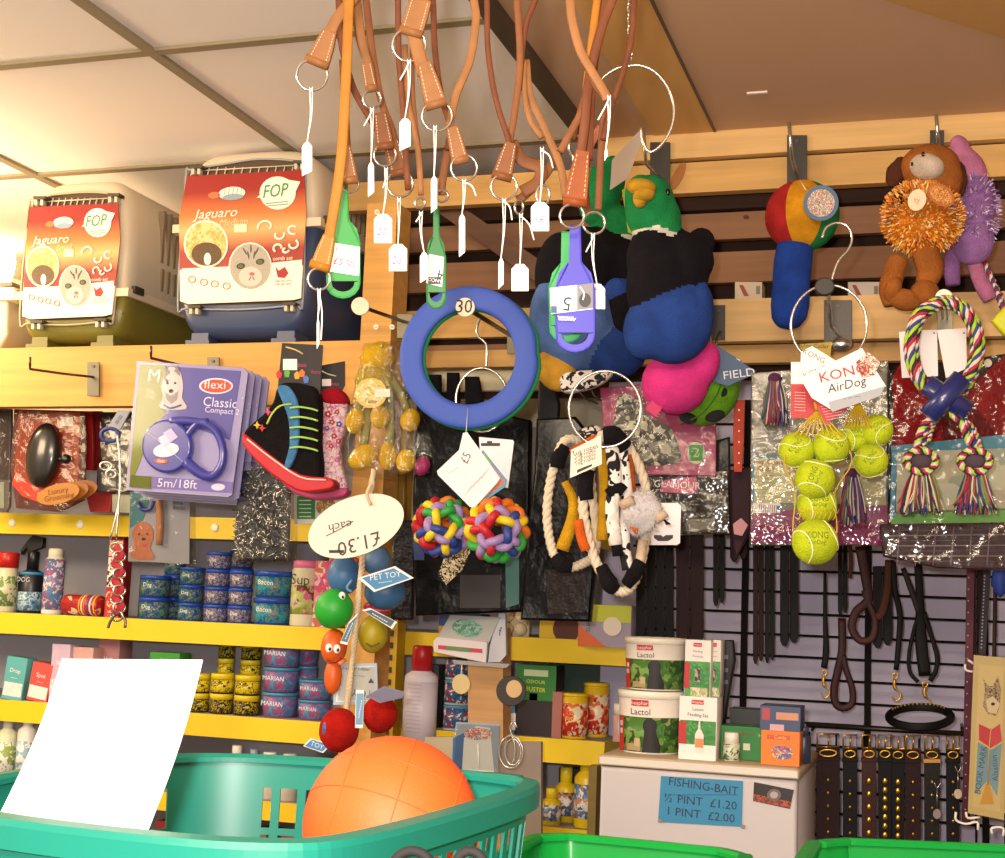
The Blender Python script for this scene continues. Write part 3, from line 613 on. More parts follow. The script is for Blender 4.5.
for (x, y, c_h) in ((257, 425, 'd8b040'), (268, 412, 'c8407c'), (262, 428, 'c83030')):
    m.pl([(x, y-4), (x+1.3, y-1), (x+4, y), (x+1.3, y+1), (x, y+4), (x-1.3, y+1), (x-4, y), (x-1.3, y-1)], H(c_h, .7), -.004, .005)
m.build('embroidery', t)
# green and white card pack behind the boots
fr = Fr(312, 505, 2.48, 0); t = thing('toy_pack', 'white and green backing card peeping out below the pink boot toy', 'packet', fr)
m = MB(fr); m.pl([(294, 492), (345, 492), (345, 523), (294, 524)], H('e4e4dc', .5), 0, .003); c_ = m.build('card', t)
q = MB(fr); q.rc(297, 496, 315, 519, H('3c8a4c'), -.001, .001); q.ci(326, 507, 10, 9, H('e0a050', .5, 'mx', 120, ['c23c48', 'f0dca0', '3c9a58']), -.001, .001)
for i in range(5): q.rc(299, 500+i*4, 311, 501+i*4, H('d8ecd0'), -.0018, .001)
q.build('print', c_)
# ---------------------------------------------------------------- leather leads hanging from the ceiling close to the camera
STR = H('f6f0ea', .7)
def price_tag(t, fr, knot, top, size=(9, 22), text=None, edge=0, off=-.004, tail=None, mat='f4f0e8', rot=0, par_off=None):
    """string from knot to the tag's eyelet, then the card; edge>0 turns the card sideways to that width"""
    kx, ky = knot; x, y = top; w, h = size
    s = MB(fr)
    for d in (-1, 1): s.tb([(kx+d*1.5, ky-3, off), (kx+d*.6, (ky+y)/2, off), (x, y, off), (x, y+3, off)], .55, STR, False, 3, 5)
    s.ell(fr.l(kx, ky, off-.001), (1.6*fr.s, 1.6*fr.s, 1.8*fr.s), STR, 0, 8, 6)
    if tail: s.tb([(kx, ky, off), ((kx+tail[0])/2+2, (ky+tail[1])/2-3, off-.002), (tail[0], tail[1], off-.003)], .8, STR, False, 3, 5)
    s.build('string', t)
    ww = edge or w; c = MB(fr); pts = [(-ww, h), (ww, h), (ww, 5), (ww*.45, 0), (-ww*.45, 0), (-ww, 5)]
    if edge: pts = [(-ww, h+1), (ww, h-4), (ww, 4), (ww*.3, 0), (-ww*.5, 1), (-ww, 5)]
    a = math.radians(rot); pts = [(x+u*math.cos(a)-v*math.sin(a), y+u*math.sin(a)+v*math.cos(a)) for u, v in pts]
    c.pl(pts, H(mat, .6), off, .0006, 0, 0)
    if not edge: c.rg(x, y+4, 1.4, 1.4, .5, H('b0a89c', .5), off-.0003, 5, 12)
    if text: c.tx(text, x+.5, y+h*.62, 9, H('5a4c88'), off-.0004, rot, .8, .1)
    c.build('price_tag', t)
def lead(label, Y, straps, tab=None, ring=None, tag_=None, mat=None, yaw=18, name='leather_lead', grp='leather leads hanging from the ceiling'):
    ref = ring or (straps[0][0][-1][0], straps[0][0][-1][1]); fr = Fr(ref[0], ref[1], Y, yaw)
    t = thing(name, label, 'dog lead', fr, grp); mat = mat or TAN()
    for i, sp in enumerate(straps):
        pts, w = sp[0], sp[1]; mt = sp[2] if len(sp) > 2 else mat; off = sp[3] if len(sp) > 3 else .004*i
        if pts[0][1] <= 5: dx = (pts[0][0]-pts[1][0])/max(1, pts[1][1]-pts[0][1]); pts = [(pts[0][0]+dx*60, -60)]+list(pts)
        m = MB(fr); m.tb(pts, w, mt, False, 6, 10, .0017, off); m.build('strap', t)
    if tab:
        (x0, y0), (x1, y1), w0, w1 = tab; dx, dy = x1-x0, y1-y0; L_ = math.hypot(dx, dy); nx, ny = -dy/L_, dx/L_
        m = MB(fr); out_ = [(x0+nx*w0, y0+ny*w0), (x0+dx*.45+nx*(w0+w1)*.53, y0+dy*.45+ny*(w0+w1)*.53), (x1+nx*w1, y1+ny*w1), (x1-nx*w1, y1-ny*w1), (x0+dx*.45-nx*(w0+w1)*.53, y0+dy*.45-ny*(w0+w1)*.53), (x0-nx*w0, y0-ny*w0)]
        m.pl(out_, mat, -.003, .006, .0012)
        a, b = fr.l(x1+nx*w1, y1+ny*w1, 0), fr.l(x1-nx*w1, y1-ny*w1, 0); m.tube([a, b], .0042, mat, 10)
        tb_ = m.build('folded_end', t)
        s = MB(fr); st = H('efe0c4', .7)
        for sg in (1, -1):
            for j in range(1, 10):
                f0_, f1_ = j/11, (j+.55)/11; w_ = lambda f: (w0+(w1-w0)*f)*.72*sg
                s.tb([(x0+dx*f0_+nx*w_(f0_), y0+dy*f0_+ny*w_(f0_), -.0035), (x0+dx*f1_+nx*w_(f1_), y0+dy*f1_+ny*w_(f1_), -.0035)], .35, st, False, 0, 4)
        s.build('stitching', tb_)
    if ring: m = MB(fr); m.rg(ring[0], ring[1], ring[2]*(ring[3] if len(ring) > 3 else 1), ring[2], 1.3, CHROME(), 0, 8, 28, .004); m.build('ring', t)
    if tag_: price_tag(t, fr, **tag_)
    return t, fr
R1, R2, R3 = TAN(), TAN2(), H('7c4c2a', .5, 'lh')
lead('tan lead whose wide end hangs farthest left with a ring and white tag', 1.12, [([(352, 0), (335, 22), (326, 45)], 6)], ((330, 30), (317, 62), 7, 12), (312, 75, 15.5), dict(knot=(311, 90), top=(307, 142), size=(7, 33), edge=5))
lead('golden yellow lead, the longest and brightest, ending beside the green tag', 1.10, [([(349, 0), (346, 80), (341, 160), (330, 232), (324, 252)], 5.2, GOLD())], ((329, 235), (320, 266), 6, 10), (319, 279, 11), dict(knot=(319, 291), top=(318, 318), size=(2, 30), edge=1.2, tail=(321, 340)), mat=GOLD())
lead('tan lead ending in a small ring just right of the golden lead', 1.16, [([(357, 0), (362, 40), (370, 70), (371, 80)], 4.2)], ((366, 62), (371, 88), 5, 6), (372, 99, 9), dict(knot=(372, 110), top=(371, 162), size=(5, 34), edge=3, tail=(364, 126)))
lead('brown lead ending in overlapping tab above the upper 20 inch tag', 1.2, [([(339, 0), (341, 40), (352, 85), (368, 115), (383, 138)], 3.6, R2), ([(347, 60), (342, 110), (340, 150)], 2.6, R2, .008)], ((380, 112), (385, 146), 6, 9), (385, 155, 11), dict(knot=(386, 170), top=(383, 214), size=(9, 29), text='20"', tail=(383, 188)), mat=R3)
lead('brown lead ending in low tab above the lower 20 inch tag', 1.22, [([(366, 0), (372, 50), (381, 100), (392, 130), (397, 155)], 3.8, R3), ([(353, 0), (360, 45), (377, 80)], 3, R2, .008)], ((391, 140), (400, 172), 8, 10), (400, 184, 13), dict(knot=(399, 200), top=(398, 244), size=(9, 27), text='20"'), mat=R3)
lead('tan lead with wide stitched tab high at the top and ring around hanging straps', 1.12, [([(420, 0), (417, 12)], 9)], ((421, -2), (411, 32), 11, 11.5), (409, 45, 16.5), dict(knot=(409, 62), top=(405, 118), size=(6, 32), edge=5.5, tail=(400, 80)))
lead('slim tan lead passing down through the high ring to a loop end', 1.15, [([(398, 0), (399, 60), (404, 120), (408, 190)], 3.2, R2), ([(405, 45), (408, 100), (418, 150), (421, 195)], 3, R1, .004), ([(412, 42), (413, 100), (420, 160)], 2.6, R3, .007)], None, (420, 203, 5), dict(knot=(421, 214), top=(424, 252), size=(6, 30), edge=4, tail=(416, 222)))
lead('tan lead with wide stitched tab and gleaming ring below the high one', 1.13, [([(413, 32), (419, 55), (424, 75)], 7)], ((424, 62), (436, 104), 7, 11), (437, 116, 15), dict(knot=(435, 128), top=(434, 176), size=(6, 36), edge=3))
lead('tan lead bowing right and back into a tab and ring left of the middle', 1.16, [([(474, 0), (476, 20), (470, 60), (456, 95), (449, 128)], 4.2)], ((452, 126), (460, 160), 6, 8.5), (464, 168, 13), dict(knot=(464, 182), top=(462, 214), size=(6, 42), edge=3, tail=(476, 196)))
lead('brown lead ending in a bare loop that carries the green number 4 tag', 1.2, [([(433, 0), (435, 50), (441, 95), (450, 128), (447, 150)], 3.2, R2), ([(452, 130), (446, 160), (442, 185), (442, 195)], 4, R3, .004)], None, (442, 196, 6))
lead('pair of brown straps meeting in a wide tab with a ring near the middle', 1.18, [([(487, 0), (488, 50), (496, 100), (508, 138), (510, 150)], 3, R2), ([(517, 0), (520, 60), (515, 110), (509, 145)], 3.6, R3), ([(535, 0), (525, 30), (519, 90)], 3, R2, .008)], ((511, 142), (502, 176), 6, 10), (504, 187, 13), dict(knot=(504, 201), top=(501, 258), size=(6, 30), edge=2.6, tail=(512, 220)), mat=R3)
lead('brown strap curling in a folded loop above the blank tag below centre', 1.24, [([(511, 142), (522, 160), (540, 168), (538, 182), (522, 192)], 6.5, R3), ([(558, 152), (545, 175), (524, 196), (517, 200)], 4.5, R3, .005)], None, (519, 207, 7, .6), dict(knot=(521, 216), top=(520, 264), size=(8.5, 27), tail=(534, 240)))
lead('thin tan lead pair carrying the 18 inch tag', 1.2, [([(524, 60), (524, 90), (530, 120), (542, 138)], 3, R1), ([(526, 60), (530, 95), (545, 130), (560, 165), (566, 198)], 4, R1, .005)], None, (543, 195, 10, .65), dict(knot=(542, 150), top=(540, 202), size=(9, 29), text='18"', tail=(553, 168)))
lead('pale tan loop swinging in from top and knotted with white string', 1.1, [([(570, 0), (572, 20), (580, 50), (592, 72), (604, 92), (607, 100)], 4.6, R1), ([(586, 62), (596, 84), (606, 98)], 4.4, R3, .006)], None, None, dict(knot=(609, 98), top=(606, 148), size=(3, 12), edge=1.5, tail=(598, 120)))
lead('thick red brown lead with broad tab that carries the blue number 5 tag', 1.13, [([(612, 0), (601, 30), (589, 80), (584, 130), (578, 170)], 5, R2), ([(597, 0), (592, 40), (586, 90)], 4, GOLD(), .007), ([(606, 0), (594, 60), (590, 110), (588, 160)], 5, R2, .010), ([(589, 100), (572, 130), (560, 152)], 4, R3, .014)], ((583, 150), (575, 202), 7, 12), (572, 216, 12), mat=H('8a4620', .5, 'lh'))
lead('slim dark lead at the right of the bunch with stitched edge and ring', 1.18, [([(634, 0), (631, 40), (622, 75), (610, 110), (603, 140)], 3.4, R2), ([(604, 110), (601, 150), (599, 190), (598, 210)], 3.6, R3, .003), ([(588, 150), (586, 190), (589, 214)], 3, R2, .008)], None, (594, 223, 11), dict(knot=(593, 236), top=(597, 284), size=(8, 25), tail=(586, 252)))
lead('short lead end with a small ring showing behind the thick straps', 1.25, [([(596, 60), (578, 118), (573, 140)], 3, R3), ([(602, 128), (592, 140), (588, 150)], 5, H('b0705c', .5, 'lh'), .006)], None, (575, 146, 11, .55), dict(knot=(574, 158), top=(570, 196), size=(4, 9), edge=2))
# green tagged lead tab at left behind golden one
lead('short tab behind the golden lead that carries the big green tag', 1.17, [([(343, 60), (345, 110), (347, 150)], 4, R3)], ((346, 145), (349, 180), 4, 9), (350, 184, 8.5))

def plastic_tag(label, cx, top, bot, w, Y, mat, yaw=18, flip=None, number=None, lab2=None):
    fr = Fr(cx, top, Y, yaw); t = thing('plastic_label', label, 'plastic tag', fr, 'plastic slot tags on the leads'); H_ = bot-top; m = MB(fr)
    neck = top+H_*.30; o_ = [(cx-w*.15, top), (cx+w*.15, top), (cx+w*.17, neck-H_*.02), (cx+w*.46, neck+H_*.07), (cx+w*.56, neck+H_*.18)]
    for i in range(9): a = PI*i/8; o_.append((cx+w*.56*math.cos(a), bot-w*.5+w*.5*math.sin(a)))
    o_ += [(cx-w*.56, neck+H_*.18), (cx-w*.46, neck+H_*.07), (cx-w*.17, neck-H_*.02)]
    # body with the carrying slot near the round end: outer ring pieces round the slot
    sl0, sl1 = bot-H_*.155, bot-H_*.07
    body = o_[:5]+[(cx+w*.56, sl0), (cx-w*.56, sl0)]+o_[-3:]
    m.pl(body, mat, 0, .0022, 0)
    lo_out = [(cx+w*.56*math.cos(PI*i/16), sl0+(bot-sl0)*math.sin(PI*i/16)) for i in range(17)]
    lo_in = [(cx+w*.38*math.cos(PI*i/16), sl0+H_*.012+(sl1-sl0)*math.sin(PI*i/16)) for i in range(17)]
    for i in range(16): m.pl([lo_out[i], lo_out[i+1], lo_in[i+1], lo_in[i]], mat, 0, .0022)
    m.build('body', t)
    m = MB(fr); m.tb([(p[0], p[1], 0) for p in o_[:3]]+[(cx+w*.56, neck+H_*.2, 0), (cx+w*.56, bot-w*.5, 0)]+[(p[0], p[1], 0) for p in o_[6:13]]+[(cx-w*.56, neck+H_*.2, 0), (cx-w*.2, neck, 0)], .9, mat, False, 0, 6); m.build('raised_rim', t)
    return t, fr, neck
t, fr, nk = plastic_tag('large green plastic slot tag with printed white sticker beside the golden lead', 343, 188, 298, 30, 1.18, H('148a34', .5))
q = MB(fr); q.pl([(328, 242), (360, 247), (359, 276), (327, 271)], H('ece6ee', .5), -.0008, .0006); 
for i in range(3): q.tx('||||||||', 344, 250+i*9, 4, H('c86080' if i else '8a8090'), -.0012, -8, 1.5)
q.tx('£5.50', 344, 263, 7, H('d04468'), -.0014, -8); q.build('sticker', t)
t, fr, nk = plastic_tag('narrow green plastic slot tag turned sideways, with upside down number 4', 436, 206, 308, 17, 1.22, H('0f6a2c', .5))
q = MB(fr); q.pl([(429, 254), (444, 257), (442, 287), (426, 283)], H('d8dcd6', .5), -.0008, .0006); q.tx('4', 440, 275, 12, H('101010'), -.0014, 172, .8); q.rc(428, 277, 441, 284, H('202424'), -.001, .0004); q.tx('ANCOL', 434, 280, 3.6, H('e4e4e4'), -.0016, 176); q.tx('-----', 433, 264, 5, H('8c8480'), -.0014, 84); q.build('sticker', t)
t, fr, nk = plastic_tag('green plastic slot tag almost hidden behind the blue number 5 tag', 566, 232, 342, 30, 1.18, H('148a44', .5))
t, fr, nk = plastic_tag('blue plastic slot tag with upside down number 5 sticker', 575, 226, 352, 35, 1.145, H('2c28a0', .5))
q = MB(fr); q.pl([(550, 288), (577, 285), (593, 283), (593, 309), (551, 314)], H('e6e4e8', .5), -.0008, .0006); q.pl([(577, 285), (593, 283), (593, 308), (577, 310)], H('6c6a72'), -.0014, .0005); q.ci(585, 300, 6, 7, H('201e24'), -.002, .0006); q.tb([(580, 287), (584, 293), (583, 300)], .8, H('f0f0f0'), False, 3, 5, None, -.0022)
q.tx('5', 567, 303, 15, H('141216'), -.0016, 177); q.rc(551, 306, 557, 313, H('1c4a70'), -.0012, .0005); q.tx('style', 553, 297, 4.5, H('4a5868'), -.0014, 88); q.rc(559, 316, 574, 321, H('7c78c8'), -.0012, .0005); q.tx('ANCOL', 566.5, 318.5, 4, H('e8e6f4'), -.0022, 178); q.tx('-------', 564, 292, 4, H('8c8894'), -.0014); q.build('sticker', t)

# ---------------------------------------------------------------- big wire ring on a chain
fr = Fr(630, 108, 1.5, 12); t = thing('wire_ring', 'large open wire ring hanging on a short chain beside the leads', 'hanging ring', fr)
m = MB(fr)
for i in range(14):
    y = -14+i*5.6; m.rg(630, y, 1.4 if i % 2 else 2.2, 3.6, .8, CHROME(), 0, 6, 14, .002 if i % 2 else -.002)
m.build('chain', t)
m = MB(fr); pts = [(642, 128)]+[(636+40*math.cos(a), 111+44*math.sin(a)) for a in [math.radians(200-i*0+0)]]
pts = [(598, 90), (603, 78), (616, 69), (628, 66), (642, 66), (656, 73), (668, 88), (674, 106), (672, 126), (662, 144), (650, 152), (643, 142), (641, 128)]
m.tb(pts, 1.5, CHROME(), False, 6, 8); m.build('ring', t)
# ---------------------------------------------------------------- wooden/disc hooks and frisbee rings
def disc_hook(label, disc, plate, Yp, reach, r=9, text=None):
    fr = Fr(plate[0], plate[1], Yp); t = thing('display_hook', label, 'hook', fr, 'hooks with round price discs')
    m = MB(fr); m.rc(plate[0]-8, plate[1]-12, plate[0]+8, plate[1]+12, H('7c7868', .4, 'mt'), -.004, .003, .0008); m.build('back_plate', t)
    a = fr.l(plate[0], plate[1]-4, -.004); b = fr.l(disc[0], disc[1], -reach); m = MB(fr)
    for dx in (-.004, .004): m.tube([a+Vector((dx, 0, 0)), b+Vector((dx, .004, 0))], .0022, H('6c5c40', .3, 'mt'), 8)
    m.build('prong', t); m = MB(fr); m.ci(disc[0], disc[1], r, r, H('f3e6d2', .5), -reach-.003, .004, 28, .001); d = m.build('price_disc', t)
    if text: q = MB(fr); q.tx(text, disc[0]-1, disc[1], 12, H(INK), -reach-.0036, 0, .95); q.tx("'", disc[0]+6, disc[1]-3, 8, H(INK), -reach-.0036); q.build('price_figures', d)
    return t
disc_hook('hook with blank cream round price disc on the wooden post', (360, 306), (405, 326), 2.495, .18)
disc_hook('hook with a price disc reading 30 that carries the ring frisbees', (465, 307), (515, 342), 2.63, .45, 9.5, '30')
for (lab, off, mt, dx, dy) in (('blue foam ring frisbee hanging from the hook marked 30', -.004, H('3c5cc0', .6, 'ru'), 0, 0), ('green ring frisbee mostly hidden behind the blue one', .010, H('1c9a58', .6, 'ru'), 3, 2)):
    fr = Fr(470, 357, 2.22+off, 14); m = MB(fr); n = 56; cx, cy = 469+dx, 357+dy
    k = fr.s; c = fr.l(cx, cy); ro, ri = 71*k, 47*k
    def sec(a):
        return [(ri, 0), (ri+.002, -.0035), (ri+.008, -.005), (ro-.008, -.005), (ro-.002, -.003), (ro, 0), (ro-.002, .004), (ri+.002, .004)]
    vs = []
    for i in range(n):
        a = 2*PI*i/n
        for r, y in sec(a):
            rr = r - (.004*math.exp(-((a-.12)/.12)**2) if r > (ri+ro)/2 else 0); vs.append((c.x+rr*math.cos(a)*.985, y, c.z+rr*math.sin(a)*1.02))
    fs = [(i*8+j, ((i+1) % n)*8+j, ((i+1) % n)*8+(j+1) % 8, i*8+(j+1) % 8) for i in range(n) for j in range(8)]
    m.add(vs, fs, mt, True); o = m.build('ring_frisbee'); tag(o, lab, 'frisbee', 'ring frisbees')

# ---------------------------------------------------------------- chrome ring hangers
def hanger(label, cx, cy, rx, ry, hookpts, Y, yaw=12, r=1.3, blk=None):
    fr = Fr(cx, cy-ry, Y, yaw); t = thing('ring_hanger', label, 'hanger', fr, 'chrome ring hangers'); m = MB(fr); m.rg(cx, cy, rx, ry, r, CHROME(), 0, 8, 40); m.build('ring', t)
    if hookpts: m = MB(fr); m.tb(hookpts, r, CHROME(), False, 6, 8); m.build('hook', t)
    if blk: m = MB(fr); m.ci(blk[0], blk[1], blk[2], blk[2]*.9, H('2c2a26', .5), -.006, .012, 20, .002); m.build('clamp', t)
    return t, fr
t, fr = hanger('ring hanger with black clamp holding the tennis ball packs', 829, 325, 38, 40, [(822, 238), (826, 228), (836, 223), (847, 226), (852, 238), (848, 250), (839, 260), (834, 272), (832, 280)], 2.02, blk=(825, 286, 10))
hanger('thin ring hanger seen through the blue ring frisbee', 482, 400, 26, 32, [(480, 318), (477, 328), (478, 336), (486, 344), (487, 356), (486, 368)], 2.3, blk=None)
hanger('ring hanger in front of the cow print rope toys', 605, 409, 36, 38, None, 2.0)
m = MB(fr)
# hooks in the batten wall
def peg(label, x, y0, y1, tipx, tipy, Yp=2.655, w=10, extra=None, reach=.12):
    fr = Fr(x, y0, Yp); t = thing('display_hook', label, 'hook', fr, 'steel hooks on the battens'); m = MB(fr); m.rc(x-w, y0, x+w, y1, H('4c4a48', .45, 'mt'), -.004, .003, .0008); m.build('back_plate', t)
    m = MB(fr); m.ci(x, y0+6, 1.8, 1.8, H('4c4a46', .4), -.006, .002, 10); m.build('rivet', t)
    a = fr.l(x+2, y1-8, -.004); b = fr.l(tipx+3, tipy+36, -reach*.8); c = fr.l(tipx, tipy, -reach); m = MB(fr); m.tube([a, b, c], .0035, CHROME(), 8); m.build('prong', t)
peg('steel hook above the balloon coloured plush', 797, 135, 190, 789, 122)
peg('steel hook behind the mallard toys', 660, 142, 188, 643, 128)
peg('steel hook above the spaniel plush', 937, 130, 150, 936, 114, w=7)
peg('steel hook behind the tennis ball hanger', 838, 300, 345, 828, 290, 2.595, 14, None, .4)
peg('steel hook beside the mallard toys, half hidden', 718, 305, 340, 708, 320, 2.595, 7)
fr = Fr(838, 330, 2.5); m = MB(fr); m.ell(fr.l(840, 344, 0), (12*fr.s, .01, 7*fr.s), CHROME()); tag(m.build('hook_boss'), 'rounded chrome boss of the hook behind the tennis ball hanger', 'hook end')

# ---------------------------------------------------------------- mallard plush toys
GRN, BLKF, BLUF, BEAK = H('1f8a4c', .9, 'fz', 30), H('17151c', .95, 'fz', 30), H('2c4c9c', .9, 'fz', 22), H('d0a030', .9, 'fz')
BLUL = H('5a7cc0', .9, 'fz', 22)
fr = Fr(670, 200, 2.22, 14)
t = thing('mallard_plush', 'plush mallard with head up and yellow beak, black body and navy belly', 'plush duck', fr, 'plush mallards')
WH = H('e4dfd4', .9, 'fz')
fuse([lump(fr, 650, 208, 26, 34, GRN, 0, 26), lump(fr, 640, 196, 16, 22, GRN, -.012, 18), lump(fr, 664, 222, 18, 26, GRN, 0, 20), lump(fr, 656, 236, 24, 12, WH, 0, 20),
      lump(fr, 660, 285, 34, 52, BLKF, .005, 34), lump(fr, 652, 258, 26, 32, BLKF, 0, 28), lump(fr, 680, 270, 30, 40, BLKF, .01, 30), lump(fr, 672, 322, 41, 42, BLUF, 0, 36), lump(fr, 645, 330, 22, 30, BLUF, 0, 26), lump(fr, 700, 312, 14, 30, BLUF, 0, 26),
      lump(fr, 697, 258, 17, 22, BLKF, .012, 18, -20)], .0045, 'body', t)
m = MB(fr); m.el(641, 187, 15, 8, BEAK, -.045, 13, 5); m.el(644, 195, 11, 7, BEAK, -.048, 12, -15); m.el(640, 199, 7, 9, BEAK, -.043, 9); m.build('beak', t)
m = MB(fr); m.ell(fr.l(668, 192, -.03), (.004, .003, .006), H('0c0a0c', .2)); m.build('eye', t)
m = MB(fr); m.el(700, 244, 15, 17, BLKF, .025, 8, 20); m.el(706, 262, 7, 14, BLUF, .018, 7, 10); m.build('wing', t)
m = MB(fr); m.pl([(610, 190), (612, 160), (640, 130), (643, 138), (628, 178)], H('a8988c', .8), .0, .002); m.build('swing_label', t)
fr = Fr(590, 300, 2.37, 14)
t = thing('mallard_plush', 'plush mallard hanging head down behind leads, with round blue belly and mustard foot', 'plush duck', fr, 'plush mallards')
fuse([lump(fr, 600, 195, 22, 34, GRN, .02, 22, 10), lump(fr, 622, 226, 26, 20, GRN, .02, 20), lump(fr, 612, 180, 14, 26, GRN, .02, 16), lump(fr, 624, 243, 24, 9, WH, .02, 18),
      lump(fr, 585, 268, 46, 42, BLKF, .01, 40), lump(fr, 612, 268, 34, 34, BLKF, .02, 34), lump(fr, 560, 275, 26, 44, BLKF, .01, 34),
      lump(fr, 580, 325, 50, 48, BLUL, 0, 44), lump(fr, 612, 348, 36, 32, BLUF, 0, 36), lump(fr, 556, 315, 27, 40, BLUL, 0, 34), lump(fr, 620, 300, 14, 30, BLUF, 0, 20)], .0045, 'body', t)
m = MB(fr); m.el(556, 370, 19, 23, H('d09c38', .9, 'fz'), -.012, 14, -35); m.build('foot', t)
m = MB(fr); m.el(622, 312, 14, 26, BLKF, -.05, 9, -14); m.el(616, 292, 12, 14, BLUF, -.05, 8); m.build('wing', t)
m = MB(fr); m.pl([(622, 190), (628, 186), (636, 236), (628, 232)], H('a8b838', .8), -.02, .003); m.build('swing_label', t)
fr = Fr(590, 378, 2.33, 14)
m = MB(fr); m.pl([(566, 372), (612, 370), (600, 384), (570, 392), (560, 386)], H('e4ddd4', .9, 'mx', 60, ['e4ddd4', '1c1a1e', 'e0d8d0']), 0, .03, .006, 3); tag(m.build('cow_print_plush'), 'scrap of cow print plush showing below the left mallard', 'plush toy')
# ---------------------------------------------------------------- pink and green plush balls with cardboard label
fr = Fr(712, 395, 2.40, 12); gr_ = H('76b82c', .9, 'fz')
t = thing('football_plush', 'lime green plush ball with black patches below the pink one', 'plush ball', fr)
m = MB(fr); m.el(708, 392, 30, 36, gr_, .01, 32, 30); m.build('body', t)
for (x, y, r_, rt, o_) in ((688, 418, 9, 10, -.045), (715, 416, 10, -20, -.044), (722, 392, 5, 60, -.04)):
    m = MB(fr); m.ell(fr.l(x, y, o_*.9), (r_*fr.s, .004, 5.5*fr.s), H('16161a', .9), math.radians(rt), 12, 8); m.build('black_patch', t)
m = MB(fr); m.tb([(680, 424, -.03), (700, 415, -.052), (716, 396, -.052), (725, 372, -.03)], .7, H('3c6a18', .9), False, 5, 6); m.build('seam', t)
fr = Fr(682, 380, 2.31, 12); t = thing('plush_ball', 'bright pink plush ball tucked under the right mallard', 'plush ball', fr)
fuse([lump(fr, 675, 383, 34, 32, H('f0409a', .9, 'fz', 15), 0, 32), lump(fr, 702, 366, 17, 26, H('f0409a', .9, 'fz', 15), 0, 24, 20)], .005, 'body', t)
m = MB(fr); m.pl([(652, 400), (662, 408), (656, 417), (645, 409)], H('c8386c', .7), -.02, .004); m.build('seam_label', t)
fr = Fr(735, 370, 2.36, 8)
for j, (dx, dy, o_, lab) in enumerate(((-14, -10, .012, 'navy card label half behind the white lettered one'), (0, 0, 0, 'navy card label with big white letters beside the green plush ball'))):
    fr = Fr(735+dx, 370+dy, 2.345+o_, 8); m = MB(fr); m.pl([(700+dx, 352+dy), (722+dx, 350+dy), (756+dx, 371+dy), (748+dx, 377+dy), (728+dx, 386+dy), (708+dx, 380+dy)], H('2c5078', .5), 0, .0015)
    m.tx('FIELD', 739+dx, 374+dy, 8.5, H('dfe2e2'), -.001, 10, 1.15); tag(m.build('card_label'), lab, 'label', 'navy card labels')
# ---------------------------------------------------------------- balloon plush with blue handle
fr = Fr(797, 190, 2.42, 10); t = thing('maraca_plush', 'plush rattle with beach ball striped head and blue handle', 'plush toy', fr)
k = fr.s; seg = 30; rings = 16
m = MB(fr); cols = ['b82c2c', 'e8a020', '2a8a48', '2c4c9c', 'e8a020', '2a8a48']; c = fr.l(802, 216, .0)
vs = []; 
for i in range(rings+1):
    th = PI*i/rings
    for j in range(seg):
        ph = 2*PI*j/seg; rr = math.sin(th)*(1-.035*(math.cos(ph*3)**20 if 0 else 0)); groove = 1-.035*max(0, 1-abs(((j+.0) % 5)-0)/.9)
        vs.append(c+Vector((rr*math.cos(ph)*37*k*groove, rr*math.sin(ph)*34*k*groove, math.cos(th)*36*k)))
for i in range(rings):
    for j in range(seg):
        idx = {0: 2, 1: 3, 2: 5, 3: 4, 4: 1, 5: 1}[0]
        a = (j//5) % 6; mt = H({0: '2a8a48', 1: '2c4c9c', 2: 'b82c2c', 3: 'b82c2c', 4: 'e8a020', 5: '2a8a48'}[a], .9, 'fz', 30)
        kk = m.mi(mt); m.f.append((i*seg+j, (i+1)*seg+j, (i+1)*seg+(j+1) % seg, i*seg+(j+1) % seg)); m.m.append(kk); m.sm.append(True)
m.v += vs; m.build('striped_head', t)
m = MB(fr); m.tb([(795, 246), (793, 262), (791, 285), (790, 305), (789, 318), (789, 326), (789, 329)], [18, 19, 18.5, 19, 17, 11, 3], H('2448a4', .9, 'fz', 25), False, 5, 18); m.build('handle', t)
m = MB(fr); m.ci(821, 203, 17.5, 18, H('4a6c8c', .5), -.075, .002, 28, 0, 30); m.ci(821, 203, 13.5, 14, H('c8b8b4', .5, 'mx', 130, ['b0a49c', 'c04848', '7a9a7a', 'e0d8cc']), -.0765, .001, 28, 0, 30); m.tb([(806, 190, -.06), (800, 180, -.03)], .5, H('e8e4dc'), False, 0, 5); m.build('round_card', t)
# ---------------------------------------------------------------- spaniel plush with tinsel coat, pink and lilac plush behind
def tinsel(t, fr, cx, cy, rx, ry, rd, cols, n, off, seed, ln=6):
    random.seed(seed); m = MB(fr); ms = [H(c_, .25) for c_ in cols]; k = fr.s; c = fr.l(cx, cy, off)
    for i in range(n):
        th = random.uniform(0, 2*PI); u = random.uniform(-1, 1); s_ = math.sqrt(1-u*u); d = Vector((s_*math.cos(th), -abs(s_*math.sin(th))*1.0 if random.random() < .8 else s_*math.sin(th), u))
        p = c+Vector((d.x*rx*k, d.y*rd*k, d.z*ry*k)); q = d+Vector((random.uniform(-.7, .7), random.uniform(-.7, .3), random.uniform(-.9, .5))); l = random.uniform(.6, 1.3)*ln*k
        e = p+q.normalized()*l; sd = d.cross(q); sd = sd.normalized()*(.9*k) if sd.length > 1e-3 else Vector((.9*k, 0, 0))
        m.add([p-sd, p+sd, e+sd*.5, e-sd*.5], [(0, 1, 2, 3)], random.choice(ms))
    o = m.build('tinsel_coat', t); return o
fr = Fr(965, 180, 2.46, 10); t = thing('tinsel_plush', 'pink and lilac long legged plush with glittering coat behind the spaniel', 'plush toy', fr)
PK = H('c87ca4', .9, 'fz')
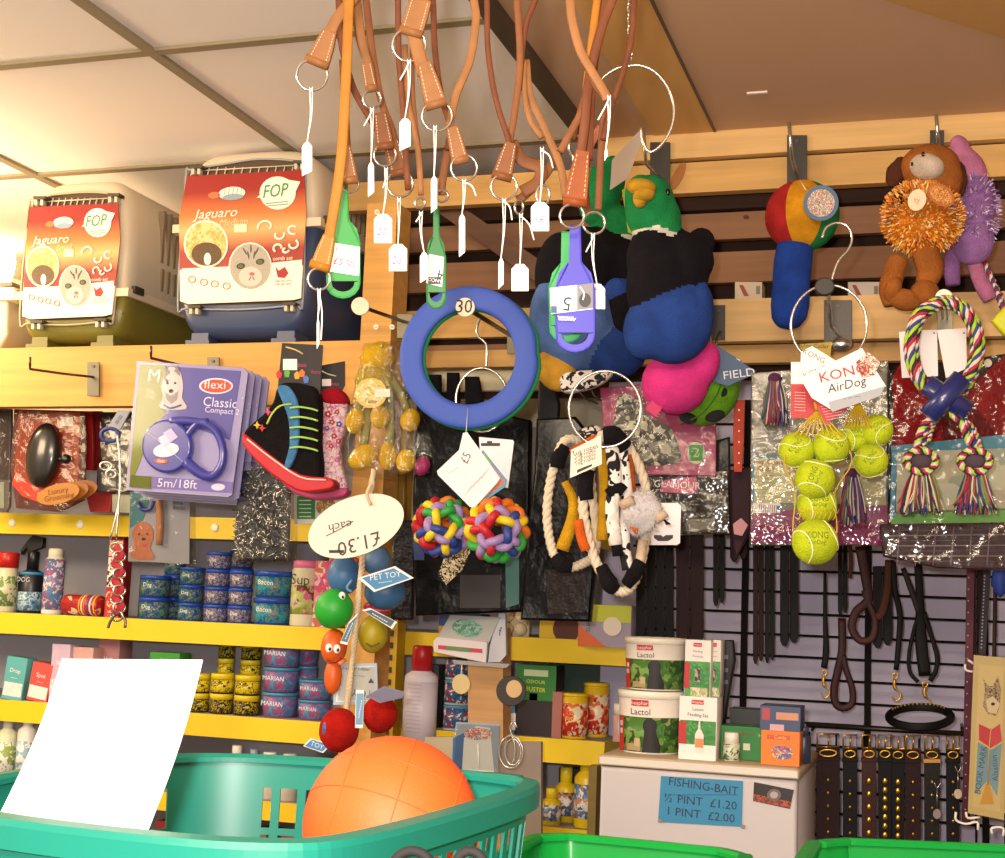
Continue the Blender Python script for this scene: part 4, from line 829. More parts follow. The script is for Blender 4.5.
fuse([lump(fr, 960, 148, 10, 14, PK, 0, 10, -20), lump(fr, 972, 168, 13, 22, PK, 0, 12, -25), lump(fr, 975, 205, 20, 34, H('a878b8', .9, 'fz'), 0, 18), lump(fr, 972, 240, 22, 26, H('a878b8', .9, 'fz'), 0, 18)], .004, 'body', t)
tinsel(t, fr, 974, 213, 22, 40, 22, ['b89ad0', 'd8c8e8', '9c70b4', 'f0e8f8', 'c49cd0'], 620, 0, 5, 5)
for pts in ([(972, 255), (977, 272), (985, 290), (990, 300)], [(955, 245), (952, 265), (953, 285)]): m = MB(fr); m.tb(pts, [7, 7.5, 8, 7], PK if pts[0][0] > 960 else H('9c6cae', .9, 'fz'), False, 5, 12, None, .01); m.build('leg', t)
fr = Fr(925, 180, 2.36, 8); BR, BRD = H('a8642c', .95, 'fz', 50), H('54301c', .95, 'fz', 50)
t = thing('spaniel_plush', 'brown plush spaniel with cream muzzle and orange tinsel coat', 'plush dog', fr)
fuse([lump(fr, 930, 168, 30, 24, BR, 0, 26), lump(fr, 942, 180, 20, 26, BR, 0, 22), lump(fr, 920, 165, 18, 18, BR, 0, 20), lump(fr, 924, 226, 32, 32, H('e09030', .9, 'fz'), .01, 26), lump(fr, 930, 195, 20, 20, H('e09030', .9, 'fz'), 0, 22)], .0045, 'body', t)
m = MB(fr); m.el(927, 167, 17, 13, H('dccab8', .9, 'fz'), -.034, 15, 15); m.build('muzzle', t)
for (x, y, r_) in ((923, 154, 1.6), (912, 164, 1.4)): m = MB(fr); m.el(x, y, r_, r_*1.5, H('141010', .2), -.062, r_); m.build('eye', t)
for (x, y, rx, ry, rt) in ((897, 172, 10, 16, 25), (957, 178, 10, 19, -5)): m = MB(fr); m.el(x, y, rx, ry, BRD, 0, 6, rt, 16, 10, .15); m.build('ear', t)
tinsel(t, fr, 922, 218, 37, 36, 32, ['f0a030', 'e87818', 'f8d070', 'f4b840', 'fbe6b0', 'd86a14'], 2600, 0, 9, 5)
for pts, r_ in (([(899, 258), (893, 275), (890, 290), (893, 305)], [10, 11, 11, 9]), ([(925, 238), (926, 255), (930, 270), (925, 285)], [11, 13, 13, 10])): m = MB(fr); m.tb([(p[0], p[1], -.01) for p in pts], r_, BR, False, 6, 14); m.build('leg', t)
for (x, y, rx, ry) in ((905, 300, 17, 11), (925, 293, 14, 13), (893, 290, 9, 14)): m = MB(fr); m.el(x, y, rx, ry, BR, -.02, 12, 10, 16, 10, .12); m.build('paw', t)
m = MB(fr); m.ci(917, 200, 9, 11, H('f0d0b0', .5), -.088, .001, 20, 0, 20); m.tx('ty', 917, 200, 6, H('e08a60'), -.0895); m.build('paper_label', t)
m = MB(fr); m.ci(941, 195, 15, 10, H('a85c18', .5), -.085, .001, 24, 0, 35); m.ci(941, 195, 12.5, 7.5, H('d08030', .5, 'mx', 150, ['b06a20', 'e0a050', '7c4410']), -.086, .001, 24, 0, 35); m.build('round_card', t)
# ---------------------------------------------------------------- bag of yellow footed plush toys on the wooden post
fr = Fr(382, 400, 2.3, 12); t = thing('plush_bag', 'clear bag of yellow footed plush chicks on the wooden post', 'bag of toys', fr)
YF = H('f0c018', .9, 'fz', 25); GY = H('a8a468', .9, 'fz', 25)
for i, (x0, x1, y1) in enumerate(((372, 356, 410), (378, 381, 408), (386, 407, 410), (370, 364, 445), (384, 390, 445))): m = MB(fr); m.tb([(x0, 372, .004*i), ((x0+x1)/2+3, 392, .004*i), (x1, y1, .004*i)], [5, 4, 4.5], GY, False, 5, 8); m.build('limb', t)
for (x, y, rx, ry, rt) in ((355, 421, 9.5, 13, 5), (380, 417, 10, 12, -10), (410, 420, 10, 12, 10), (363, 457, 16, 11.5, -30), (388, 456, 9, 14, 0), (406, 461, 10, 12, 10)): m = MB(fr); m.el(x, y, rx, ry, YF, 0, 9, rt, 16, 10, .06); m.build('foot', t)
m = MB(fr); m.el(422, 466, 8, 10, H('c03c80', .9, 'fz'), .01, 8, 20); m.build('pink_foot', t)
m = MB(fr); m.el(377, 358, 17, 17, YF, 0, 12, 0, 16, 10, .2); m.el(374, 380, 20, 16, H('cdb040', .9, 'fz', 20), 0, 12, 0, 16, 10, .2); m.build('head', t)
m = MB(fr); m.ci(371, 393, 16, 15, H('e8c860', .5), -.042, .001, 24); m.ci(371, 393, 13, 12, H('f0e4a8', .5, 'mx', 150, ['e8c040', 'f4f0d0', 'c8a848']), -.043, .001, 24); m.tx('Pippy', 371, 401, 4, H('6a4c18'), -.0445); m.rc(375, 389, 390, 397, H('f2ece0', .5), -.0445, .0006); m.build('round_sticker', t)
bag(fr, [(362, 342), (397, 339), (409, 350), (414, 400), (430, 440), (431, 474), (398, 479), (345, 473), (341, 442), (350, 400), (358, 365)], rough=.12, off=-.05, th=.075, par=t, sc_=58, bev=.014)
fr0 = Fr(382, 340, 2.44, 0); m = MB(fr0); m.tube([fr0.l(382, 346, -.16), fr0.l(382, 343, .055)], .003, CHROME(), 8); tag(m.build('display_hook'), 'hook in the post carrying the bag of yellow plush', 'hook')

# ---------------------------------------------------------------- rope string of rubber dog toys with its oval price card
def twist(m, pts, r, mat, strands=3, turns=14, n=8, closed=False, col=None, lumpr=.62):
    path = smooth_path(pts, n, closed); N_ = len(path); acc = 0
    for sI in range(strands):
        q = []
        for i, p in enumerate(path):
            a = path[(i+1) % N_] if closed or i < N_-1 else path[i]; b = path[i-1] if closed or i > 0 else path[i]; tg = (a-b).normalized() if (a-b).length > 1e-9 else Vector((0, 0, 1))
            u = tg.cross(Vector((0, 1, 0))); u = u.normalized() if u.length > 1e-4 else Vector((1, 0, 0)); v = tg.cross(u)
            an = 2*PI*(turns*i/N_+sI/strands); q.append(p+(u*math.cos(an)+v*math.sin(an))*r*.5)
        m.tube(q, r*lumpr, col[sI % len(col)] if col else mat, 6, closed)
fr = Fr(368, 500, 2.12, 14); k = fr.s; RC = H('c8b898', .8)
m = MB(fr); twist(m, [fr.l(*p) for p in ((374, 470, .02), (371, 490, .01), (368, 505, 0), (362, 565, 0), (358, 605, 0), (354, 645, 0), (349, 690, 0), (345, 722, 0))], 3.4*k, RC, 3, 26, 12)
tag(m.build('hanging_rope'), 'cream twisted rope running down behind the oval price card', 'rope')
fr = Fr(356, 526, 2.05, 14); t = thing('price_card', 'cream oval card with upside down handwriting 1.30 pounds each', 'price sign', fr)
m = MB(fr); m.ci(356, 526, 50, 29, H('f0e4d4', .6), 0, .0015, 48, 0, -21); c_ = m.build('card', t)
q = MB(fr); q.tx('£1.30', 359, 543, 15, H('3a3434'), -.0008, 200, 1, .1); q.tx('each', 340, 526, 9, H('3a3434'), -.0008, 196, 1.1, .1); q.rc(329, 550, 344, 553, H('2c2828'), -.0008, .0005); q.tb([(326, 536), (340, 529), (353, 521)], .5, H('3a3434'), False, 3, 4, None, -.0006); q.build('handwriting', c_)
m = MB(fr); m.tb([(371, 505), (367, 495), (371, 484)], 2, RC, False, 4, 6, None, -.004); m.build('rope_end', t)
def rub(label, x, y, rx, ry, col, Y, extra=None, rot=0, name='rubber_ball_toy', fz=True):
    fr = Fr(x, y, Y, 14); t = thing(name, label, 'dog toy', fr, 'rubber toys on the rope'); m = MB(fr); m.el(x, y, rx, ry, H(col, .45, fz if isinstance(fz, str) else 'ru'), 0, (rx+ry)/2, rot, 22, 14, .03); m.build('ball', t)
    return t, fr
def eyes(t, fr, pts, r=4):
    for (x, y, o_) in pts:
        m = MB(fr); m.el(x, y, r, r*1.25, H('f4f0e8', .3), o_, r*.6); m.el(x+.8, y+1, r*.4, r*.5, H('141018', .2), o_-r*.6*fr.s, r*.3); m.build('eye', t)
t, fr = rub('blue rubber ball toy with red cap, half behind the oval price card', 344, 575, 17, 20, '3c6c9c', 2.16); m = MB(fr); m.rg(344, 561, 13, 3.5, 2.5, H('b83038', .4), 0, 8, 24, .0); m.build('red_collar', t)
t, fr = rub('dusty blue rubber ball toy topmost right of the rope', 376, 560, 15, 15, '5a80a8', 2.2)
t, fr = rub('blue rubber ball toy with red collar right of the rope, under the blue card', 385, 592, 21, 18, '34608c', 2.16); m = MB(fr); m.rg(378, 607, 12, 3.5, 3, H('a82c40', .4), 0, 8, 24); m.build('red_collar', t); m = MB(fr); m.tb([(352, 580), (347, 588), (352, 592)], 1.6, H('5a88b0', .4), False, 4, 6, None, -.01); m.build('handle', t)
t, fr = rub('green rubber ball toy with one eye left of the rope', 334, 609, 19.5, 20, '1fa030', 2.1); eyes(t, fr, [(342, 596, -.02)], 3.4); 
t, fr = rub('olive yellow rubber ball toy between the dangling cards', 373, 634, 15, 19, 'a89818', 2.15); m = MB(fr); m.tb([(366, 643), (372, 646), (379, 643)], .8, H('5a4c10'), False, 4, 5, None, -.031); m.build('mouth', t)
t, fr = rub('orange rubber toy with a face, below the green ball', 334, 647, 13, 18, 'd05a18', 2.12, name='rubber_face_toy'); eyes(t, fr, [(329, 648, -.026), (337, 649, -.026)], 3.6)
m = MB(fr); m.el(333, 676, 9, 18, H('d05a18', .45, 'ru'), .0, 9); m.build('body', t); m = MB(fr); m.tb([(327, 659, -.03), (334, 662, -.033), (341, 658, -.03)], 1.2, H('8c2c10'), False, 4, 6); m.build('mouth', t); m = MB(fr); m.tb([(345, 660, -.01), (339, 664, -.02)], 2.2, H('e88a50', .4), False, 0, 8); m.build('hand', t)
t, fr = rub('fuzzy red ball toy at the rope end, lower left one', 339, 730, 20, 22, 'b81c14', 2.06, fz='fz'); m = MB(fr); m.el(326, 729, 4, 8, H('3060a0', .4), -.02, 5); m.build('blue_spot', t)
t, fr = rub('fuzzy red ball toy right of the rope end, under a grey card', 380, 714, 17.5, 19, 'b81c14', 2.1, fz='fz')
def flap(label, pts, col, Y, lines=3, yaw=14, border='e4e8ea', rot=0, word=None, sz=6):
    fr = Fr(pts[0][0], pts[0][1], Y, yaw); m = MB(fr); m.pl(pts, H(border, .5), 0, .0012); cx = sum(p[0] for p in pts)/len(pts); cy = sum(p[1] for p in pts)/len(pts)
    m.pl([(cx+(x-cx)*.86, cy+(y-cy)*.82) for x, y in pts], H(col, .45), -.0008, .0006)
    for i in range(lines): m.tx((word or '-------') if i == 0 else '-------', cx, cy-(lines-1)*2.5+i*5.5, sz if i == 0 else 4.5, H('d8e4ea'), -.0012, rot)
    return tag(m.build('hang_card'), label, 'card label', 'card labels on the rope toys')
flap('sky blue card label jutting right beside the rope', [(358, 578), (395, 566), (414, 578), (374, 592)], '2c7cb0', 2.08, 2, rot=12, word='PET TOY')
flap('dark blue card label edge-on above the olive ball', [(362, 610), (370, 608), (397, 622), (392, 629)], '2c4c5c', 2.08, 1, rot=-25)
flap('narrow blue card label left of the rope below the green ball', [(349, 622), (358, 613), (347, 645), (340, 643)], '3a6880', 2.06, 1, rot=70)
flap('blue edged card label under the lower left red ball', [(311, 738), (331, 745), (323, 753), (303, 746)], '3c80b8', 2.04, 1, rot=-15, word='TOY', sz=5)
flap('narrow pale blue card hanging between the two red balls', [(356, 690), (364, 690), (363, 728), (355, 728)], '6a9cc0', 2.05, 1, rot=85)
flap('grey card label on top of the right red ball', [(366, 696), (384, 686), (405, 692), (402, 698), (380, 703)], '62607c', 2.03, 0, border='6e6c84')
fr = Fr(355, 684, 2.14, 12); t = thing('blister_card', 'white blister card with clear front hanging behind the rope', 'packet', fr)
m = MB(fr); m.pl([(335, 664), (377, 663), (378, 704), (333, 705)], H('a8bccc', .4), 0, .002, .0006); c_ = m.build('card', t); q = MB(fr); q.pl([(338, 667), (374, 666), (375, 701), (336, 702)], H('dfe4ea', .4), -.001, .001)
q.tx('made of rubber', 356, 668.5, 3.4, H('5a6a80'), -.0018); q.tx('---- ---', 356, 675, 5, H('6a7488'), -.0018); q.tx('TOY', 362, 693, 8, H('6a8cb4'), -.0018, 180); q.pl([(368, 683), (371, 678), (374, 683)], H('4a4c5c'), -.0018, .0005); q.build('print', c_)
bag(fr, [(338, 668), (373, 667), (374, 700), (337, 701)], rough=.08, off=-.012, th=.01, par=t, name='clear_blister', sc_=4, bev=.003)

# ---------------------------------------------------------------- two balls woven of coloured rubber rings
def ringball(label, cx, cy, R_, Y, seed):
    fr = Fr(cx, cy, Y, 12); t = thing('ring_ball', label, 'dog toy', fr, 'balls of coloured rubber rings'); random.seed(seed); k = fr.s; R = R_*k
    ph = (1+5**.5)/2; ax = [Vector(v).normalized() for v in [(0, 1, ph), (0, -1, ph), (0, 1, -ph), (0, -1, -ph), (1, ph, 0), (-1, ph, 0), (1, -ph, 0), (-1, -ph, 0), (ph, 0, 1), (-ph, 0, 1), (ph, 0, -1), (-ph, 0, -1)]]
    Rm = Matrix.Rotation(seed*.7+.3, 3, 'Y') @ Matrix.Rotation(.5+seed*.2, 3, 'X')
    cs = ['d87018', '2c9a3c', 'b81c2c', '28408c', 'dcc41c', '9a80b8']*2; random.shuffle(cs)
    for a_, c_ in zip(ax, cs):
        near = max((x for x in ax if x is not a_ and abs(x.dot(a_)) < .99), key=lambda x: x.dot(a_))
        a = Rm @ a_; nb = Rm @ near; u = (nb-a*nb.dot(a)).normalized(); v = a.cross(u); al = .72; pts = []
        for i in range(40):
            f = 2*PI*i/40; rr = 1+.115*math.sin(5*f); d = a*math.cos(al)+(u*math.cos(f)+v*math.sin(f))*math.sin(al); pts.append(d*(R*.84*rr))
        m = MB(fr); m.tube(pts, R*.14, H(c_, .5), 9, True); m.build('rubber_ring', t)
    return t
ringball('ball of woven coloured rubber rings, left of the pair', 443, 527, 30, 2.12, 1)
ringball('ball of woven coloured rubber rings, right of the pair', 497, 530, 32, 2.08, 2)
fr = Fr(468, 475, 2.06, 12); t = thing('swing_card', 'white square card hung by one corner with handwritten 5 pounds', 'card label', fr)
m = MB(fr); m.pl([(463, 433), (467, 432), (500, 478), (497, 483), (475, 507), (470, 507), (438, 475), (437, 471), (459, 450)], H('efe8ea', .5), 0, .0012, 0, 0); m.build('card', t)
q = MB(fr); q.tx('£5', 466, 458, 9, H('5a5058'), -.0008, 70, .9); q.tx('--------', 453, 470, 4, H('888090'), -.0008, 35)
for i in range(5): q.tx('-------', 468+i*4.2, 490-i*4.2, 4.5, H('8a8490'), -.0008, 60)
q.build('print', t); m = MB(fr); m.tb([(468, 408, .06), (466, 434, 0)], .4, H('e4e0dc'), False, 0, 5); m.build('string', t)
fr = Fr(497, 460, 2.1, 12); m = MB(fr); m.pl([(479, 437), (513, 440), (514, 442), (508, 488), (482, 484)], H('ece8ee', .5), 0, .0015); m.rc(481, 443, 500, 446, H('2a2628'), -.0008, .0006); m.rc(487, 441, 492, 444, H('2a2628'), -.001, .0006); tag(m.build('backing_card'), 'white backing card with black hanging slot behind the ring balls', 'card')
fr = Fr(490, 475, 2.08, 12); m = MB(fr); m.pl([(476, 458), (483, 450), (507, 480), (505, 487), (480, 504), (470, 500)], H('3c8cb0', .4), 0, .0012); m.pl([(478, 461), (484, 454), (504, 481), (502, 485), (481, 500), (474, 497)], H('c85a20', .4), -.0008, .0006); m.pl([(478, 461), (484, 453), (492, 464), (486, 466)], H('7ab030', .4), -.0014, .0006); m.ci(493, 476, 2.6, 2.6, H('e8d8c0'), -.0014, .0005, 12); m.ci(484, 487, 2.6, 2.6, H('3c4a70'), -.0014, .0005, 12); m.tx('toy', 488, 482, 5, H('f0e0c8'), -.0016, 50); tag(m.build('hang_card'), 'orange and teal card label tucked behind the white square card', 'card label')

# ---------------------------------------------------------------- shiny black packs behind the middle toys
BP = H('060609', .3, 'cr', 12)
def pack(label, pts, Y, mat, th=.03, name='plastic_pack', yaw=6, bev=.006, detail=None, sheen=True, film=None, cat='packet', grp=None):
    fr = Fr(pts[0][0], pts[0][1], Y, yaw); t = thing(name, label, cat, fr, grp); m = MB(fr); m.pl(pts, mat, 0, th, bev); m.build('body', t)
    if detail: q = MB(fr); detail(q); q.build('print', t)
    if film is not None: bag(fr, pts, rough=film, off=-.01, th=.008, par=t, name='clear_film', sc_=28, bev=.002)
    return t, fr
def d1(q):
    q.pl([(452, 535), (470, 520), (480, 530), (462, 570), (446, 585), (438, 575)], H('cdb888', .25, 'mx', 120, ['16161a', '101014', 'e8dcc0']), -.001, .001)
    q.pl([(505, 530), (519, 528), (519, 604), (506, 608)], H('24605c', .4), -.001, .001); q.pl([(412, 520), (424, 520), (424, 560), (414, 560)], H('1c3068', .4), -.001, .001); q.rc(460, 575, 500, 608, H('241c1c', .3), -.001, .001)
pack('wide shiny black plastic pack behind the ring balls', [(416, 395), (470, 405), (530, 420), (530, 560), (522, 612), (415, 616), (412, 500)], 2.34, BP, detail=d1)
pack('tall black plastic pack right of the ring balls, crackled with glints', [(536, 418), (575, 416), (595, 440), (596, 560), (590, 622), (520, 620), (526, 540), (534, 470)], 2.30, BP, detail=lambda q: (q.pl([(545, 570), (586, 566), (584, 612), (548, 614)], H('2a2220', .35, 'cr', 40), -.001, .001)))
pack('black strap pouch hanging from two chrome prongs', [(540, 366), (552, 366), (560, 404), (558, 440), (538, 440), (537, 400)], 2.4, H('121014', .5, 'lh'), .012)
pack('dull black cloth pack behind the blue frisbee, left one', [(424, 374), (440, 374), (442, 470), (420, 470)], 2.5, H('15131a', .8, 'fz'), .02); pack('dull black cloth pack behind the blue frisbee, middle one', [(446, 372), (458, 372), (462, 470), (444, 470)], 2.52, H('17151c', .8, 'fz'), .02); pack('dull black cloth pack behind the blue frisbee, right one', [(464, 376), (478, 376), (490, 440), (530, 450), (528, 480), (466, 478)], 2.5, H('15131a', .8, 'fz'), .02)
pack('olive gold carton edge standing beside the wooden post', [(388, 474), (405, 474), (405, 520), (388, 520)], 2.66, H('8c6a10', .4), .02)
pack('narrow glinting black pack beside the wooden post', [(392, 520), (416, 520), (412, 620), (390, 620)], 2.45, H('1a181c', .25, 'cr', 40), .02)
for (x0, y0, x1, y1, nm) in ((530, 352, 546, 364, 'left'), (550, 364, 566, 352, 'right')):
    pass
fr = Fr(548, 366, 2.42, 5); m = MB(fr); m.tb([(530, 350, -.05), (538, 362, -.03), (546, 366, 0)], 1, CHROME(), False, 4, 6); m.tb([(566, 352, -.05), (558, 364, -.03), (549, 367, 0)], 1, CHROME(), False, 4, 6); tag(m.build('wire_prongs'), 'two spread chrome wire prongs above the black strap pouch', 'hook')
# dark hook frames under the cow print scrap
fr = Fr(590, 395, 2.5, 5); m = MB(fr); 
for dx in (0, 12): m.tb([(577+dx, 382, -.02), (583+dx, 396, -.05), (598+dx, 404, -.05)], 1.2, H('2c2620', .4), False, 3, 6)
m.rc(578, 378, 606, 384, H('241e18', .5), 0, .01); tag(m.build('wire_bracket'), 'dark double wire bracket seen inside the middle ring hanger', 'hook')

# ---------------------------------------------------------------- cow print rope tug toys
COW = H('efe9e2', .9, 'mx', 46, ['16141a', 'ece6e0', 'd8d2cc']); ROPE = H('d9ccb4', .85); BK = H('17151a', .9, 'fz')
def tug(label, pts, sleeves, Y, r=4.6, yaw=10):
    fr = Fr(pts[0][0], pts[0][1], Y, yaw); t = thing('rope_tug_toy', label, 'dog toy', fr, 'cow print rope toys'); m = MB(fr)
    twist(m, [fr.l(*p) for p in pts], r*fr.s, ROPE, 3, 15, 10, True); m.build('rope_loop', t)
    for pp, rr, mt in sleeves: m = MB(fr); m.tb(pp, rr, mt, False, 5, 12); m.build('fabric_sleeve', t)
    return t, fr
t, fr = tug('left loop of cream rope with black fabric sleeves and yellow limb', [(566, 440, 0), (553, 470, 0), (547, 510, 0), (551, 545, 0), (562, 566, .0), (582, 564, .01), (596, 548, .03), (592, 490, .05), (586, 450, .03)], [([(557, 468, -.004), (559, 458, -.004), (566, 446, -.004)], [7, 8, 6], BK), ([(556, 556, -.004), (562, 564, -.006), (572, 566, -.004)], [7, 9, 7], BK), ([(580, 436, -.005), (595, 432, -.005), (602, 440, 0)], [6, 7, 6], H('c8c0ba', .9, 'mx', 60, ['16141a']))], 2.08)
m = MB(fr); m.tb([(565, 482, -.01), (573, 500, -.012), (572, 520, -.012), (562, 550, -.012)], [4, 5, 6, 7], H('d8a420', .9, 'fz'), False, 5, 10); m.build('yellow_limb', t)
m = MB(fr); m.tb([(571, 452, -.006), (588, 442, -.012), (600, 434, -.006)], 4, H('d06428', .9, 'fz'), False, 4, 10); m.build('orange_limb', t)
t, fr = tug('right loop of cream rope hung in front, with cow print fabric and fluffy white tail', [(604, 434, 0), (590, 470, 0), (583, 505, 0), (591, 548, 0), (605, 578, 0), (622, 592, 0), (636, 578, .02), (645, 540, .03), (646, 490, .03), (630, 450, .02)], [([(587, 500, -.003), (585, 485, -.004), (588, 470, -.003)], [7, 8.5, 7], BK), ([(601, 566, -.004), (610, 584, -.006), (616, 590, -.003)], [6, 9, 6], BK), ([(626, 585, 0), (634, 574, -.003), (641, 562, 0)], [6, 8, 7], BK), ([(604, 436, -.01), (614, 436, -.01), (624, 448, 0)], [9, 10, 9], BK)], 2.02, 5)
for pts, rr, mt in (([(612, 448, -.01), (615, 480, -.012), (612, 510, -.012), (616, 545, -.01)], 7, COW), ([(622, 450, .0), (627, 500, .0), (624, 540, 0), (628, 570, 0)], 6, COW), ([(603, 450, .02), (605, 490, .02), (602, 540, .02)], 6, H('d8a420', .9, 'fz')), ([(578, 520, -.01), (582, 540, -.012), (586, 550, -.01)], 5, H('e06820', .9, 'fz')), ([(628, 455, .02), (632, 500, .02)], 5, H('d06428', .9, 'fz')), ([(608, 495, -.015), (618, 488, -.016), (624, 492, -.015)], 6, BK), ([(634, 525, -.02), (640, 530, -.025)], 6, H('e06820', .9, 'fz')), ([(616, 540, -.01), (618, 556, -.01)], 5.5, BK)):
    m = MB(fr); m.tb(pts, rr, mt, False, 5, 12); m.build('fabric_limb', t)
m = MB(fr); random.seed(4); WF = H('e6e2e6', .95, 'fz', 30); m.el(642, 513, 18, 22, WF, -.02, 16, 10, 18, 12, .25); c = fr.l(642, 513, -.02)
for i in range(500):
    d = Vector((random.gauss(0, 1), random.gauss(0, 1), random.gauss(0, 1))).normalized(); p = c+Vector((d.x*18*fr.s, d.y*16*fr.s, d.z*22*fr.s)); e = p+(d+Vector((random.gauss(0, .5), random.gauss(0, .5), random.gauss(0, .5)))).normalized()*4.5*fr.s; sd = d.orthogonal().normalized()*.5*fr.s
    m.add([p-sd, p+sd, e], [(0, 1, 2)], WF)
m.build('fluffy_tail', t)
for pts in ([(622, 505, -.03), (633, 500, -.04)], [(655, 520, -.03), (666, 512, -.03)], [(643, 540, .0), (640, 560, .0), (636, 572, 0)]): m = MB(fr); m.tb(pts, 5, H('dcc4a8', .9, 'fz'), False, 3, 10); m.build('stub', t)
m = MB(fr); m.pl([(666, 525), (662, 517), (671, 524)], BK, -.03, .006); m.build('dark_tip', t)
fr = Fr(584, 460, 1.98, 10); m = MB(fr); m.pl([(571, 450), (601, 435), (602, 464), (570, 478)], H('eee4d0', .5), 0, .001)
for i in range(4): m.tx('Tug ropes', 585, 450+i*3.6, 4 if i else 5, H('5a4440'), -.0008, 22)
m.pl([(577, 470), (584, 467), (592, 464), (592, 466), (577, 473)], H('201c1c'), -.0008, .0005); tag(m.build('hang_card'), 'cream printed card tied to the cow print ropes', 'card label')
fr = Fr(664, 524, 2.16, 8); m = MB(fr); m.pl([(650, 503), (678, 503), (681, 506), (680, 543), (677, 545), (648, 545), (646, 542), (647, 520)], H('efeaf0', .5), 0, .0015); m.pl([(654, 535), (661, 535), (663, 537), (666, 535), (673, 535), (673, 538), (668, 541), (658, 541), (654, 538)], H('1c181c'), -.0008, .0005); m.tx('----', 664, 520, 5, H('7c747c'), -.0008, 20); tag(m.build('backing_card'), 'white card with black euro slot beside the fluffy white tail', 'card')

# ---------------------------------------------------------------- pink GLAMOUR coat pack and neighbours
def d2(q):
    fur = H('8f8c80', .7, 'mx', 55, ['3c3a34', 'bcb8a8', '5c5a50', 'd8d2c0']); q.pl([(618, 398), (626, 394), (640, 402), (650, 418), (668, 425), (676, 440), (680, 462), (650, 466), (632, 470), (618, 452), (613, 430), (616, 410)], fur, -.003, .002, 0, 3); q.pl([(612, 430), (622, 436), (634, 466), (620, 468), (611, 450)], H('f0e8d8'), -.002, .001)
    q.ci(696, 453, 9, 11, H('c8d8a8'), -.001, .001, 20); q.rc(689, 445, 703, 461, H('2e8a3c'), -.002, .001); q.tx('2', 696, 453, 10, H('a8d070'), -.003)
fr_pts = [(600, 388), (640, 384), (650, 396), (716, 420), (716, 476), (612, 474), (604, 440)]
pack('magenta card pack with a grey furry animal picture beside the pink plush ball', fr_pts, 2.42, H('b01c6a', .45), .006, detail=d2, bev=.001, yaw=6, film=.06)
def d3(q): q.pl([(664, 480), (696, 476), (698, 490), (692, 494), (660, 492)], H('d8488c', .4), -.001, .001, .0); q.tx('GLAMOUR', 677, 485, 7.5, H('f6eef0'), -.0022, 0, .95); q.pl([(686, 520), (715, 518), (714, 528), (690, 532)], H('9a9894', .25, 'cr', 60), -.001, .001)
pack('clear and charcoal pack with pink lettered badge under the magenta card', [(640, 476), (728, 470), (730, 534), (642, 534)], 2.44, H('38302e', .3, 'cr', 30), .012, detail=d3, film=.08)
pack('dark pack edge right of the magenta card', [(716, 440), (730, 436), (731, 535), (716, 535)], 2.5, H('22201e', .3, 'cr', 30), .012)
def d4(q):
    for y in (410, 420, 431, 442, 453, 463): q.ci(739, y, .9, .9, H('e8c8b0', .3), -.002, .001, 10)
pack('orange red leather collar strap with eyelets hanging beside the pink card', [(734, 400), (745, 400), (744, 440), (742, 472), (734, 472), (733, 440)], 2.45, H('c4401c', .5, 'lh'), .004, name='hanging_collar', cat='dog collar', detail=d4, bev=.001)
pack('maroon strap pack between the orange collar and the tennis balls', [(729, 470), (752, 466), (752, 530), (736, 558), (730, 530)], 2.5, H('3a1c24', .6, 'lh'), .01)
pack('tiny pink printed tag on the maroon strap', [(733, 524), (741, 518), (748, 525), (742, 536), (734, 534)], 2.46, H('b87a80', .5), .002, bev=0)
# two big packs behind the tennis balls and figure eight rope
def d5(q):
    q.pl([(752, 455), (796, 457), (887, 460), (888, 500), (752, 505)], H('3c80a8', .5), -.0006, .0006); q.pl([(755, 458), (797, 460), (797, 503), (754, 503)], H('bcb98c', .5), -.0012, .0006); q.tx('Dog Coats', 768, 462, 5, H('8c3428'), -.002); q.tx('Collars', 767, 469, 5, H('8c3428'), -.002)
    for i in range(7): q.tx('----------', 772, 475+i*3.6, 4.5, H('7a7858'), -.002)
    q.rc(753, 503, 780, 513, H('e0d8d8'), -.0022, .0006); q.tx('|||||||||', 768, 508, 6, H('38303c'), -.003); q.ci(779, 508, 2, 2.5, H('3c5ca0'), -.003, .0005, 12)
    q.pl([(753, 512), (887, 505), (888, 526), (753, 526)], H('ae1c70', .4), -.002, .0008); q.pl([(750, 525), (888, 525), (887, 545), (752, 543)], H('7c1c54', .3, 'cr', 30), -.003, .001); q.pl([(798, 459), (886, 461), (886, 505), (798, 503)], H('b4ac88', .5), -.0012, .0006)
t, fr = pack('clear pack with pink banded card reading Dog Coats Collars behind the tennis balls', [(751, 373), (889, 360), (890, 545), (750, 545)], 2.30, H('6c6460', .35, 'mx', 30, ['5a504c', '7c7470', '4c4240']), .02, detail=d5, film=.1)
def tassel(m, fr, x, y, w, h, cols, n, off, seed):
    random.seed(seed); ms = [H(c_, .85) for c_ in cols]
    for i in range(n):
        a = random.uniform(-1, 1); b = random.uniform(-.012, .012); m.tb([(x+a*w*.4, y, off+b*.5), (x+a*w*.75+random.uniform(-3, 3), y+h*.5, off+b), (x+a*w+random.uniform(-4, 4), y+h*random.uniform(.8, 1.1), off+b)], .9, random.choice(ms), False, 3, 4)
MC = ['7c2c4c', '3c3c78', 'c8bca0', '8c3848', '506848', '2a2850']
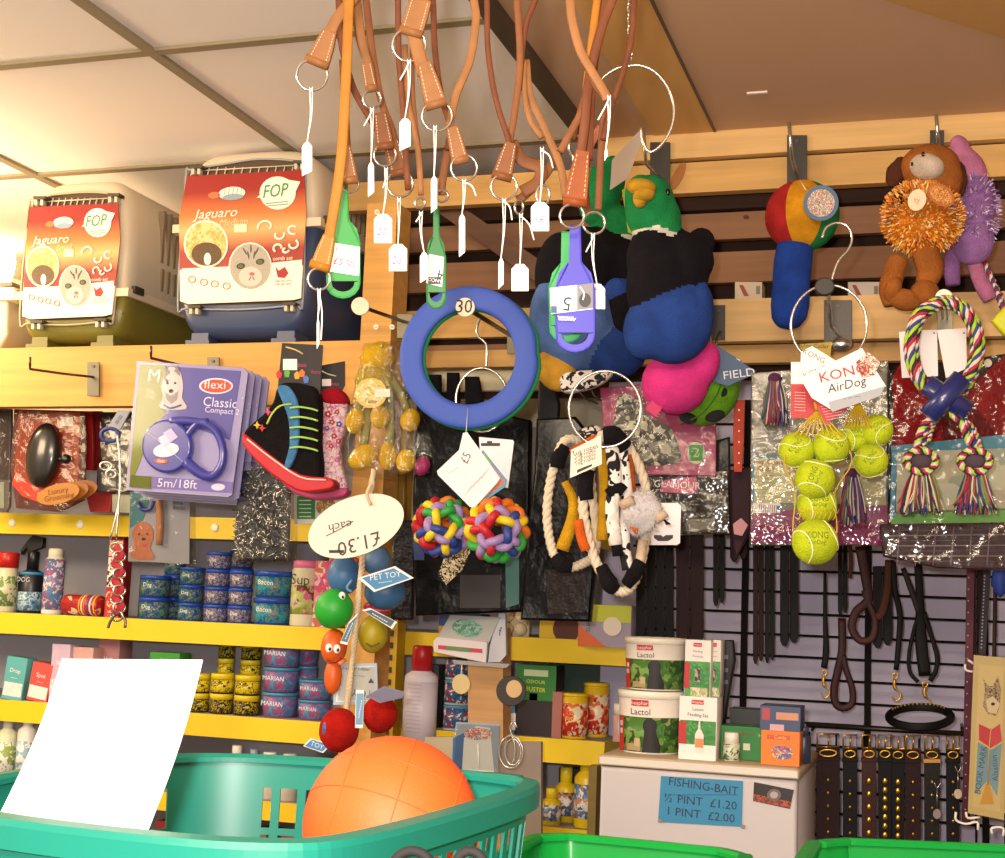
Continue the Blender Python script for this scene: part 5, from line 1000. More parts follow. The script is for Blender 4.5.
for (lab, x, y, w, h, sd) in (('multicoloured rope tassel in the pack left of the tennis balls', 775, 377, 12, 45, 1), ('multicoloured rope tassel right of the tennis balls', 852, 472, 13, 50, 2)):
    fr = Fr(x, y, 2.26, 6); m = MB(fr); tassel(m, fr, x, y, w, h, MC, 110, 0, sd); m.el(x, y+2, w*.6, 6, H('5c3050', .9, 'fz'), 0, 6); o = m.build('rope_tassel'); tag(o, lab, 'rope tassel', 'rope tassels')
def d6(q):
    q.pl([(893, 376), (914, 340), (938, 398), (965, 392), (1010, 350), (1012, 455), (893, 452)], H('a01c24', .9, 'fz', 14), -.002, .002); q.ci(988, 363, 4, 4, H('d8c8c0', .4), -.004, .002, 14)
    q.pl([(891, 446), (1012, 434), (1012, 448), (891, 452)], H('2c7c9c', .5), -.003, .001); q.pl([(892, 450), (897, 450), (895, 518), (890, 518)], H('2c7c9c', .5), -.003, .001); q.pl([(897, 452), (1012, 446), (1012, 510), (896, 514)], H('a8a890', .5, 'mx', 26, ['b4b4a0', '8c9484', 'a8a088']), -.0028, .001)
    q.pl([(892, 512), (1012, 508), (1012, 524), (891, 526)], H('5c9c3c', .5), -.0028, .001)
pack('clear pack with red cloth and green edged card behind the figure eight rope', [(888, 370), (1014, 352), (1014, 528), (888, 528)], 2.3, H('1c181a', .35, 'cr', 18), .02, detail=d6, film=.1)
def d7(q):
    for i in range(7): q.tb([(882+i*2, 531+i*5, -.001), (1012, 529+i*5.4, -.001)], .7, H('a89498' if i % 2 else '6c4a58', .4), False, 0, 4)
    for i in range(7): q.tb([(900+i*18, 527, -.001), (897+i*18, 566, -.001)], .8, H('8c7088', .4), False, 0, 4)
pack('folded tartan plum cloth in clear wrap below the figure eight rope', [(880, 524), (1014, 522), (1014, 570), (940, 568), (884, 556)], 2.27, H('42202e', .5, 'cr', 20), .03, detail=d7, film=.14)
pack('lime yellow toy corner at the right edge beside the figure eight rope', [(992, 320), (1004, 306), (1018, 312), (1018, 338), (1004, 334)], 2.25, H('c8cc20', .5), .02)
pack('yellow card label behind the tennis ball hanger', [(800, 344), (832, 342), (830, 358), (801, 358)], 2.34, H('b89c18', .5), .002, bev=0, detail=lambda q: q.tx('Dog Collar', 815, 346, 4.5, H('403410'), -.001))
fr = Fr(992, 290, 2.5, 5); m = MB(fr); 
for i in range(5): twist(m, [fr.l(984+i*4, 262+i*8, 0), fr.l(992+i*3, 280+i*8, -.01), fr.l(1000+i*2, 300+i*5, 0)], 3*fr.s, None, 3, 4, 6, False, [H('a82c34', .8), H('3c4478', .8), H('e0d8d0', .8)])
tag(m.build('rope_toy'), 'red white and blue rope ends beside the lilac plush leg', 'dog toy')
# small cartons stored behind the battens
for i, (x0, x1, c_, lab) in enumerate(((735, 762, 'c4b49c', 'pale carton seen between battens left of the plush rattle'), (848, 880, 'ccc0b0', 'pale carton between battens right of the plush rattle'), (664, 690, 'c0b4a8', 'grey carton between the battens by the mallard'))):
    def dd(q, x0=x0, x1=x1): q.pl([(x0+4, 285), (x0+8, 285), (x0+14, 296), (x0+9, 296)], H('8c3c34'), -.001, .001); q.rc(x1-6, 286, x1-2, 294, H('7c7468'), -.001, .001)
    pack(lab, [(x0, 282), (x1, 282), (x1, 299), (x0, 299)], 2.72, H(c_, .6), .05, name='carton', cat='box', bev=0, yaw=0, detail=dd, grp='cartons behind the battens')

# ---------------------------------------------------------------- tennis ball packs
TB = H('c8dc28', .9, 'fz', 30)
def tennis(label, x, y, r, Y, rot=0, grp='tennis balls', mark=True):
    fr = Fr(x, y, Y, 12); t = thing('tennis_ball', label, 'tennis ball', fr, grp); R = r*fr.s; m = MB(fr); m.ell((0, 0, 0), (R, R, R), TB, 0, 24, 16); m.build('ball', t)
    m = MB(fr); pts = []
    for i in range(60):
        a = 2*PI*i/60; v = Vector((math.cos(a)+.35*math.cos(3*a)*1, math.sin(a)-.35*math.sin(3*a)*1, .98*math.sin(2*a))).normalized(); pts.append(Matrix.Rotation(rot, 3, 'Y') @ Matrix.Rotation(rot*1.7+.6, 3, 'X') @ v*(R*.997))
    m.tube(pts, R*.035, H('e9ecb8', .8), 5, True); m.build('seam', t)
    if mark:
        m = MB(fr); vs, fs = font_mesh('KONG'); a = math.radians(rot*30-8); o_ = []
        for v in vs: u, w_ = v.x*R*.32, v.y*R*.42+.25*R; uu, ww = u*math.cos(a)-w_*math.sin(a), u*math.sin(a)+w_*math.cos(a); o_.append((uu, -math.sqrt(max(R*R*1.02-uu*uu-ww*ww, 0)), ww))
        m.add(o_, fs, H('66702c', .8)); vs, fs = font_mesh('AirDog'); o_ = []
        for v in vs: u, w_ = (v.x+.2*v.y)*R*.24, v.y*R*.28-.05*R; uu, ww = u*math.cos(a)-w_*math.sin(a), u*math.sin(a)+w_*math.cos(a); o_.append((uu, -math.sqrt(max(R*R*1.02-uu*uu-ww*ww, 0)), ww))
        m.add(o_, fs, H('66702c', .8)); m.build('print', t)
    return t
for i, (x, y, r, lab) in enumerate(((797, 450, 18, 'upper left of the big net pack'), (831, 446, 18.5, 'upper right of the big net pack'), (815, 479, 20, 'centre of the big net pack below the top pair'), (817, 505, 20, 'second from the bottom of the big net pack'), (815, 542, 23, 'lowest and largest looking, at the bottom of the big net pack'))):
    tennis('yellow tennis ball, '+lab, x, y, r, 1.98-(.012*i if i in (2, 4) else 0), [1.9, -.9, 2.6, .4, .3][i])
for i, (x, y, r, lab) in enumerate(((856, 437, 15, 'left'), (877, 430, 16, 'top right'), (871, 461, 17, 'bottom'))): tennis('yellow tennis ball, %s one of the small three ball net pack' % lab, x, y, r, 2.06-.01*i, .8*i+.3, 'small tennis balls')
for lab, pts in (('yellow string net closing the top of the big tennis ball pack', [(818, 410), (808, 426), (796, 432)]), ('yellow string net closing the top of the small tennis ball pack', [(858, 402), (852, 418), (848, 424)])):
    fr = Fr(pts[0][0], pts[0][1], 1.97 if pts[0][0] < 840 else 2.04, 12); m = MB(fr); x0, y0 = pts[0]; NY = H('c8a818', .6); W_ = 24 if x0 < 840 else 15
    for i in range(9): a = -1+i*.25; m.tb([(x0, y0, 0), (x0+a*W_*.5, y0+12, -.012), (x0+a*W_, y0+26, -.016)], .9, NY, False, 4, 5)
    m.tb([(x0-2, y0-8, 0), (x0, y0, 0)], 3, NY, False, 0, 6)
    if x0 < 840:
        for sx in (-1, 1): m.tb([(x0+sx*W_, y0+26, -.0), (x0+sx*34, y0+52, 0), (x0-3+sx*20, y0+82, 0), (x0-3+sx*22, y0+118, 0), (x0-3+sx*18, y0+146, 0)], .7, NY, False, 4, 5)
        for i in range(8): m.tb([(x0-20+i*5, y0+98, -.02), (x0-17+i*5, y0+104, -.02), (x0-20+i*5, y0+110, -.02)], .6, NY, False, 2, 4)
    tag(m.build('string_net'), lab, 'net')
def kong(label, pts, Y, body, rot, mat='f2ecea'):
    fr = Fr(pts[0][0], pts[0][1], Y, 12); m = MB(fr); m.pl(pts, H(mat, .45), 0, .001); body(m); return tag(m.build('header_card'), label, 'card label', 'ball pack header cards')
RED = H('b81c24', .45)
def k1(m):
    m.tx('KONG', 843, 373, 10.5, RED, -.0015, 17, 1.15); m.tx('AirDog', 847, 385, 9.5, H('2a2c4a'), -.0015, 17, 1, .2); m.tx('--', 870, 355, 5, H('2a2c4a'), -.0015)
    m.pl([(856, 362), (868, 352), (880, 362), (874, 376), (862, 378)], H('a0503c', .5, 'mx', 90, ['c8a088', '7c2c28', 'e8e0d8']), -.0012, .0005); m.tx('- -- ---', 852, 397, 5, H('4a4c68'), -.0015, 14)
    m.pl([(828, 402), (885, 386), (880, 396), (832, 412)], H('a8acb4'), -.0012, .0005)
kong('white card with big red letters, frontmost above the tennis balls', [(800, 378), (862, 348), (886, 386), (832, 410), (812, 398)], 1.93, k1, 14)
def k2(m):
    for i in range(8): m.tx('---------', 827+i*1.2, 399+i*2.7, 4.5, H('e8c0c0'), -.0012, 14)
kong('red triangular card flap with small white print above the tennis balls', [(812, 392), (848, 408), (826, 424), (818, 410)], 1.945, k2, 0, 'b81c24')
kong('tall white and red card behind the big lettered card, leftmost', [(791, 362), (801, 362), (816, 400), (814, 418), (791, 418)], 1.97, lambda m: (m.pl([(791, 384), (808, 384), (816, 402), (814, 418), (791, 418)], RED, -.0012, .0005), [m.tx('-----', 800, 392+i*3, 5, H('e8c0c0'), -.002) for i in range(7)]), 0)
kong('slim white card with grey print behind the big lettered card', [(801, 352), (812, 346), (838, 362), (822, 384), (800, 376)], 1.955, lambda m: (m.tx('KONG', 814, 356, 6, H('7a7a74'), -.0012, -25), m.tx('KONG', 815, 372, 6, H('7a7a74'), -.0012, 25)), 0)

# ---------------------------------------------------------------- figure eight rope toy
fr = Fr(945, 350, 2.12, 8); k = fr.s; t = thing('figure_eight_rope_toy', 'multicoloured figure eight rope toy with dark blue crossed tube', 'dog toy', fr)
BC = [H('a8c838', .8), H('2a2430', .8), H('b02c48', .8), H('d8ccc0', .8), H('34407c', .8), H('a8c838', .8)]
pts_ = [(925, 388), (915, 370), (911, 345), (918, 318), (934, 305), (948, 302), (962, 308), (974, 325), (978, 348), (972, 372), (962, 390)]
for j, (dx, o_) in enumerate(((0, 0), (-3.5, .01), (3, .014))):
    m = MB(fr); twist(m, [fr.l(945+(x-945)*(1+dx/33), 350+(y-350)*(1+dx/50), o_) for x, y in pts_], 4.6*k, None, 5, 9+j, 10, False, BC[j:]+BC[:j], .5); m.build('rope_loop', t)
for pts, s_ in (([(958, 394), (945, 408), (928, 425), (922, 445)], 0), ([(932, 392), (948, 410), (966, 425), (975, 447)], 1)):
    for j in range(3): m = MB(fr); twist(m, [fr.l(x+(j-1)*5.5, y+(j-1)*2.5*(1 if s_ else -1), .006*j-.004) for x, y in pts], 3.8*k, None, 4, 5+j, 8, False, BC[j:]+BC[:j], .55); m.build('rope_leg', t)
m = MB(fr); BT = H('222c6c', .3, 'gl'); m.tb([(926, 384, -.008), (968, 412, -.008)], 10.5, BT, False, 0, 16); m.tb([(962, 378, -.018), (928, 416, -.018)], 10.5, BT, False, 0, 16); m.build('crossed_tube', t)
for (x, y, sd) in ((921, 461, 1), (975, 461, 2)):
    m = MB(fr)
    for a in range(4): twist(m, [fr.l(x+15*math.cos(b*PI/3+a), y+11*math.sin(b*PI/3+a), -.012+.008*a) for b in range(6)], 4*k, None, 4, 8, 6, True, BC[a:]+BC[:a], .55)
    m.el(x, y, 12, 9, H('4c3c48', .9), 0, 9); m.build('knot', t)
    m = MB(fr); tassel(m, fr, x, y+8, 20, 42, ['7c2c4c', '34407c', 'c8bca0', 'b02c48', '708848', '2a2430'], 230, 0, sd+10); m.build('tassel', t)
for (lab, pts) in (('white blank card behind the figure eight rope, left of the pair', [(899, 332), (920, 330), (937, 330), (938, 376), (902, 378)]), ('white blank card behind the figure eight rope, right of the pair', [(937, 330), (966, 328), (967, 368), (946, 378)])):
    fr = Fr(pts[0][0], pts[0][1], 2.2, 8); m = MB(fr); m.pl(pts, H('e4e0e2', .5), 0, .0012); m.ci(pts[2][0]-3, 333, 1, 1, H('6a6668'), -.0006, .0004, 8); tag(m.build('backing_card'), lab, 'card', 'blank cards behind the rope')
disc_hook('hook with clear round disc holding the figure eight rope', (944, 298), (945, 322), 2.595, .44, 9)
# ---------------------------------------------------------------- goods standing on the yellow shelves
def std(px, Y, z, yaw=0):
    """frame on a shelf: origin below pixel column px, at shelf height z"""
    r0_ = ray(px, 429); best = None
    o = PY(px, 600, Y)
    for _ in range(6):   # walk to the row of the picture where this column meets height z
        pass
    lo, hi = -400, 1400
    for _ in range(40):
        mid = (lo+hi)/2
        if PY(px, mid, Y).z > z: lo = mid
        else: hi = mid
    o = PY(px, lo, Y); o.z = z
    return Fr(px, 0, Y, yaw, origin=o)
def pot(px, z, w, h, Y, lvl, label, body, lid, art, word=None, grp=None, cat='tub', name='lidded_pot', wordcol='f0f0f0', taper=.93, lidh=.2):
    fr = std(px, Y, z); k = fr.s; R, Hh = w*k/2, h*k; fr.o.z = z+lvl*Hh*1.0; fr.o.y += 0
    t = thing(name, label, cat, fr, grp); m = MB(fr); c = (0, R, 0)
    m.lathe([(R*taper*.96, 0), (R*taper, Hh*.03), (R*.97, Hh*(1-lidh))], H(body, .4), 24, c); m.build('tub', t)
    m = MB(fr); m.lathe([(R*taper*1.02, Hh*.08), (R*.99, Hh*(.98-lidh))], H(*art) if isinstance(art, tuple) else art, 24, c)
    if word: m.text(word, 0, Hh*.55, Hh*.26, -.0008, H(wordcol), -2)
    m.build('printed_band', t)
    m = MB(fr); m.lathe([(R*.98, Hh*(1-lidh)), (R*1.03, Hh*(1-lidh)), (R*1.03, Hh*.94), (R*.99, Hh*.985), (R*.9, Hh*.985), (R*.88, Hh*.965)], H(lid, .35), 24, c); m.build('lid', t)
    return t

B = '2448a4'
artA = ('2c5c94', .4, 'mx', 90, ('3a8c6c', '24468c', '9a8a74', '4c9c5c')); artB = ('2a4a84', .4, 'mx', 100, ('6c4c84', 'a09088', '3a5c94', 'c4b4a0')); artC = ('2880a0', .4, 'mx', 80, ('3aa08c', '2464a0', '8c8464', '38a0b0'))
Yp = 2.765
cnt = 0
def stack(px, z, w, h, Y, n, art, where, word='Dog', **kw):
    for i in range(n):
        lv = ['bottom', 'second', 'third', 'top'][i] if n == 4 else (['bottom', 'middle', 'top'][i] if n == 3 else (['lower', 'upper'][i] if n == 2 else 'single'))
        pot(px, z, w, h, Y, i, '%s pot %s' % (lv, where), B, '2450b4', art, word, 'blue lidded pots', **kw)
stack(145, zs2, 30, 22, Yp, 2, artA, 'of the blue lidded pair just right of the red woven chain')
stack(183, zs2, 25, 18, Yp, 3, artA, 'of the blue lidded stack left of the tallest pot stack')
stack(209, zs2, 25, 17.6, Yp, 4, artB, 'of the tallest blue lidded stack', wordcol='e0d8e8')
stack(233, zs2, 24, 17.6, Yp, 3, artB, 'of the blue lidded stack between tallest stack and wide pots')
stack(263, zs2, 39, 27, Yp, 2, artC, 'of the wide blue lidded pair right of the small pots', word='Bacon')
stack(166, zs2, 22, 22, Yp+.09, 3, artA, 'of the blue lidded stack set back behind the left pots', word=None)
stack(232, zs2, 24, 18, Yp+.10, 4, artB, 'of the dark stack set back behind the tallest pots', word=None)
def carton(px, z, w, h, Y, label, col, detail=None, d=.05, yaw=0, name='carton', cat='box', grp=None, tilt=0, lvl=0):
    fr = std(px, Y, z+lvl, yaw); k = fr.s; w2, Hh = w*k/2, h*k; t = thing(name, label, cat, fr, grp)
    if tilt: t.rotation_euler = (0, math.radians(tilt), fr.yaw)
    m = MB(fr); m.prism([(-w2, 0), (w2, 0), (w2, Hh), (-w2, Hh)], 0, d, H(col, .5), .0006); m.box(-w2*.97, w2*.97, d*.48, d*.5, Hh, Hh+.0006, H('4a4440')); m.build('box', t)
    if detail: q = MB(fr); detail(q, w2, Hh); q.build('print', t)
    return t
def R_(q, x0, x1, z0, z1, c, y=-.0008): q.prism([(x0, z0), (x1, z0), (x1, z1), (x0, z1)], y, y+.0007, H(*c) if isinstance(c, tuple) else H(c, .5))
def bottle(px, z, w, h, Y, label, body, cap, neck=.35, caph=.18, shoulder=.72, art=None, word=None, name='bottle', cat='bottle', grp=None, capw=None, wordcol='f0f0f0', art_z=(.1, .6)):
    fr = std(px, Y, z); k = fr.s; R, Hh = w*k/2, h*k; t = thing(name, label, cat, fr, grp); c = (0, R, 0); n_ = R*neck; ct = 1-caph
    m = MB(fr); m.lathe([(R*.93, 0), (R, Hh*.02), (R, Hh*shoulder), (R*.9, Hh*(shoulder+(ct-shoulder)*.4)), (n_, Hh*ct), (n_, Hh*ct+.001)], H(body, .35), 22, c); m.build('body', t)
    if art:
        m = MB(fr); m.lathe([(R*1.012, Hh*art_z[0]), (R*1.012, Hh*art_z[1])], H(*art), 22, c)
        if word: m.text(word, 0, Hh*(art_z[0]+art_z[1])/2, R*.55, -.0012, H(wordcol), -2)
        m.build('wrap_label', t)
    cw = R*(capw or neck*1.15); m = MB(fr); m.lathe([(cw, Hh*ct), (cw, Hh*.98), (cw*.85, Hh)], H(cap, .35), 18, c); m.build('cap', t); return t
# second shelf from the left
bottle(-2, zs2, 20, 60, Yp, 'cream and red bottle cut by the left picture edge', 'd8d0b0', 'c02018', .9, .26, .73, ('c8c49c', .5, 'mx', 60, ('6a8a4c', 'd8d4b4')), capw=1.02, name='spray_can', cat='can')
t = bottle(21, zs2, 26, 62, Yp+.03, 'black trigger spray bottle with light blue label on second shelf', '201e28', '18161c', .4, .3, .62, ('5a88a8', .4, 'mx', 70, ('8cb4cc', '3c5c74', 'b8ccd4')), name='spray_bottle', art_z=(.04, .34))
fr = std(21, Yp+.03, zs2); k = fr.s; m = MB(fr); m.prism([(-.006, 50*k), (.004, 50*k), (.006, 62*k), (.03, 66*k), (.03, 76*k), (.0, 78*k), (-.014, 72*k), (-.03, 62*k), (-.028, 58*k), (-.012, 66*k), (-.008, 58*k)], .018, .034, H('17151a', .4), .002); m.build('trigger', t)
m = MB(fr); m.lathe([(13.3*k, 38*k), (13.3*k, 41*k)], H('3c88b8', .4), 22, (0, 13*k, 0)); m.text('DOG', 0, 33*k, 7*k, -.002, H('c8ccd0'), -2); m.build('collar_band', t)
bottle(45, zs2, 20, 66, Yp, 'white talc bottle with blue and pink label on second shelf', 'f0ece0', 'f0e8d0', .78, .14, .84, ('4c88b8', .4, 'mx', 70, ('c8587c', 'e4dce0', '5a94c4', '8c6c9c')), 'Flea', art_z=(.07, .84), capw=.72)
# striped roll of treats lying on its side
fr = std(77, Yp, zs2); k = fr.s; t = thing('treat_roll', 'red wrapped roll of treats lying on the second shelf', 'packet', fr); m = MB(fr); L_ = 44*k; R = 10.5*k
prof = [(.3*R, -L_/2), (R*.92, -L_/2+.002), (R, -L_/2+.006), (R, L_/2-.006), (R*.92, L_/2-.002), (.3*R, L_/2)]
v0 = len(m.v); m.lathe(prof, H('b42420', .35, 'mx', 40, ('b42420', 'e0c8a0', 'a01c20', 'b82c20')), 18, (0, 0, 0)); 
for i in range(v0, len(m.v)): v = m.v[i]; m.v[i] = Vector((v.z, v.y+R, v.x+R))
m.build('wrapper', t)
for i, (x, c_) in enumerate(((.004, 'e0a020'), (.011, 'f0d8b0'), (.017, 'd87020'), (.027, '3c4c90'), (.033, 'e8e0e0'), (.043, 'e8b820'))):
    m = MB(fr); m.tube([(x-.004, R, R), (x-.0005, R, R)], R*1.03, H(c_, .4), 18); m.build('stripe', t)
def dstrip(q, w2, Hh):
    R_(q, -w2, w2, Hh*.93, Hh, '8c1c20'); R_(q, -w2*.9, w2*.9, Hh*.72, Hh*.9, ('e0c8b0', .5, 'mx', 70, ('c87040', 'f0e4d4'))); R_(q, -w2*.9, w2*.9, Hh*.35, Hh*.7, ('f0e8dc', .5, 'mx', 60, ('f4ece0', '2c2420', 'e8dccc'))); R_(q, -w2*.9, w2*.9, .0, Hh*.3, ('c83c28', .5, 'mx', 70, ('e8b890', 'c02820')))
carton(111, zs2, 17, 85, Yp+.02, 'tall narrow red card box with dog pictures behind the woven chain', 'b02028', dstrip, .04)
carton(152, zs2, 34, 42, Yp+.14, 'dark green tub carton set back behind the left blue pots', '1c3c28', lambda q, w2, Hh: q.text('Dog', 0, Hh*.8, .008, -.001, H('4c9c40')))
def dsup(q, w2, Hh):
    R_(q, -w2, w2, 0, Hh*.22, 'e05890'); R_(q, -w2, w2, Hh*.3, Hh*.62, ('a8bc4c', .5, 'mx', 45, ('7c4c38', 'c4d070', 'b0a060'))); R_(q, -w2, w2, Hh*.64, Hh*.8, 'e8e0a0'); q.text('Sup', .0, Hh*.70, .021, -.0018, H('2c3418'), -2, 1.1); R_(q, -w2, w2, Hh*.82, Hh*.9, 'e0689c')
bottle(297, zs2, 28, 66, Yp, 'pink and green treat tub on second shelf by the post', 'e8e4c0', 'e87ca8', .92, .12, .86, ('d8dca0', .5, 'mx', 45, ('a8bc4c', '7c4c38', 'e0689c', 'c4d070')), None, 'treat_tub', 'tub', capw=.95, art_z=(.18, .62))
fr = std(297, Yp, zs2); k = fr.s; m = MB(fr); m.text('Sup', .002, 46*k, 15*k, -.0015, H('3a3c1c'), -2); m.build('lettering', bpy.data.objects['treat_tub'])
def dp(q, w2, Hh): R_(q, -w2, w2, 0, Hh, ('e8889c', .5, 'mx', 50, ('e8d0c0', 'd85080', 'c86c4c', 'f0c4cc')))
carton(324, zs2, 26, 66, Yp+.01, 'pink printed box half behind the green rubber ball', 'e080a4', dp, .05)
# third shelf
def dbx(c1, c2, wd):
    def f(q, w2, Hh): R_(q, -w2*.9, w2*.9, Hh*.08, Hh*.4, (c2, .5, 'mx', 60, ('f0e8e4', c2))); q.text(wd, 0, Hh*.68, w2*.5, -.001, H('f4f0ee'), -2); q.text('-----', 0, Hh*.52, w2*.4, -.001, H(c1), -2)
    return f
carton(11, zs3, 24, 42, Yp, 'teal and white medicine box leaning on third shelf left end', '5cb0b4', dbx('e0f0f0', 'c8dce0', 'Drop'), .04, tilt=5)
carton(36, zs3, 24, 38, Yp, 'red and white small box beside the teal box on third shelf', 'd8524c', dbx('f4dcd8', 'f0e8e4', 'Spot'), .04, tilt=8)
carton(57, zs3, 21, 58, Yp, 'tall lilac box on third shelf just left of the white paper', 'c8b0cc', dbx('9a84b0', 'd8c4dc', 'Skin'), .05)
carton(79, zs3, 24, 56, Yp+.01, 'pale pink box on third shelf rising behind the white paper', 'd8a8a4', dbx('c4847c', 'e4c4c0', 'Cream'), .05)
carton(105, zs3, 24, 66, Yp+.05, 'dull rose box set back on third shelf, tallest of the row', 'b47c80', dbx('9a6068', 'c89498', 'Hair'), .05)
carton(161, zs3, 34, 56, Yp+.02, 'green topped box just above the white paper edge', '3c9c38', lambda q, w2, Hh: (q.text('Sherley', 0, Hh*.88, .0075, -.001, H('d8e060'), -2), R_(q, -w2, w2, Hh*.0, Hh*.75, '2c6c34')), .05)
artY = ('e0c81c', .4, 'mx', 110, ('1c1a18', 'e8d428', 'c4b020')); artBk = ('1c1a18', .4, 'mx', 110, ('c8b420', '141210'))
for px, n, w, h, dy, wh in ((193, 2, 20, 19, 0, 'beside the white paper edge'), (215, 2, 23, 20, .0, 'in the middle of the jar group'), (240, 2, 25, 20, 0, 'right end of the front jar row')):
    for i in range(n): pot(px, zs3, w, h, Yp+dy, i, '%s yellow and black jar %s' % (['lower', 'upper'][i], wh), '1c1a18', 'e0c820', artY if i else artBk, 'BOB', 'yellow and black jars', 'jar', 'yellow_jar', '1c1a18', 1, .3)
for px, n, w, h, wh in ((219, 4, 16, 17, 'set back left'), (243, 4, 20, 17, 'set back right')):
    for i in range(n): pot(px, zs3, w, h, Yp+.10, i, '%s small jar of the %s stack behind yellow jars' % (['bottom', 'second', 'third', 'top'][i], wh), '1c1a18', 'd8c430', artBk if i % 2 else artY, None, 'yellow and black jars', 'jar', 'yellow_jar', '1c1a18', 1, .3)
artP = ('4a7cac', .4, 'mx', 70, ('a04c88', '5c94c0', '7c5c9c', 'a8507c'))
for px, n, w, h, dy, wd, wh in ((271, 3, 36, 25, 0, 'MARIAN', 'of the wide pink and blue tub stack'), (307, 2, 34, 20, 0, 'MARIAN', 'of the pink and blue pair left of the post'), (298, 3, 24, 25, .08, None, 'of the shaded stack behind the pink and blue tubs')):
    for i in range(n): pot(px, zs3, w, h, Yp+dy, i, '%s tub %s' % (['bottom', 'middle', 'top'][i] if n == 3 else ['lower', 'upper'][i], wh), '7c4c88', '3c8cb0', artP, wd, 'pink and blue tubs', 'tub', 'lidded_tub', 'dfe4f0', .9, .14)
# lowest shelf left part (tops show above basket)
for px, w, h, body, cap, lab, al in ((-2, 20, 56, 'e0e4c0', 'd8d4c8', 'white bottle with green label at the left picture edge, lowest shelf', '90a850'), (18, 19, 62, 'eceae4', 'f4f2ec', 'white pump bottle with pale blue label on the lowest shelf', '8cb0c4')):
    bottle(px, zs4, w, h+10, Yp, lab, body, cap, .45, .3, .62, (al, .4, 'mx', 60, ('e8ecec', al)), art_z=(.05, .5))
for px, w, h, body, cap, lab in ((230, 18, 50, 'eeeae4', 'f4f0ea', 'white pump bottle showing above the teal basket rim'), (262, 24, 46, 'd8d4cc', 'f0ece8', 'cream bottle with nozzle above the teal basket, left of its twin'), (282, 24, 46, 'c8c4bc', 'e8e4e0', 'greyish bottle with nozzle above the teal basket'), (212, 28, 30, '2830a0', '3038b0', 'low dark blue tub above the teal basket rim'), (190, 12, 30, 'e8e4c8', 'f0ead0', 'cream cap bottle just above the teal basket rim'), (303, 18, 44, '34343c', '26262c', 'dark bottle showing beside the dangling red ball'), (248, 14, 48, '7c90a8', '8ca0b4', 'pale blue bottle between two white bottles above the basket')):
    bottle(px, zs4, w, h, Yp, lab, body, cap, .5, .3, .66)
for i in range(4):
    carton(165+i*42, zs4-.20, 30, 60, Yp+.02, ['red carton', 'dark carton', 'tan carton', 'crimson carton'][i]+' on the floor shelf seen through the teal basket slots, %s' % ['far left', 'second from left', 'third', 'right'][i], ['8c2428', '2c2830', '8c6c50', 'a82c30'][i], None, .08)
zs5 = zs4-.20; m = MB(); m.box(XL, PY(596, 800, 2.75).x, 2.754, 3.05, zs5-.004, zs5, GREY); m.box(XL, PY(596, 800, 2.75).x, 2.75, 2.754, zs5-.04, zs5, YEL); tag(m.build('metal_shelf'), 'shelf lower still, seen through the teal basket slots', 'shelf')
# ---- shelves right of the post
def d_(q, w2, Hh): q.prism([(w2*.5*math.cos(a), Hh*.4+w2*.5*math.sin(a)) for a in [i*PI/8 for i in range(16)]], -.0012, 0, H('5a2c20')); R_(q, -w2, w2, Hh*.8, Hh, 'e0b820')
carton(566, zs2, 56, 24, Yp+.01, 'yellow carton with brown round print on second shelf right part', 'e0c028', d_, .06)
fr = std(512, Yp, zs2); k = fr.s; t = thing('ball_pack', 'pack of four cream balls on second shelf behind black packs', 'packet', fr); m = MB(fr); m.box(-14*k, 14*k, .025, .028, 0, 30*k, H('e8d8b0')); m.build('tray', t)
for (x, z_) in ((-7, 7), (7, 7), (-7, 20), (7, 20)): m = MB(fr); m.ell((x*k, .012, z_*k), (6.5*k,)*3, H('e4d4b0', .6)); m.build('cream_ball', t)
def dsl(q, w2, Hh): R_(q, -w2, w2, Hh*.6, Hh, 'c8d040'); q.prism([(w2*.3+w2*.35*math.cos(a), Hh*.5+w2*.35*math.sin(a)) for a in [i*PI/8 for i in range(16)]], -.002, -.001, H('f0e4d0')); q.text('SUPS', -w2*.6, Hh*.5, .012, -.0018, H('3c6c30'), 88); q.prism([(-w2, 0), (w2*.1, 0), (-w2, Hh*.5)], -.0014, -.0006, H('e06c3c'))
carton(604, zs2-.012, 54, 42, Yp-.035, 'orange and lilac box with white round print, overhanging the shelf end', 'a89cb0', dsl, .06)
fr = std(622, Yp-.01, zs2-.01); m = MB(fr); m.box(-.012, .006, 0, .05, 0, 40*fr.s, H('8cc030', .5)); m.text('TREAT', -.003, 20*fr.s, .008, -.001, H('2c6c20'), 88); tag(m.build('carton'), 'slim lime green box end beside the orange and lilac box', 'box')
carton(460, zs2, 46, 20, Yp+.02, 'blue and yellow flat tin partly behind black pack', '2c4c90', lambda q, w2, Hh: R_(q, -w2, w2, 0, Hh*.35, 'd8a828'), .05)
artT = ('3078a8', .35, 'mx', 70, ('b03c34', 'e4e0e0', '2c5c94'))
for i in range(3): pot(452, zs3, 28, 25, Yp, i, '%s blue and white tin behind the wooden block post' % ['bottom', 'middle', 'top'][i], 'c8ccd4', '5aa0c0', artT, None, 'blue and white tins', 'tin', 'tin', 'f0f0f0', 1, .1)
carton(424, zs3, 26, 62, Yp+.03, 'dark grey carton edge behind the red capped bottle', '3c3c44', None, .05)
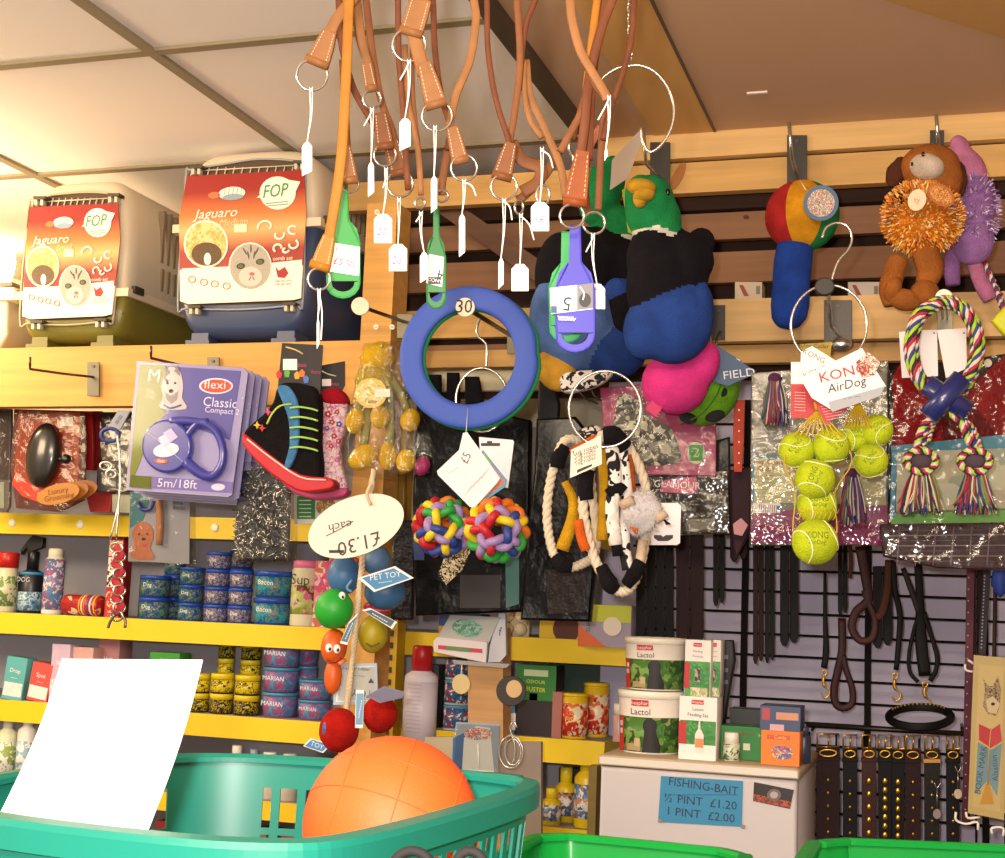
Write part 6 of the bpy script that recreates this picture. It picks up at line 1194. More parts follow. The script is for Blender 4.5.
def dbu(q, w2, Hh):
    R_(q, -w2, w2, Hh*.5, Hh, '2c7c34'); R_(q, -w2*.6, w2*.6, Hh*.84, Hh*.93, 'c8d8b0', -.0016); q.text('ODOUR', 0, Hh*.76, .010, -.0018, H('d8e048'), -2, 1.1); q.text('BUSTER', 0, Hh*.65, .0125, -.0018, H('e8e428'), -2, 1); R_(q, -w2*.3, w2*.1, Hh*.5, Hh*.6, 'e8dcd0')
carton(534, zs3, 42, 70, Yp+.01, 'green topped carton with yellow lettering on third shelf', '2c2026', dbu, .06)
carton(556, zs3, 10, 45, Yp+.005, 'slim pinkish box beside the green topped carton', 'a86c64', None, .05); carton(578, zs3, 66, 70, Yp+.14, 'dark green carton set back behind the red and yellow cans', '1c3c2c', None, .05)
carton(510, zs3, 12, 52, Yp+.01, 'slim blue and white box right of the wooden block post', '5c8cb4', dbx('e8e8ec', 'e4e0dc', '-'), .04)
artR = ('c83020', .35, 'mx', 50, ('e07830', 'c02018', 'e8d8b8'))
def foodcan(px, w, h, Y, lab, word):
    t = bottle(px, zs3, w, h, Y, lab, 'e0b820', 'e8c41c', .97, .07, .90, artR, word, 'food_can', 'can', 'red and yellow cans', 1.02, 'f0e460', (.06, .78)); return t
foodcan(571, 26, 45, Yp-.005, 'red and yellow food can with fish picture, front one of two', 'FISH'); foodcan(592, 26, 54, Yp+.06, 'taller red can with yellow lid, behind the front one', '')
bottle(617, zs3, 12, 38, Yp+.0, 'cream capped small bottle at the far right end of third shelf', 'd0a8a0', 'f0e8d8', .8, .3, .66)
for px, w, h, dy, lab in ((548, 20, 36, 0, 'smallest yellow bottle on the lowest shelf, left one'), (562, 22, 54, .05, 'middle yellow bottle with dark label on the lowest shelf'), (582, 24, 78, .0, 'tall yellow bottle with blue label on the lowest shelf')):
    bottle(px, zs4, w, h, Yp+dy, lab, 'e0c018', 'e8cc20', .5, .28, .62, (('5a8cb8' if px != 562 else '5a4c50'), .4, 'mx', 60, ('e8e4dc', '4470a0', 'd08c4c')), art_z=(.12, .55), grp='yellow bottles')
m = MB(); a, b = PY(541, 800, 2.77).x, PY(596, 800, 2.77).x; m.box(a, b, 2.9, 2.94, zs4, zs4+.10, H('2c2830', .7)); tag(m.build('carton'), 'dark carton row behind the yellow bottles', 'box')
# big white bottle with red cap in front of the shelf
fr = std(412, 2.60, PY(412, 742, 2.6).z); 
t = bottle(412, PY(412, 752, 2.6).z, 34, 105, 2.60, 'large white bottle with red conical cap and small grey print beside the post', 'e8e0ea', 'c01820', .55, .24, .70, ('dcd6e2', .4), None, capw=.62, art_z=(.1, .66))
fr = std(412, 2.60, PY(412, 752, 2.6).z); k = fr.s; m = MB(fr)
for i in range(13): m.text('------------', 0, (20+i*3.9)*k, 4*k, -.0016, H('8a8494' if i % 4 else 'b06070'), -2)
m.build('small_print', t)
m = MB(); a = PY(395, 752, 2.6).x; b = PY(432, 752, 2.6).x; z_ = PY(412, 752, 2.6).z; m.box(a, b, 2.585, 2.70, z_-.03, z_, H('b49a70', .6, 'wd')); m.box(a+.01, a+.03, 2.60, 2.64, 0, z_-.03, H('b49a70', .6, 'wd')); m.box(b-.03, b-.01, 2.60, 2.64, 0, z_-.03, H('b49a70', .6, 'wd')); tag(m.build('small_ledge'), 'small wooden ledge under the big red capped bottle', 'ledge')
# upturned card pack and cards hanging in front of the wooden post
fr = Fr(460, 640, 2.40, 8); t = thing('bowl_pack', 'grey and white card sleeve tilted above the wooden block post', 'packet', fr)
m = MB(fr); m.pl([(450, 615), (500, 617), (488, 645), (437, 638)], H('9c9c98', .4), -.004, .03, .001); m.pl([(433, 642), (437, 637), (487, 642), (486, 663), (434, 652)], H('c8c0c4', .4), -.012, .04, .001); m.build('sleeve', t)
q = MB(fr); q.ci(467, 628, 15, 9, H('5c8c78', .4, 'mx', 80, ('7ca894', '3c6c5c')), -.006, .001, 24, 0, 8); q.pl([(438, 645), (482, 649), (482, 653), (438, 649)], H('b02c3c'), -.014, .001); q.pl([(446, 646), (470, 648.4), (470, 652), (446, 649.8)], H('4c7c40'), -.0148, .001); q.build('print', t)
m = MB(fr); m.pl([(500, 610), (505, 605), (506, 655), (500, 662), (488, 662), (490, 645)], H('b4b4bc', .4), .0, .02); m.tx('f', 500, 632, 9, H('3c4c74'), -.001); m.build('side_flap', t)
m = MB(fr); m.pl([(452, 660), (510, 664), (506, 668), (454, 664)], H('8c888c', .4), -.01, .03); m.build('base_card', t)
fr = Fr(478, 730, 2.38, 8); t = thing('comb_pack', 'blue and white clear front pack hanging before the wooden block post', 'packet', fr)
m = MB(fr); m.pl([(456, 722), (500, 724), (498, 772), (452, 770)], H('8c9cb4', .4), 0, .003); m.build('card', t)
q = MB(fr); q.pl([(453, 738), (466, 732), (462, 771), (452, 770)], H('2c5c9c'), -.001, .001); q.pl([(464, 738), (476, 726), (490, 728), (494, 772), (462, 771)], H('d0d4dc', .35), -.0012, .001, 0, 0); q.ci(478, 734, 14, 6, H('c85040', .5, 'mx', 130, ('e8dcd4', '5c7c9c', 'c83838')), -.0024, .001); q.tb([(478, 744), (479, 768)], .8, H('f4f6fa', .2), False, 0, 6, None, -.003); q.build('print', t)
bag(fr, [(456, 724), (499, 726), (498, 771), (453, 769)], rough=.1, off=-.014, th=.01, par=t, name='clear_front', sc_=4, bev=.003)
fr = Fr(512, 720, 2.36, 8); t = thing('chain_collar', 'steel wire loops hanging beside the wooden block post', 'chain', fr); m = MB(fr)
for i, (cx, cy, rx, ry) in enumerate(((511, 752, 12, 16), (513, 752, 8, 13), (510, 750, 5, 15))): m.rg(cx, cy, rx, ry, .9, CHROME(), .004*i, 6, 30)
m.tb([(513, 737), (510, 728), (514, 722), (517, 728)], .9, CHROME(), False, 4, 6); m.build('wire_loops', t)
fr = Fr(512, 680, 2.42, 8); t = thing('wooden_disc', 'pale round wooden disc with dark rim behind the block post', 'disc', fr); m = MB(fr); m.ci(511, 691, 15, 15, H('2a2420', .6), .0, .006, 28, .001); m.build('rim', t); m = MB(fr); m.ci(514, 689, 8, 9, H('c8a878', .6), -.004, .004, 24, .001); m.build('face', t)
fr = Fr(485, 665, 2.4, 8); t = thing('clear_hook_tag', 'clear round tag hanging on the wooden block post', 'tag', fr); m = MB(fr); m.ci(461, 684, 9, 10, H('c4b07c', .4), 0, .003, 24); m.tb([(461, 674), (462, 664)], .5, STR, False, 0, 5); m.build('disc', t)

# ---------------------------------------------------------------- top shelf packs, below the pine beam at left
def d8(q):
    q.pl([(18, 410), (80, 412), (78, 480), (50, 502), (30, 500), (14, 480)], H('a83410', .5), -.001, .001); q.pl([(16, 470), (26, 482), (46, 492), (44, 504), (22, 496), (12, 484)], H('e83820', .35), -.0016, .001); q.tx('Palm Pan', 33, 415, 6.5, H('d8b0a0'), -.002); q.rc(61, 417, 73, 426, H('e8e0dc'), -.002, .001)
    q.tx('-----', 30, 421, 3.5, H('d8a090'), -.002)
t, fr = pack('red clear fronted pack with black oval brush on top shelf', [(14, 409), (84, 411), (86, 440), (84, 500), (60, 512), (16, 508), (10, 470)], 2.62, H('5c1210', .5), .006, detail=d8, film=.05, bev=.001, name='brush_pack', yaw=4)
m = MB(fr); m.el(43, 455, 18, 32, H('1e1a18', .28, 'gl'), -.016, 9, 4, 24, 16); br = m.build('brush_back', t); m = MB(fr); m.el(66, 459, 5, 5, H('1e1a18', .3, 'gl'), -.01, 5); m.tb([(50, 459, -.012), (66, 459, -.01)], 3, H('1e1a18', .3, 'gl'), False, 0, 8); m.build('strap_knob', t)
for i in range(3):
    fr = Fr(60+i*8, 492, 2.56+.015*i, 4); m = MB(fr); m.ci(58+i*9, 494-i*1.5, 22, 10, H(['b8761c', '9a5c18', '8c5014'][i], .45, 'wd'), 0, .002, 32, .0006, -14); 
    if i == 0: m.tx('Luxury', 58, 491, 6, H('6c3c10'), -.001, 12); m.tx('Grooming', 59, 497, 6, H('6c3c10'), -.001, 12)
    tag(m.build('wood_disc'), ['front amber oval price disc with brown writing beside the brush pack', 'middle amber oval disc half behind the front one', 'rearmost amber oval disc of the three'][i], 'disc', 'amber oval discs')
pack('grey and plum pack cut off at the left picture edge, top shelf', [(-30, 408), (11, 409), (9, 506), (6, 512), (-30, 510)], 2.64, H('6c5c64', .4), .01, detail=lambda q: (q.pl([(-28, 410), (10, 411), (8, 480), (-28, 478)], H('3c2430'), -.001, .001), q.rc(-28, 482, 4, 508, H('a8b0a4'), -.001, .001)), film=.05, bev=.001, yaw=4)
for i, (x, c_) in enumerate(((84, '8c1418'), (93, '6c1014'))): pack(['dark red pack edge right behind the brush pack', 'deepest red pack edge behind the brush pack'][i], [(x, 411), (x+8, 411), (x+9, 470), (x, 470)], 2.66+.02*i, H(c_, .4), .01, bev=.001, yaw=0)
pack('dark clear pack with chrome scissors behind the woven chain', [(100, 412), (132, 412), (128, 492), (96, 492)], 2.68, H('2c2430', .4), .008, detail=lambda q: (q.rc(101, 445, 116, 458, H('8c7c78'), -.001, .001), q.rc(98, 492-24, 116, 491, H('6c6470'), -.001, .001)), film=.12, bev=.001, yaw=4)
pack('red and cream flat pack lying at the back of the top shelf', [(84, 489), (112, 490), (110, 512), (90, 512)], 2.70, H('b83838', .4), .02, bev=.001); pack('cream flat pack beside the red one on top shelf', [(112, 494), (134, 495), (133, 513), (112, 512)], 2.70, H('c8c8a8', .4), .02, bev=.001)
fr = Fr(113, 430, 2.5, 10); t = thing('nail_clipper', 'grey printed pouch with blue ring handle hanging above the woven chain', 'clipper', fr); m = MB(fr); m.pl([(118, 410), (130, 411), (120, 430), (108, 427)], H('8890a0', .3), 0, .006, .001); m.tx('==', 119, 420, 7, H('3c4450'), -.001, 60); m.build('grip_card', t); m = MB(fr); m.rg(110, 435, 9, 6.5, 2, H('243880', .35), 0, 8, 24); m.build('ring_handle', t)
for j in range(2): m = MB(fr); m.rg(106+j*5, 466+j*8, 6-j, 4, 1.2, CHROME(), -.004, 7, 20); m.build('finger_ring', t)
# slim chrome chain lead with red woven strap
fr = Fr(120, 500, 2.3, 10); t = thing('woven_chain_lead', 'chrome chain lead woven with red strap, hanging in front of the shelves', 'dog lead', fr)
for dx in (0, 3): m = MB(fr); m.tb([(118, 436+dx, 0), (120, 470, 0), (119, 500, 0), (116-dx*2, 540, 0)], 1.1, CHROME(), False, 5, 7); m.build('steel_rod', t)
m = MB(fr)
for i in range(9):
    y = 548+i*8.5; s_ = 1 if i % 2 else -1; m.rg(118+s_*1.2, y, 6, 5, 1.1, CHROME(), -.003*s_, 7, 20, .006*s_)
m.build('chain', t)
m = MB(fr); m.tb([(118+(3.5 if i % 2 else -3.5), 546+i*8.5, -.002 if i % 2 else .002) for i in range(9)], 3.6, H('a81c30', .7), False, 4, 8, .0012); m.build('red_strap', t)
for pts in ([(115, 614), (110, 622), (108, 628)], [(121, 614), (125, 620), (125, 628)]): m = MB(fr); m.tb(pts, 1.5, H('7c746c', .3, 'mt'), False, 4, 7); m.build('end_hook', t)
# ---------------------------------------------------------------- white fridge with its notices
Yf = 2.36; zt_ = PY(700, 761, Yf).z; xa, xb = PY(600, 800, Yf).x, PY(797, 800, Yf).x
fr = Fr(0, 0, 0, origin=Vector(((xa+xb)/2, Yf, 0))); t = thing('fridge', 'white fridge with a blue FISHING BAIT notice on its door', 'fridge', fr); w2 = (xb-xa)/2
FW_ = H('c4c0c4', .4)
m = MB(); m.prism([(-w2, .02), (w2, .02), (w2, zt_-.019), (-w2, zt_-.019)], .03, .33, FW_, .006); m.build('cabinet', t)
m = MB(); m.prism([(-w2, .08), (w2, .08), (w2, zt_-.02), (-w2, zt_-.02)], -.005, .03, FW_, .008); m.build('door', t)
m = MB(); prof = [(-w2-.004, zt_-.018), (w2+.004, zt_-.018), (w2+.004, zt_-.003), (w2-.002, zt_), (-w2+.002, zt_), (-w2-.004, zt_-.003)]; m.prism(prof, -.008, .33, H('d8d4cc', .35), .004, H('b8a68c', .5)); m.build('worktop', t)
m = MB(); m.box(-w2+.01, w2-.01, 0, .03, 0, .07, H('3a3838')); m.build('plinth', t)
fq = Fr(700, 800, Yf-.0056, 0)
m = MB(fq); m.pl([(661, 776), (743, 781), (742, 827), (658, 822)], H('2f86b4', .6), -.001, .0008); 
for s_, x, y, sz, sx in (('FISHING-BAIT', 703, 786.5, 8.6, 1.0), ('½ PINT  £1.20', 700, 802, 8.6, 1.05), ('1 PINT  £2.00', 700, 815, 8.6, 1.05)): m.tx(s_, x, y, sz, H('1c2c48'), -.0016, -2 if y < 790 else 0, sx)
m.rc(664, 794.5, 738, 795.2, H('1c5c84'), -.0014, .0004); 
for (x, y) in ((660, 821), (743, 827)): m.ci(x, y, 2.4, 2, H('8c7c70'), -.003, .003, 10)
o = m.build('paper_notice'); tag(o, 'blue handwritten paper notice reading FISHING-BAIT on the fridge door', 'notice')
m = MB(fq); m.pl([(754, 782), (794, 790), (790, 809), (753, 801)], H('241c1c', .4), -.001, .0008); m.pl([(754, 794), (791, 802), (790, 808), (753, 801)], H('8c3c24', .5, 'mx', 120, ('5c2418', 'b05030')), -.0016, .0005); m.ci(774, 795, 7, 6, H('6c5c5c'), -.0022, .0005, 20); m.ci(774, 795, 4, 3.5, H('a8a0a0'), -.0028, .0005, 16); o = m.build('photo_print'); tag(o, 'small dark photograph stuck at an angle on the fridge door', 'photo')
zf = zt_+.0005
# tubs
GRA = ('4c7c34', .4, 'mx', 45, ('6c9c44', '2c4c20', '8a9a5c', '3c6c2c'))
def lactol(px, z, w, h, lab, Y):
    fr = std(px, Y, z); k = fr.s; R, Hh = w*k/2, h*k; c = (0, R, 0); t = thing('milk_powder_tub', lab, 'tub', fr, 'cream milk powder tubs')
    m = MB(fr); m.lathe([(R*.86, 0), (R*.88, Hh*.02), (R*.965, Hh*.88)], H('ece4dc', .4), 40, c); m.build('tub', t)
    m = MB(fr); m.lathe([(R*.892, Hh*.03), (R*.942, Hh*.58)], H(*GRA), 40, c)
    # red panel and dark dog figure on the band
    def onr(x0, x1, z0, z1, mat, d=.001, n=6):
        vs = []; 
        for i in range(n+1):
            x = x0+(x1-x0)*i/n
            for z_ in (z0, z1): rr = R*(.889+.0966*z_/Hh)+d; vs.append((x, R-math.sqrt(max(rr*rr-x*x, 0)), z_))
        m.add(vs, [(2*i, 2*i+2, 2*i+3, 2*i+1) for i in range(n)], H(mat, .4), True)
    onr(-R*.84, -R*.66, Hh*.02, Hh*.57, 'c42c24', .0015); onr(-R*.8, -R*.7, Hh*.30, Hh*.38, 'c8ccd8', .002); onr(-R*.8, -R*.7, Hh*.42, Hh*.5, 'c8ccd8', .002)
    vs = []; st_ = [(.03, -.06, .46), (.12, -.04, .47), (.22, -.02, .42), (.32, .0, .36), (.38, .0, .34), (.43, -.04, .36), (.49, -.03, .36), (.54, .03, .30), (.57, .10, .22)]
    for z_, xl_, xr_ in st_:
        for i in range(5): x = R*(xl_+(xr_-xl_)*i/4); rr = R*(.889+.0966*z_)+.0015; vs.append((x, R-math.sqrt(rr*rr-x*x), Hh*z_))
    m.add(vs, [(a*5+i, a*5+i+1, (a+1)*5+i+1, (a+1)*5+i) for a in range(len(st_)-1) for i in range(4)], H('100a08', .5), True); onr(-R*.55, -R*.1, Hh*.05, Hh*.16, 'a8946c', .0015); onr(-R*.3, -R*.12, Hh*.12, Hh*.25, 'c0aa84', .0018)
    if w > 85: onr(R*.45, R*.8, Hh*.62, Hh*.84, 'dcb4c0', .002)
    m.build('printed_band', t)
    m = MB(fr); vs, fs = font_mesh('beaphar'); 
    onr(-R*.42, R*.12, Hh*.755, Hh*.85, 'c0282c', .0016)
    def wrap(txt, cx, cz, sz, mat, d):
        vs, fs = font_mesh(txt); o_ = []
        for v in vs: x = cx+v.x*sz; z_ = cz+v.y*sz; rr = R*(.889+.0966*z_/Hh)+d; o_.append((x, R-math.sqrt(max(rr*rr-x*x, 0)), z_))
        m.add(o_, fs, H(mat))
    wrap('beaphar', -R*.15, Hh*.80, Hh*.09, 'f4e0dc', .0024); wrap('Lactol', -R*.12, Hh*.66, Hh*.14, '3a302c', .0022); m.build('lettering', t)
    m = MB(fr); m.lathe([(R*.97, Hh*.87), (R*1.0, Hh*.87), (R*1.0, Hh*.97), (R*.97, Hh*.99), (R*.9, Hh*.99), (R*.88, Hh*.975)], H('f2ecdc', .4), 40, c); m.build('lid', t); return Hh
h1 = lactol(643, zf, 69, 63, 'lower cream milk powder tub with dark dog picture, standing on the fridge', 2.39)
h2 = lactol(648, zf+h1, 64, 53, 'upper cream milk powder tub, stacked on the lower one', 2.395)
def dlb(tx2):
    def f(q, w2, Hh):
        R_(q, -w2*.96, w2*.96, Hh*.0, Hh*.62, ('3c8c3c', .4, 'mx', 60, ('2c7c30', '4c9c4c'))); R_(q, -w2, -w2*.6, Hh*.14, Hh*.6, 'b82828', -.0016); R_(q, -w2*.35, w2*.3, Hh*.88, Hh*.95, 'c0282c', -.0016); q.text('beaphar', 0, Hh*.915, w2*.19, -.0026, H('f0dcd8'), -2)
        q.text('Lactol' if tx2 else 'Feeding', 0, Hh*.80, w2*.24, -.0016, H('3a4a3c'), -2); q.text('Feeding Set' if tx2 else 'Formula', 0, Hh*.71, w2*.24, -.0016, H('3a4a3c'), -2)
        if tx2:
            R_(q, -w2*.97, w2*.97, Hh*.0, Hh*.24, 'ece8e4', -.0018)
            o_ = [(w2*x, Hh*z_) for x, z_ in ((-.12, .12), (.34, .12), (.34, .40), (.22, .47), (.16, .49), (.14, .60), (.10, .64), (.06, .60), (.04, .49), (-.02, .47), (-.12, .40))]; q.prism(o_, -.0032, -.0024, H('e8e0d8')); R_(q, -w2*.10, w2*.32, Hh*.2, Hh*.34, 'd88c50', -.004)
        else: R_(q, -w2*.2, w2*.2, Hh*.25, Hh*.5, ('3c2c24', .4, 'mx', 80, ('1c1814', 'a89c88')), -.0016); R_(q, -w2*.5, w2*.8, 0, Hh*.16, ('c8b090', .4, 'mx', 80, ('8cae60', 'e0d0b8')), -.0018)
    return f
t1 = carton(697, zf, 38, 62, 2.37, 'white and green feeding set box with bottle picture on the fridge', 'ece8e4', dlb(True), .06, 0); hb = 62*std(695, 2.37, zf).s
carton(697, zf, 26, 56, 2.375, 'white topped box with red side band, stacked on the feeding set box', 'e8e4de', dlb(False), .05, lvl=hb); carton(714, zf, 12, 56, 2.40, 'slim white topped box beside the stacked one, set back', 'e4dcd4', dlb(False), .04, lvl=hb+.0001)
carton(672, zf, 12, 36, 2.50, 'dark pink box edge between upper tub and the stacked box', '5c2c3c', None, .04, lvl=h1+.002)
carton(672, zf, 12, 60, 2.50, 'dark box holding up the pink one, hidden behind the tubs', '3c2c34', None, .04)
def dg(q, w2, Hh): q.text('Hamster', w2*.1, Hh*.78, .008, -.001, H('8c2c2c'), -2); R_(q, w2*.0, w2*.3, Hh*.3, Hh*.5, 'd8d8c0'); q.text('H', w2*.75, Hh*.75, .01, -.001, H('a8c8a0'), -2)
carton(743, zf, 45, 33, 2.42, 'flat dark green box beside the orange box on the fridge', '1f7c30', dg, .05)
bottle(730, zf, 17, 28, 2.385, 'small white lidded pot with pale green label before the green box', 'dcd8c8', 'f0ece0', .7, .36, .62, ('c8d4b0', .4, 'mx', 80, ('4c6c4c', 'd8dcc8')), name='small_pot', cat='pot', capw=.85, art_z=(.04, .6))
def do(q, w2, Hh): R_(q, -w2*.7, w2*.5, Hh*.75, Hh*.88, 'c8542c', -.0012); q.text('Cuttle', 0, Hh*.81, .008, -.002, H('f0c060'), -2); q.prism([(w2*.7*math.cos(a)*.8+w2*.1, Hh*.38+Hh*.2*math.sin(a)) for a in [i*PI/8 for i in range(16)]], -.0016, -.0008, H('4c6ca8', .4, 'mx', 100, ('d85c30', '3c5ca8', 'e8d060')))
carton(780, zf, 38, 34, 2.375, 'bright orange box with blue picture at the right of the fridge top', 'e87818', do, .05); ho = 34*std(780, 2.375, zf).s
def dh(q, w2, Hh): R_(q, -w2*.2, w2*.9, Hh*.45, Hh*.75, 'c88c6c'); R_(q, -w2*.9, -w2*.5, Hh*.4, Hh*.9, 'a83c4c'); R_(q, -w2*.5, w2*.2, .0, Hh*.25, 'c8a0ac')
carton(780, zf, 40, 24, 2.38, 'blue box with a hand picture, stacked on the orange box', '34486c', dh, .07, lvl=ho)
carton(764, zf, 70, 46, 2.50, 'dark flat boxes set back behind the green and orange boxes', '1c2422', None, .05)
fr = Fr(805, 740, 2.42, 0); t = thing('blue_bottle', 'dark blue translucent bottle at the fridge corner', 'bottle', fr); fr2 = std(804, 2.43, zf); m = MB(fr2)
bpy.data.objects.remove(t); bottle(803, zf, 14, 36, 2.43, 'dark slate bottle at the right corner of the fridge top', '2c3448', '3c4458', .6, .2, .7)
fr = Fr(720, 660, 2.6, 0); m = MB(fr); m.pl([(716, 640), (733, 640), (735, 660), (728, 700), (724, 730), (716, 728), (716, 690)], H('16161c', .5), 0, .02, .004, 0); 
for y in (655, 668, 680): m.rc(720, y, 728, y+4, H('6c7484'), -.001, .001)
tag(m.build('strap_pouch'), 'black spotted strap pouch hanging behind the stacked boxes', 'pouch')

# ---------------------------------------------------------------- leather leads and collars on the grid
DB, DK_, OX, BR2 = H('180e10', .6, 'lh'), H('08070a', .6, 'lh'), H('280c10', .6, 'lh'), H('4c2814', .6, 'lh')
def flatlead(label, x0, x1, y0, y1, mat, Y=2.72, name='flat_lead', pt=True, grp='folded leads hanging on the wire grid', lean=0):
    fr = Fr((x0+x1)/2, y0, Y, 6); t = thing(name, label, 'dog lead', fr, grp); n = 2 if x1-x0 > 8 else 1
    for i in range(n):
        a = x0+(x1-x0)*i/n; b = x0+(x1-x0)*(i+1)/n-.4; c = (a+b)/2; yy = y1-(i*3 if n > 1 else 0)
        m = MB(fr); m.pl([(a+lean, y0), (b+lean, y0), (b, yy-6), (c+(b-a)*.2, yy), (c-(b-a)*.2, yy), (a, yy-5)], mat, .008*i, .005, .0012); m.build('strap', t)
        if b-a > 5: m = MB(fr); [m.tb([(c+sx*(b-a)*.36+lean, y0, .008*i-.0006), (c+sx*(b-a)*.36, yy-8, .008*i-.0006)], .35, H('2c1c20', .7), False, 0, 4) for sx in (-1, 1)]; m.build('stitching', t)
    return t
for (x0, x1, y0, y1, mt, lab, Y) in [(636, 656, 540, 660, DK_, 'broad black lead hanging under the white euro slot card', 2.66), (656, 674, 545, 668, DK_, 'second black lead, just right of the first broad one', 2.68), (676, 704, 535, 646, OX, 'widest oxblood and brown lead pair left of the grid', 2.66),
    (713, 725, 530, 606, DK_, 'short slim black lead pair with pointed ends', 2.70), (730, 748, 528, 562, OX, 'shortest oxblood lead end above the grid upright', 2.70), (753, 764, 540, 664, OX, 'long oxblood lead left of its black partner', 2.7), (765, 775, 545, 663, DK_, 'long black lead beside the oxblood one', 2.72), (780, 799, 542, 646, DK_, 'dark lead pair hanging left of the lowest tennis ball', 2.7),
    (838, 848, 545, 616, DK_, 'short black lead right of the lowest tennis ball', 2.72), (970, 984, 562, 665, OX, 'oxblood strap hanging above the dog bookmark cards', 2.7), (873, 893, 566, 648, DK_, 'wide black folded lead in the centre of the grid', 2.74)]: flatlead(lab, x0, x1, y0, y1, mt, Y)
def looped(label, pts, r, mat, Y=2.72, clip=None, flat=.003, extra=()):
    fr = Fr(pts[0][0], pts[0][1], Y, 6); t = thing('looped_lead', label, 'dog lead', fr, 'looped leads on the wire grid'); m = MB(fr); m.tb(pts, r, mat, False, 6, 9, flat); m.build('strap', t)
    for e in extra: m = MB(fr); m.tb(e[0], e[1], e[2], False, 6, 9, flat); m.build('strap', t)
    if clip:
        x, y = clip; m = MB(fr); m.rg(x, y, 2.6, 3, .8, BRASS(), 0, 6, 16); m.tb([(x, y+3), (x-1, y+9), (x+1, y+14)], 1.6, BRASS(), False, 3, 7); m.build('snap_hook', t)
        m = MB(fr); m.tb([(x+1, y+13), (x+5, y+17), (x+5, y+22), (x, y+25), (x-3, y+20)], 1, BRASS(), False, 4, 6); m.build('hook_bow', t)
    return t
looped('black lead with brass snap hook left of the red handle loop', [(825, 572), (825, 610), (826, 650), (824, 668)], [1.5, 2, 3.2, 3.2], DK_, clip=(824, 673))
looped('oxblood lead ending in a big teardrop handle loop', [(842, 618), (842, 650), (838, 670), (834, 690), (836, 704), (844, 708), (852, 703), (852, 688), (846, 670), (843, 655)], [4, 4, 3.4, 3], H('341014', .5, 'lh'))
looped('red brown lead twisted in a loop above the black folded lead', [(860, 546), (866, 580), (868, 600), (856, 612), (852, 628), (860, 640), (872, 638), (875, 620), (868, 602), (864, 590)], [5, 4, 3], H('3c1614', .5, 'lh'), 2.70)
looped('tan curved strap among the black leads', [(888, 560), (887, 590), (882, 612), (876, 618)], [3, 4, 4], BR2, 2.69)
looped('black round lead with brass snap joined to the round collar', [(893, 560), (895, 590), (900, 615), (899, 640), (896, 670)], [3, 3, 3, 2.5], DK_, clip=(895, 676))
looped('black lead group hanging in long loops to the round collar', [(918, 562), (920, 600), (921, 640), (925, 676)], [4, 4, 6, 6], DK_, clip=(925, 684), extra=[([(920, 612), (914, 630), (909, 655), (910, 672), (918, 682)], [2, 2], DK_), ([(924, 612), (930, 632), (937, 655), (936, 670), (930, 681)], [2.4, 2.4], DK_), ([(903, 568), (912, 592), (920, 614)], [2.5, 3.5], H('281614', .5, 'lh'))])
looped('thin brown lead hanging just left of the red handle', [(850, 545), (851, 562), (850, 578)], 2, BR2)
looped('slim brown strap near the right edge above the bookmark cards', [(995, 562), (995, 600), (994, 668)], 2, H('301a10', .5, 'lh'))
fr = Fr(1003, 575, 2.6, 5); m = MB(fr); m.el(1000, 580, 8, 17, H('1c3c98', .6), 0, 6, 0, 14, 10, .3); tag(m.build('blue_toy'), 'royal blue moulded toy hanging at the right edge', 'dog toy')
# round collar with studs
fr = Fr(920, 715, 2.66, 6); t = thing('round_collar', 'black round studded collar hanging open from brass snaps', 'dog collar', fr); m = MB(fr); pts = [(920+31*math.cos(a), 717+10*math.sin(a), .05*math.sin(-a)) for a in [2*PI*i/40 for i in range(40)]]; m.tb(pts, 4.2, DK_, True, 0, 8, .002); m.build('band', t)
m = MB(fr)
for i in range(15): a = PI+.5+i*.14; m.ell(fr.l(920+31*math.cos(a), 714+10*math.sin(a), .05*math.sin(-a)-.004), (.0022,)*3, BRASS(), 0, 8, 6)
m.build('brass_studs', t)
# bar with buckled collars
z_ = 733; fr = Fr(880, z_, 2.70, 0); t = thing('collar_rail', 'dark rail across the grid from which the buckled collars hang', 'rail', fr); m = MB(fr); m.tube([fr.l(806, 725), fr.l(970, 734)], .005, H('3c3834', .4, 'mt'), 8); m.build('bar', t)
for x in (812, 862, 915, 962): m = MB(fr); m.tube([fr.l(x, 730), fr.l(x, 728)+Vector((0, .095, .0))], .003, H('3c3834', .4, 'mt'), 6); m.build('bracket', t)
cl = [(828, 24, 740, 833, OX, 'oxblood collar with brass eyelets, first from the fridge'), (850, 15, 741, 826, DK_, 'slim black collar, second from the fridge'), (869, 15, 741, 845, H('3c1414', .5, 'lh'), 'red brown collar with large brass plates, third from fridge'), (885, 14, 741, 858, DK_, 'black collar with gold studs in the middle left'), (898, 14, 742, 858, DK_, 'black collar with gold studs in the middle right'), (913, 16, 742, 858, OX, 'oxblood collar right of the two gold studded ones'), (932, 16, 742, 850, H('140e0c', .5, 'lh'), 'dark brown collar with amber keeper'), (953, 14, 742, 800, DK_, 'black collar nearest the dog bookmark cards')]
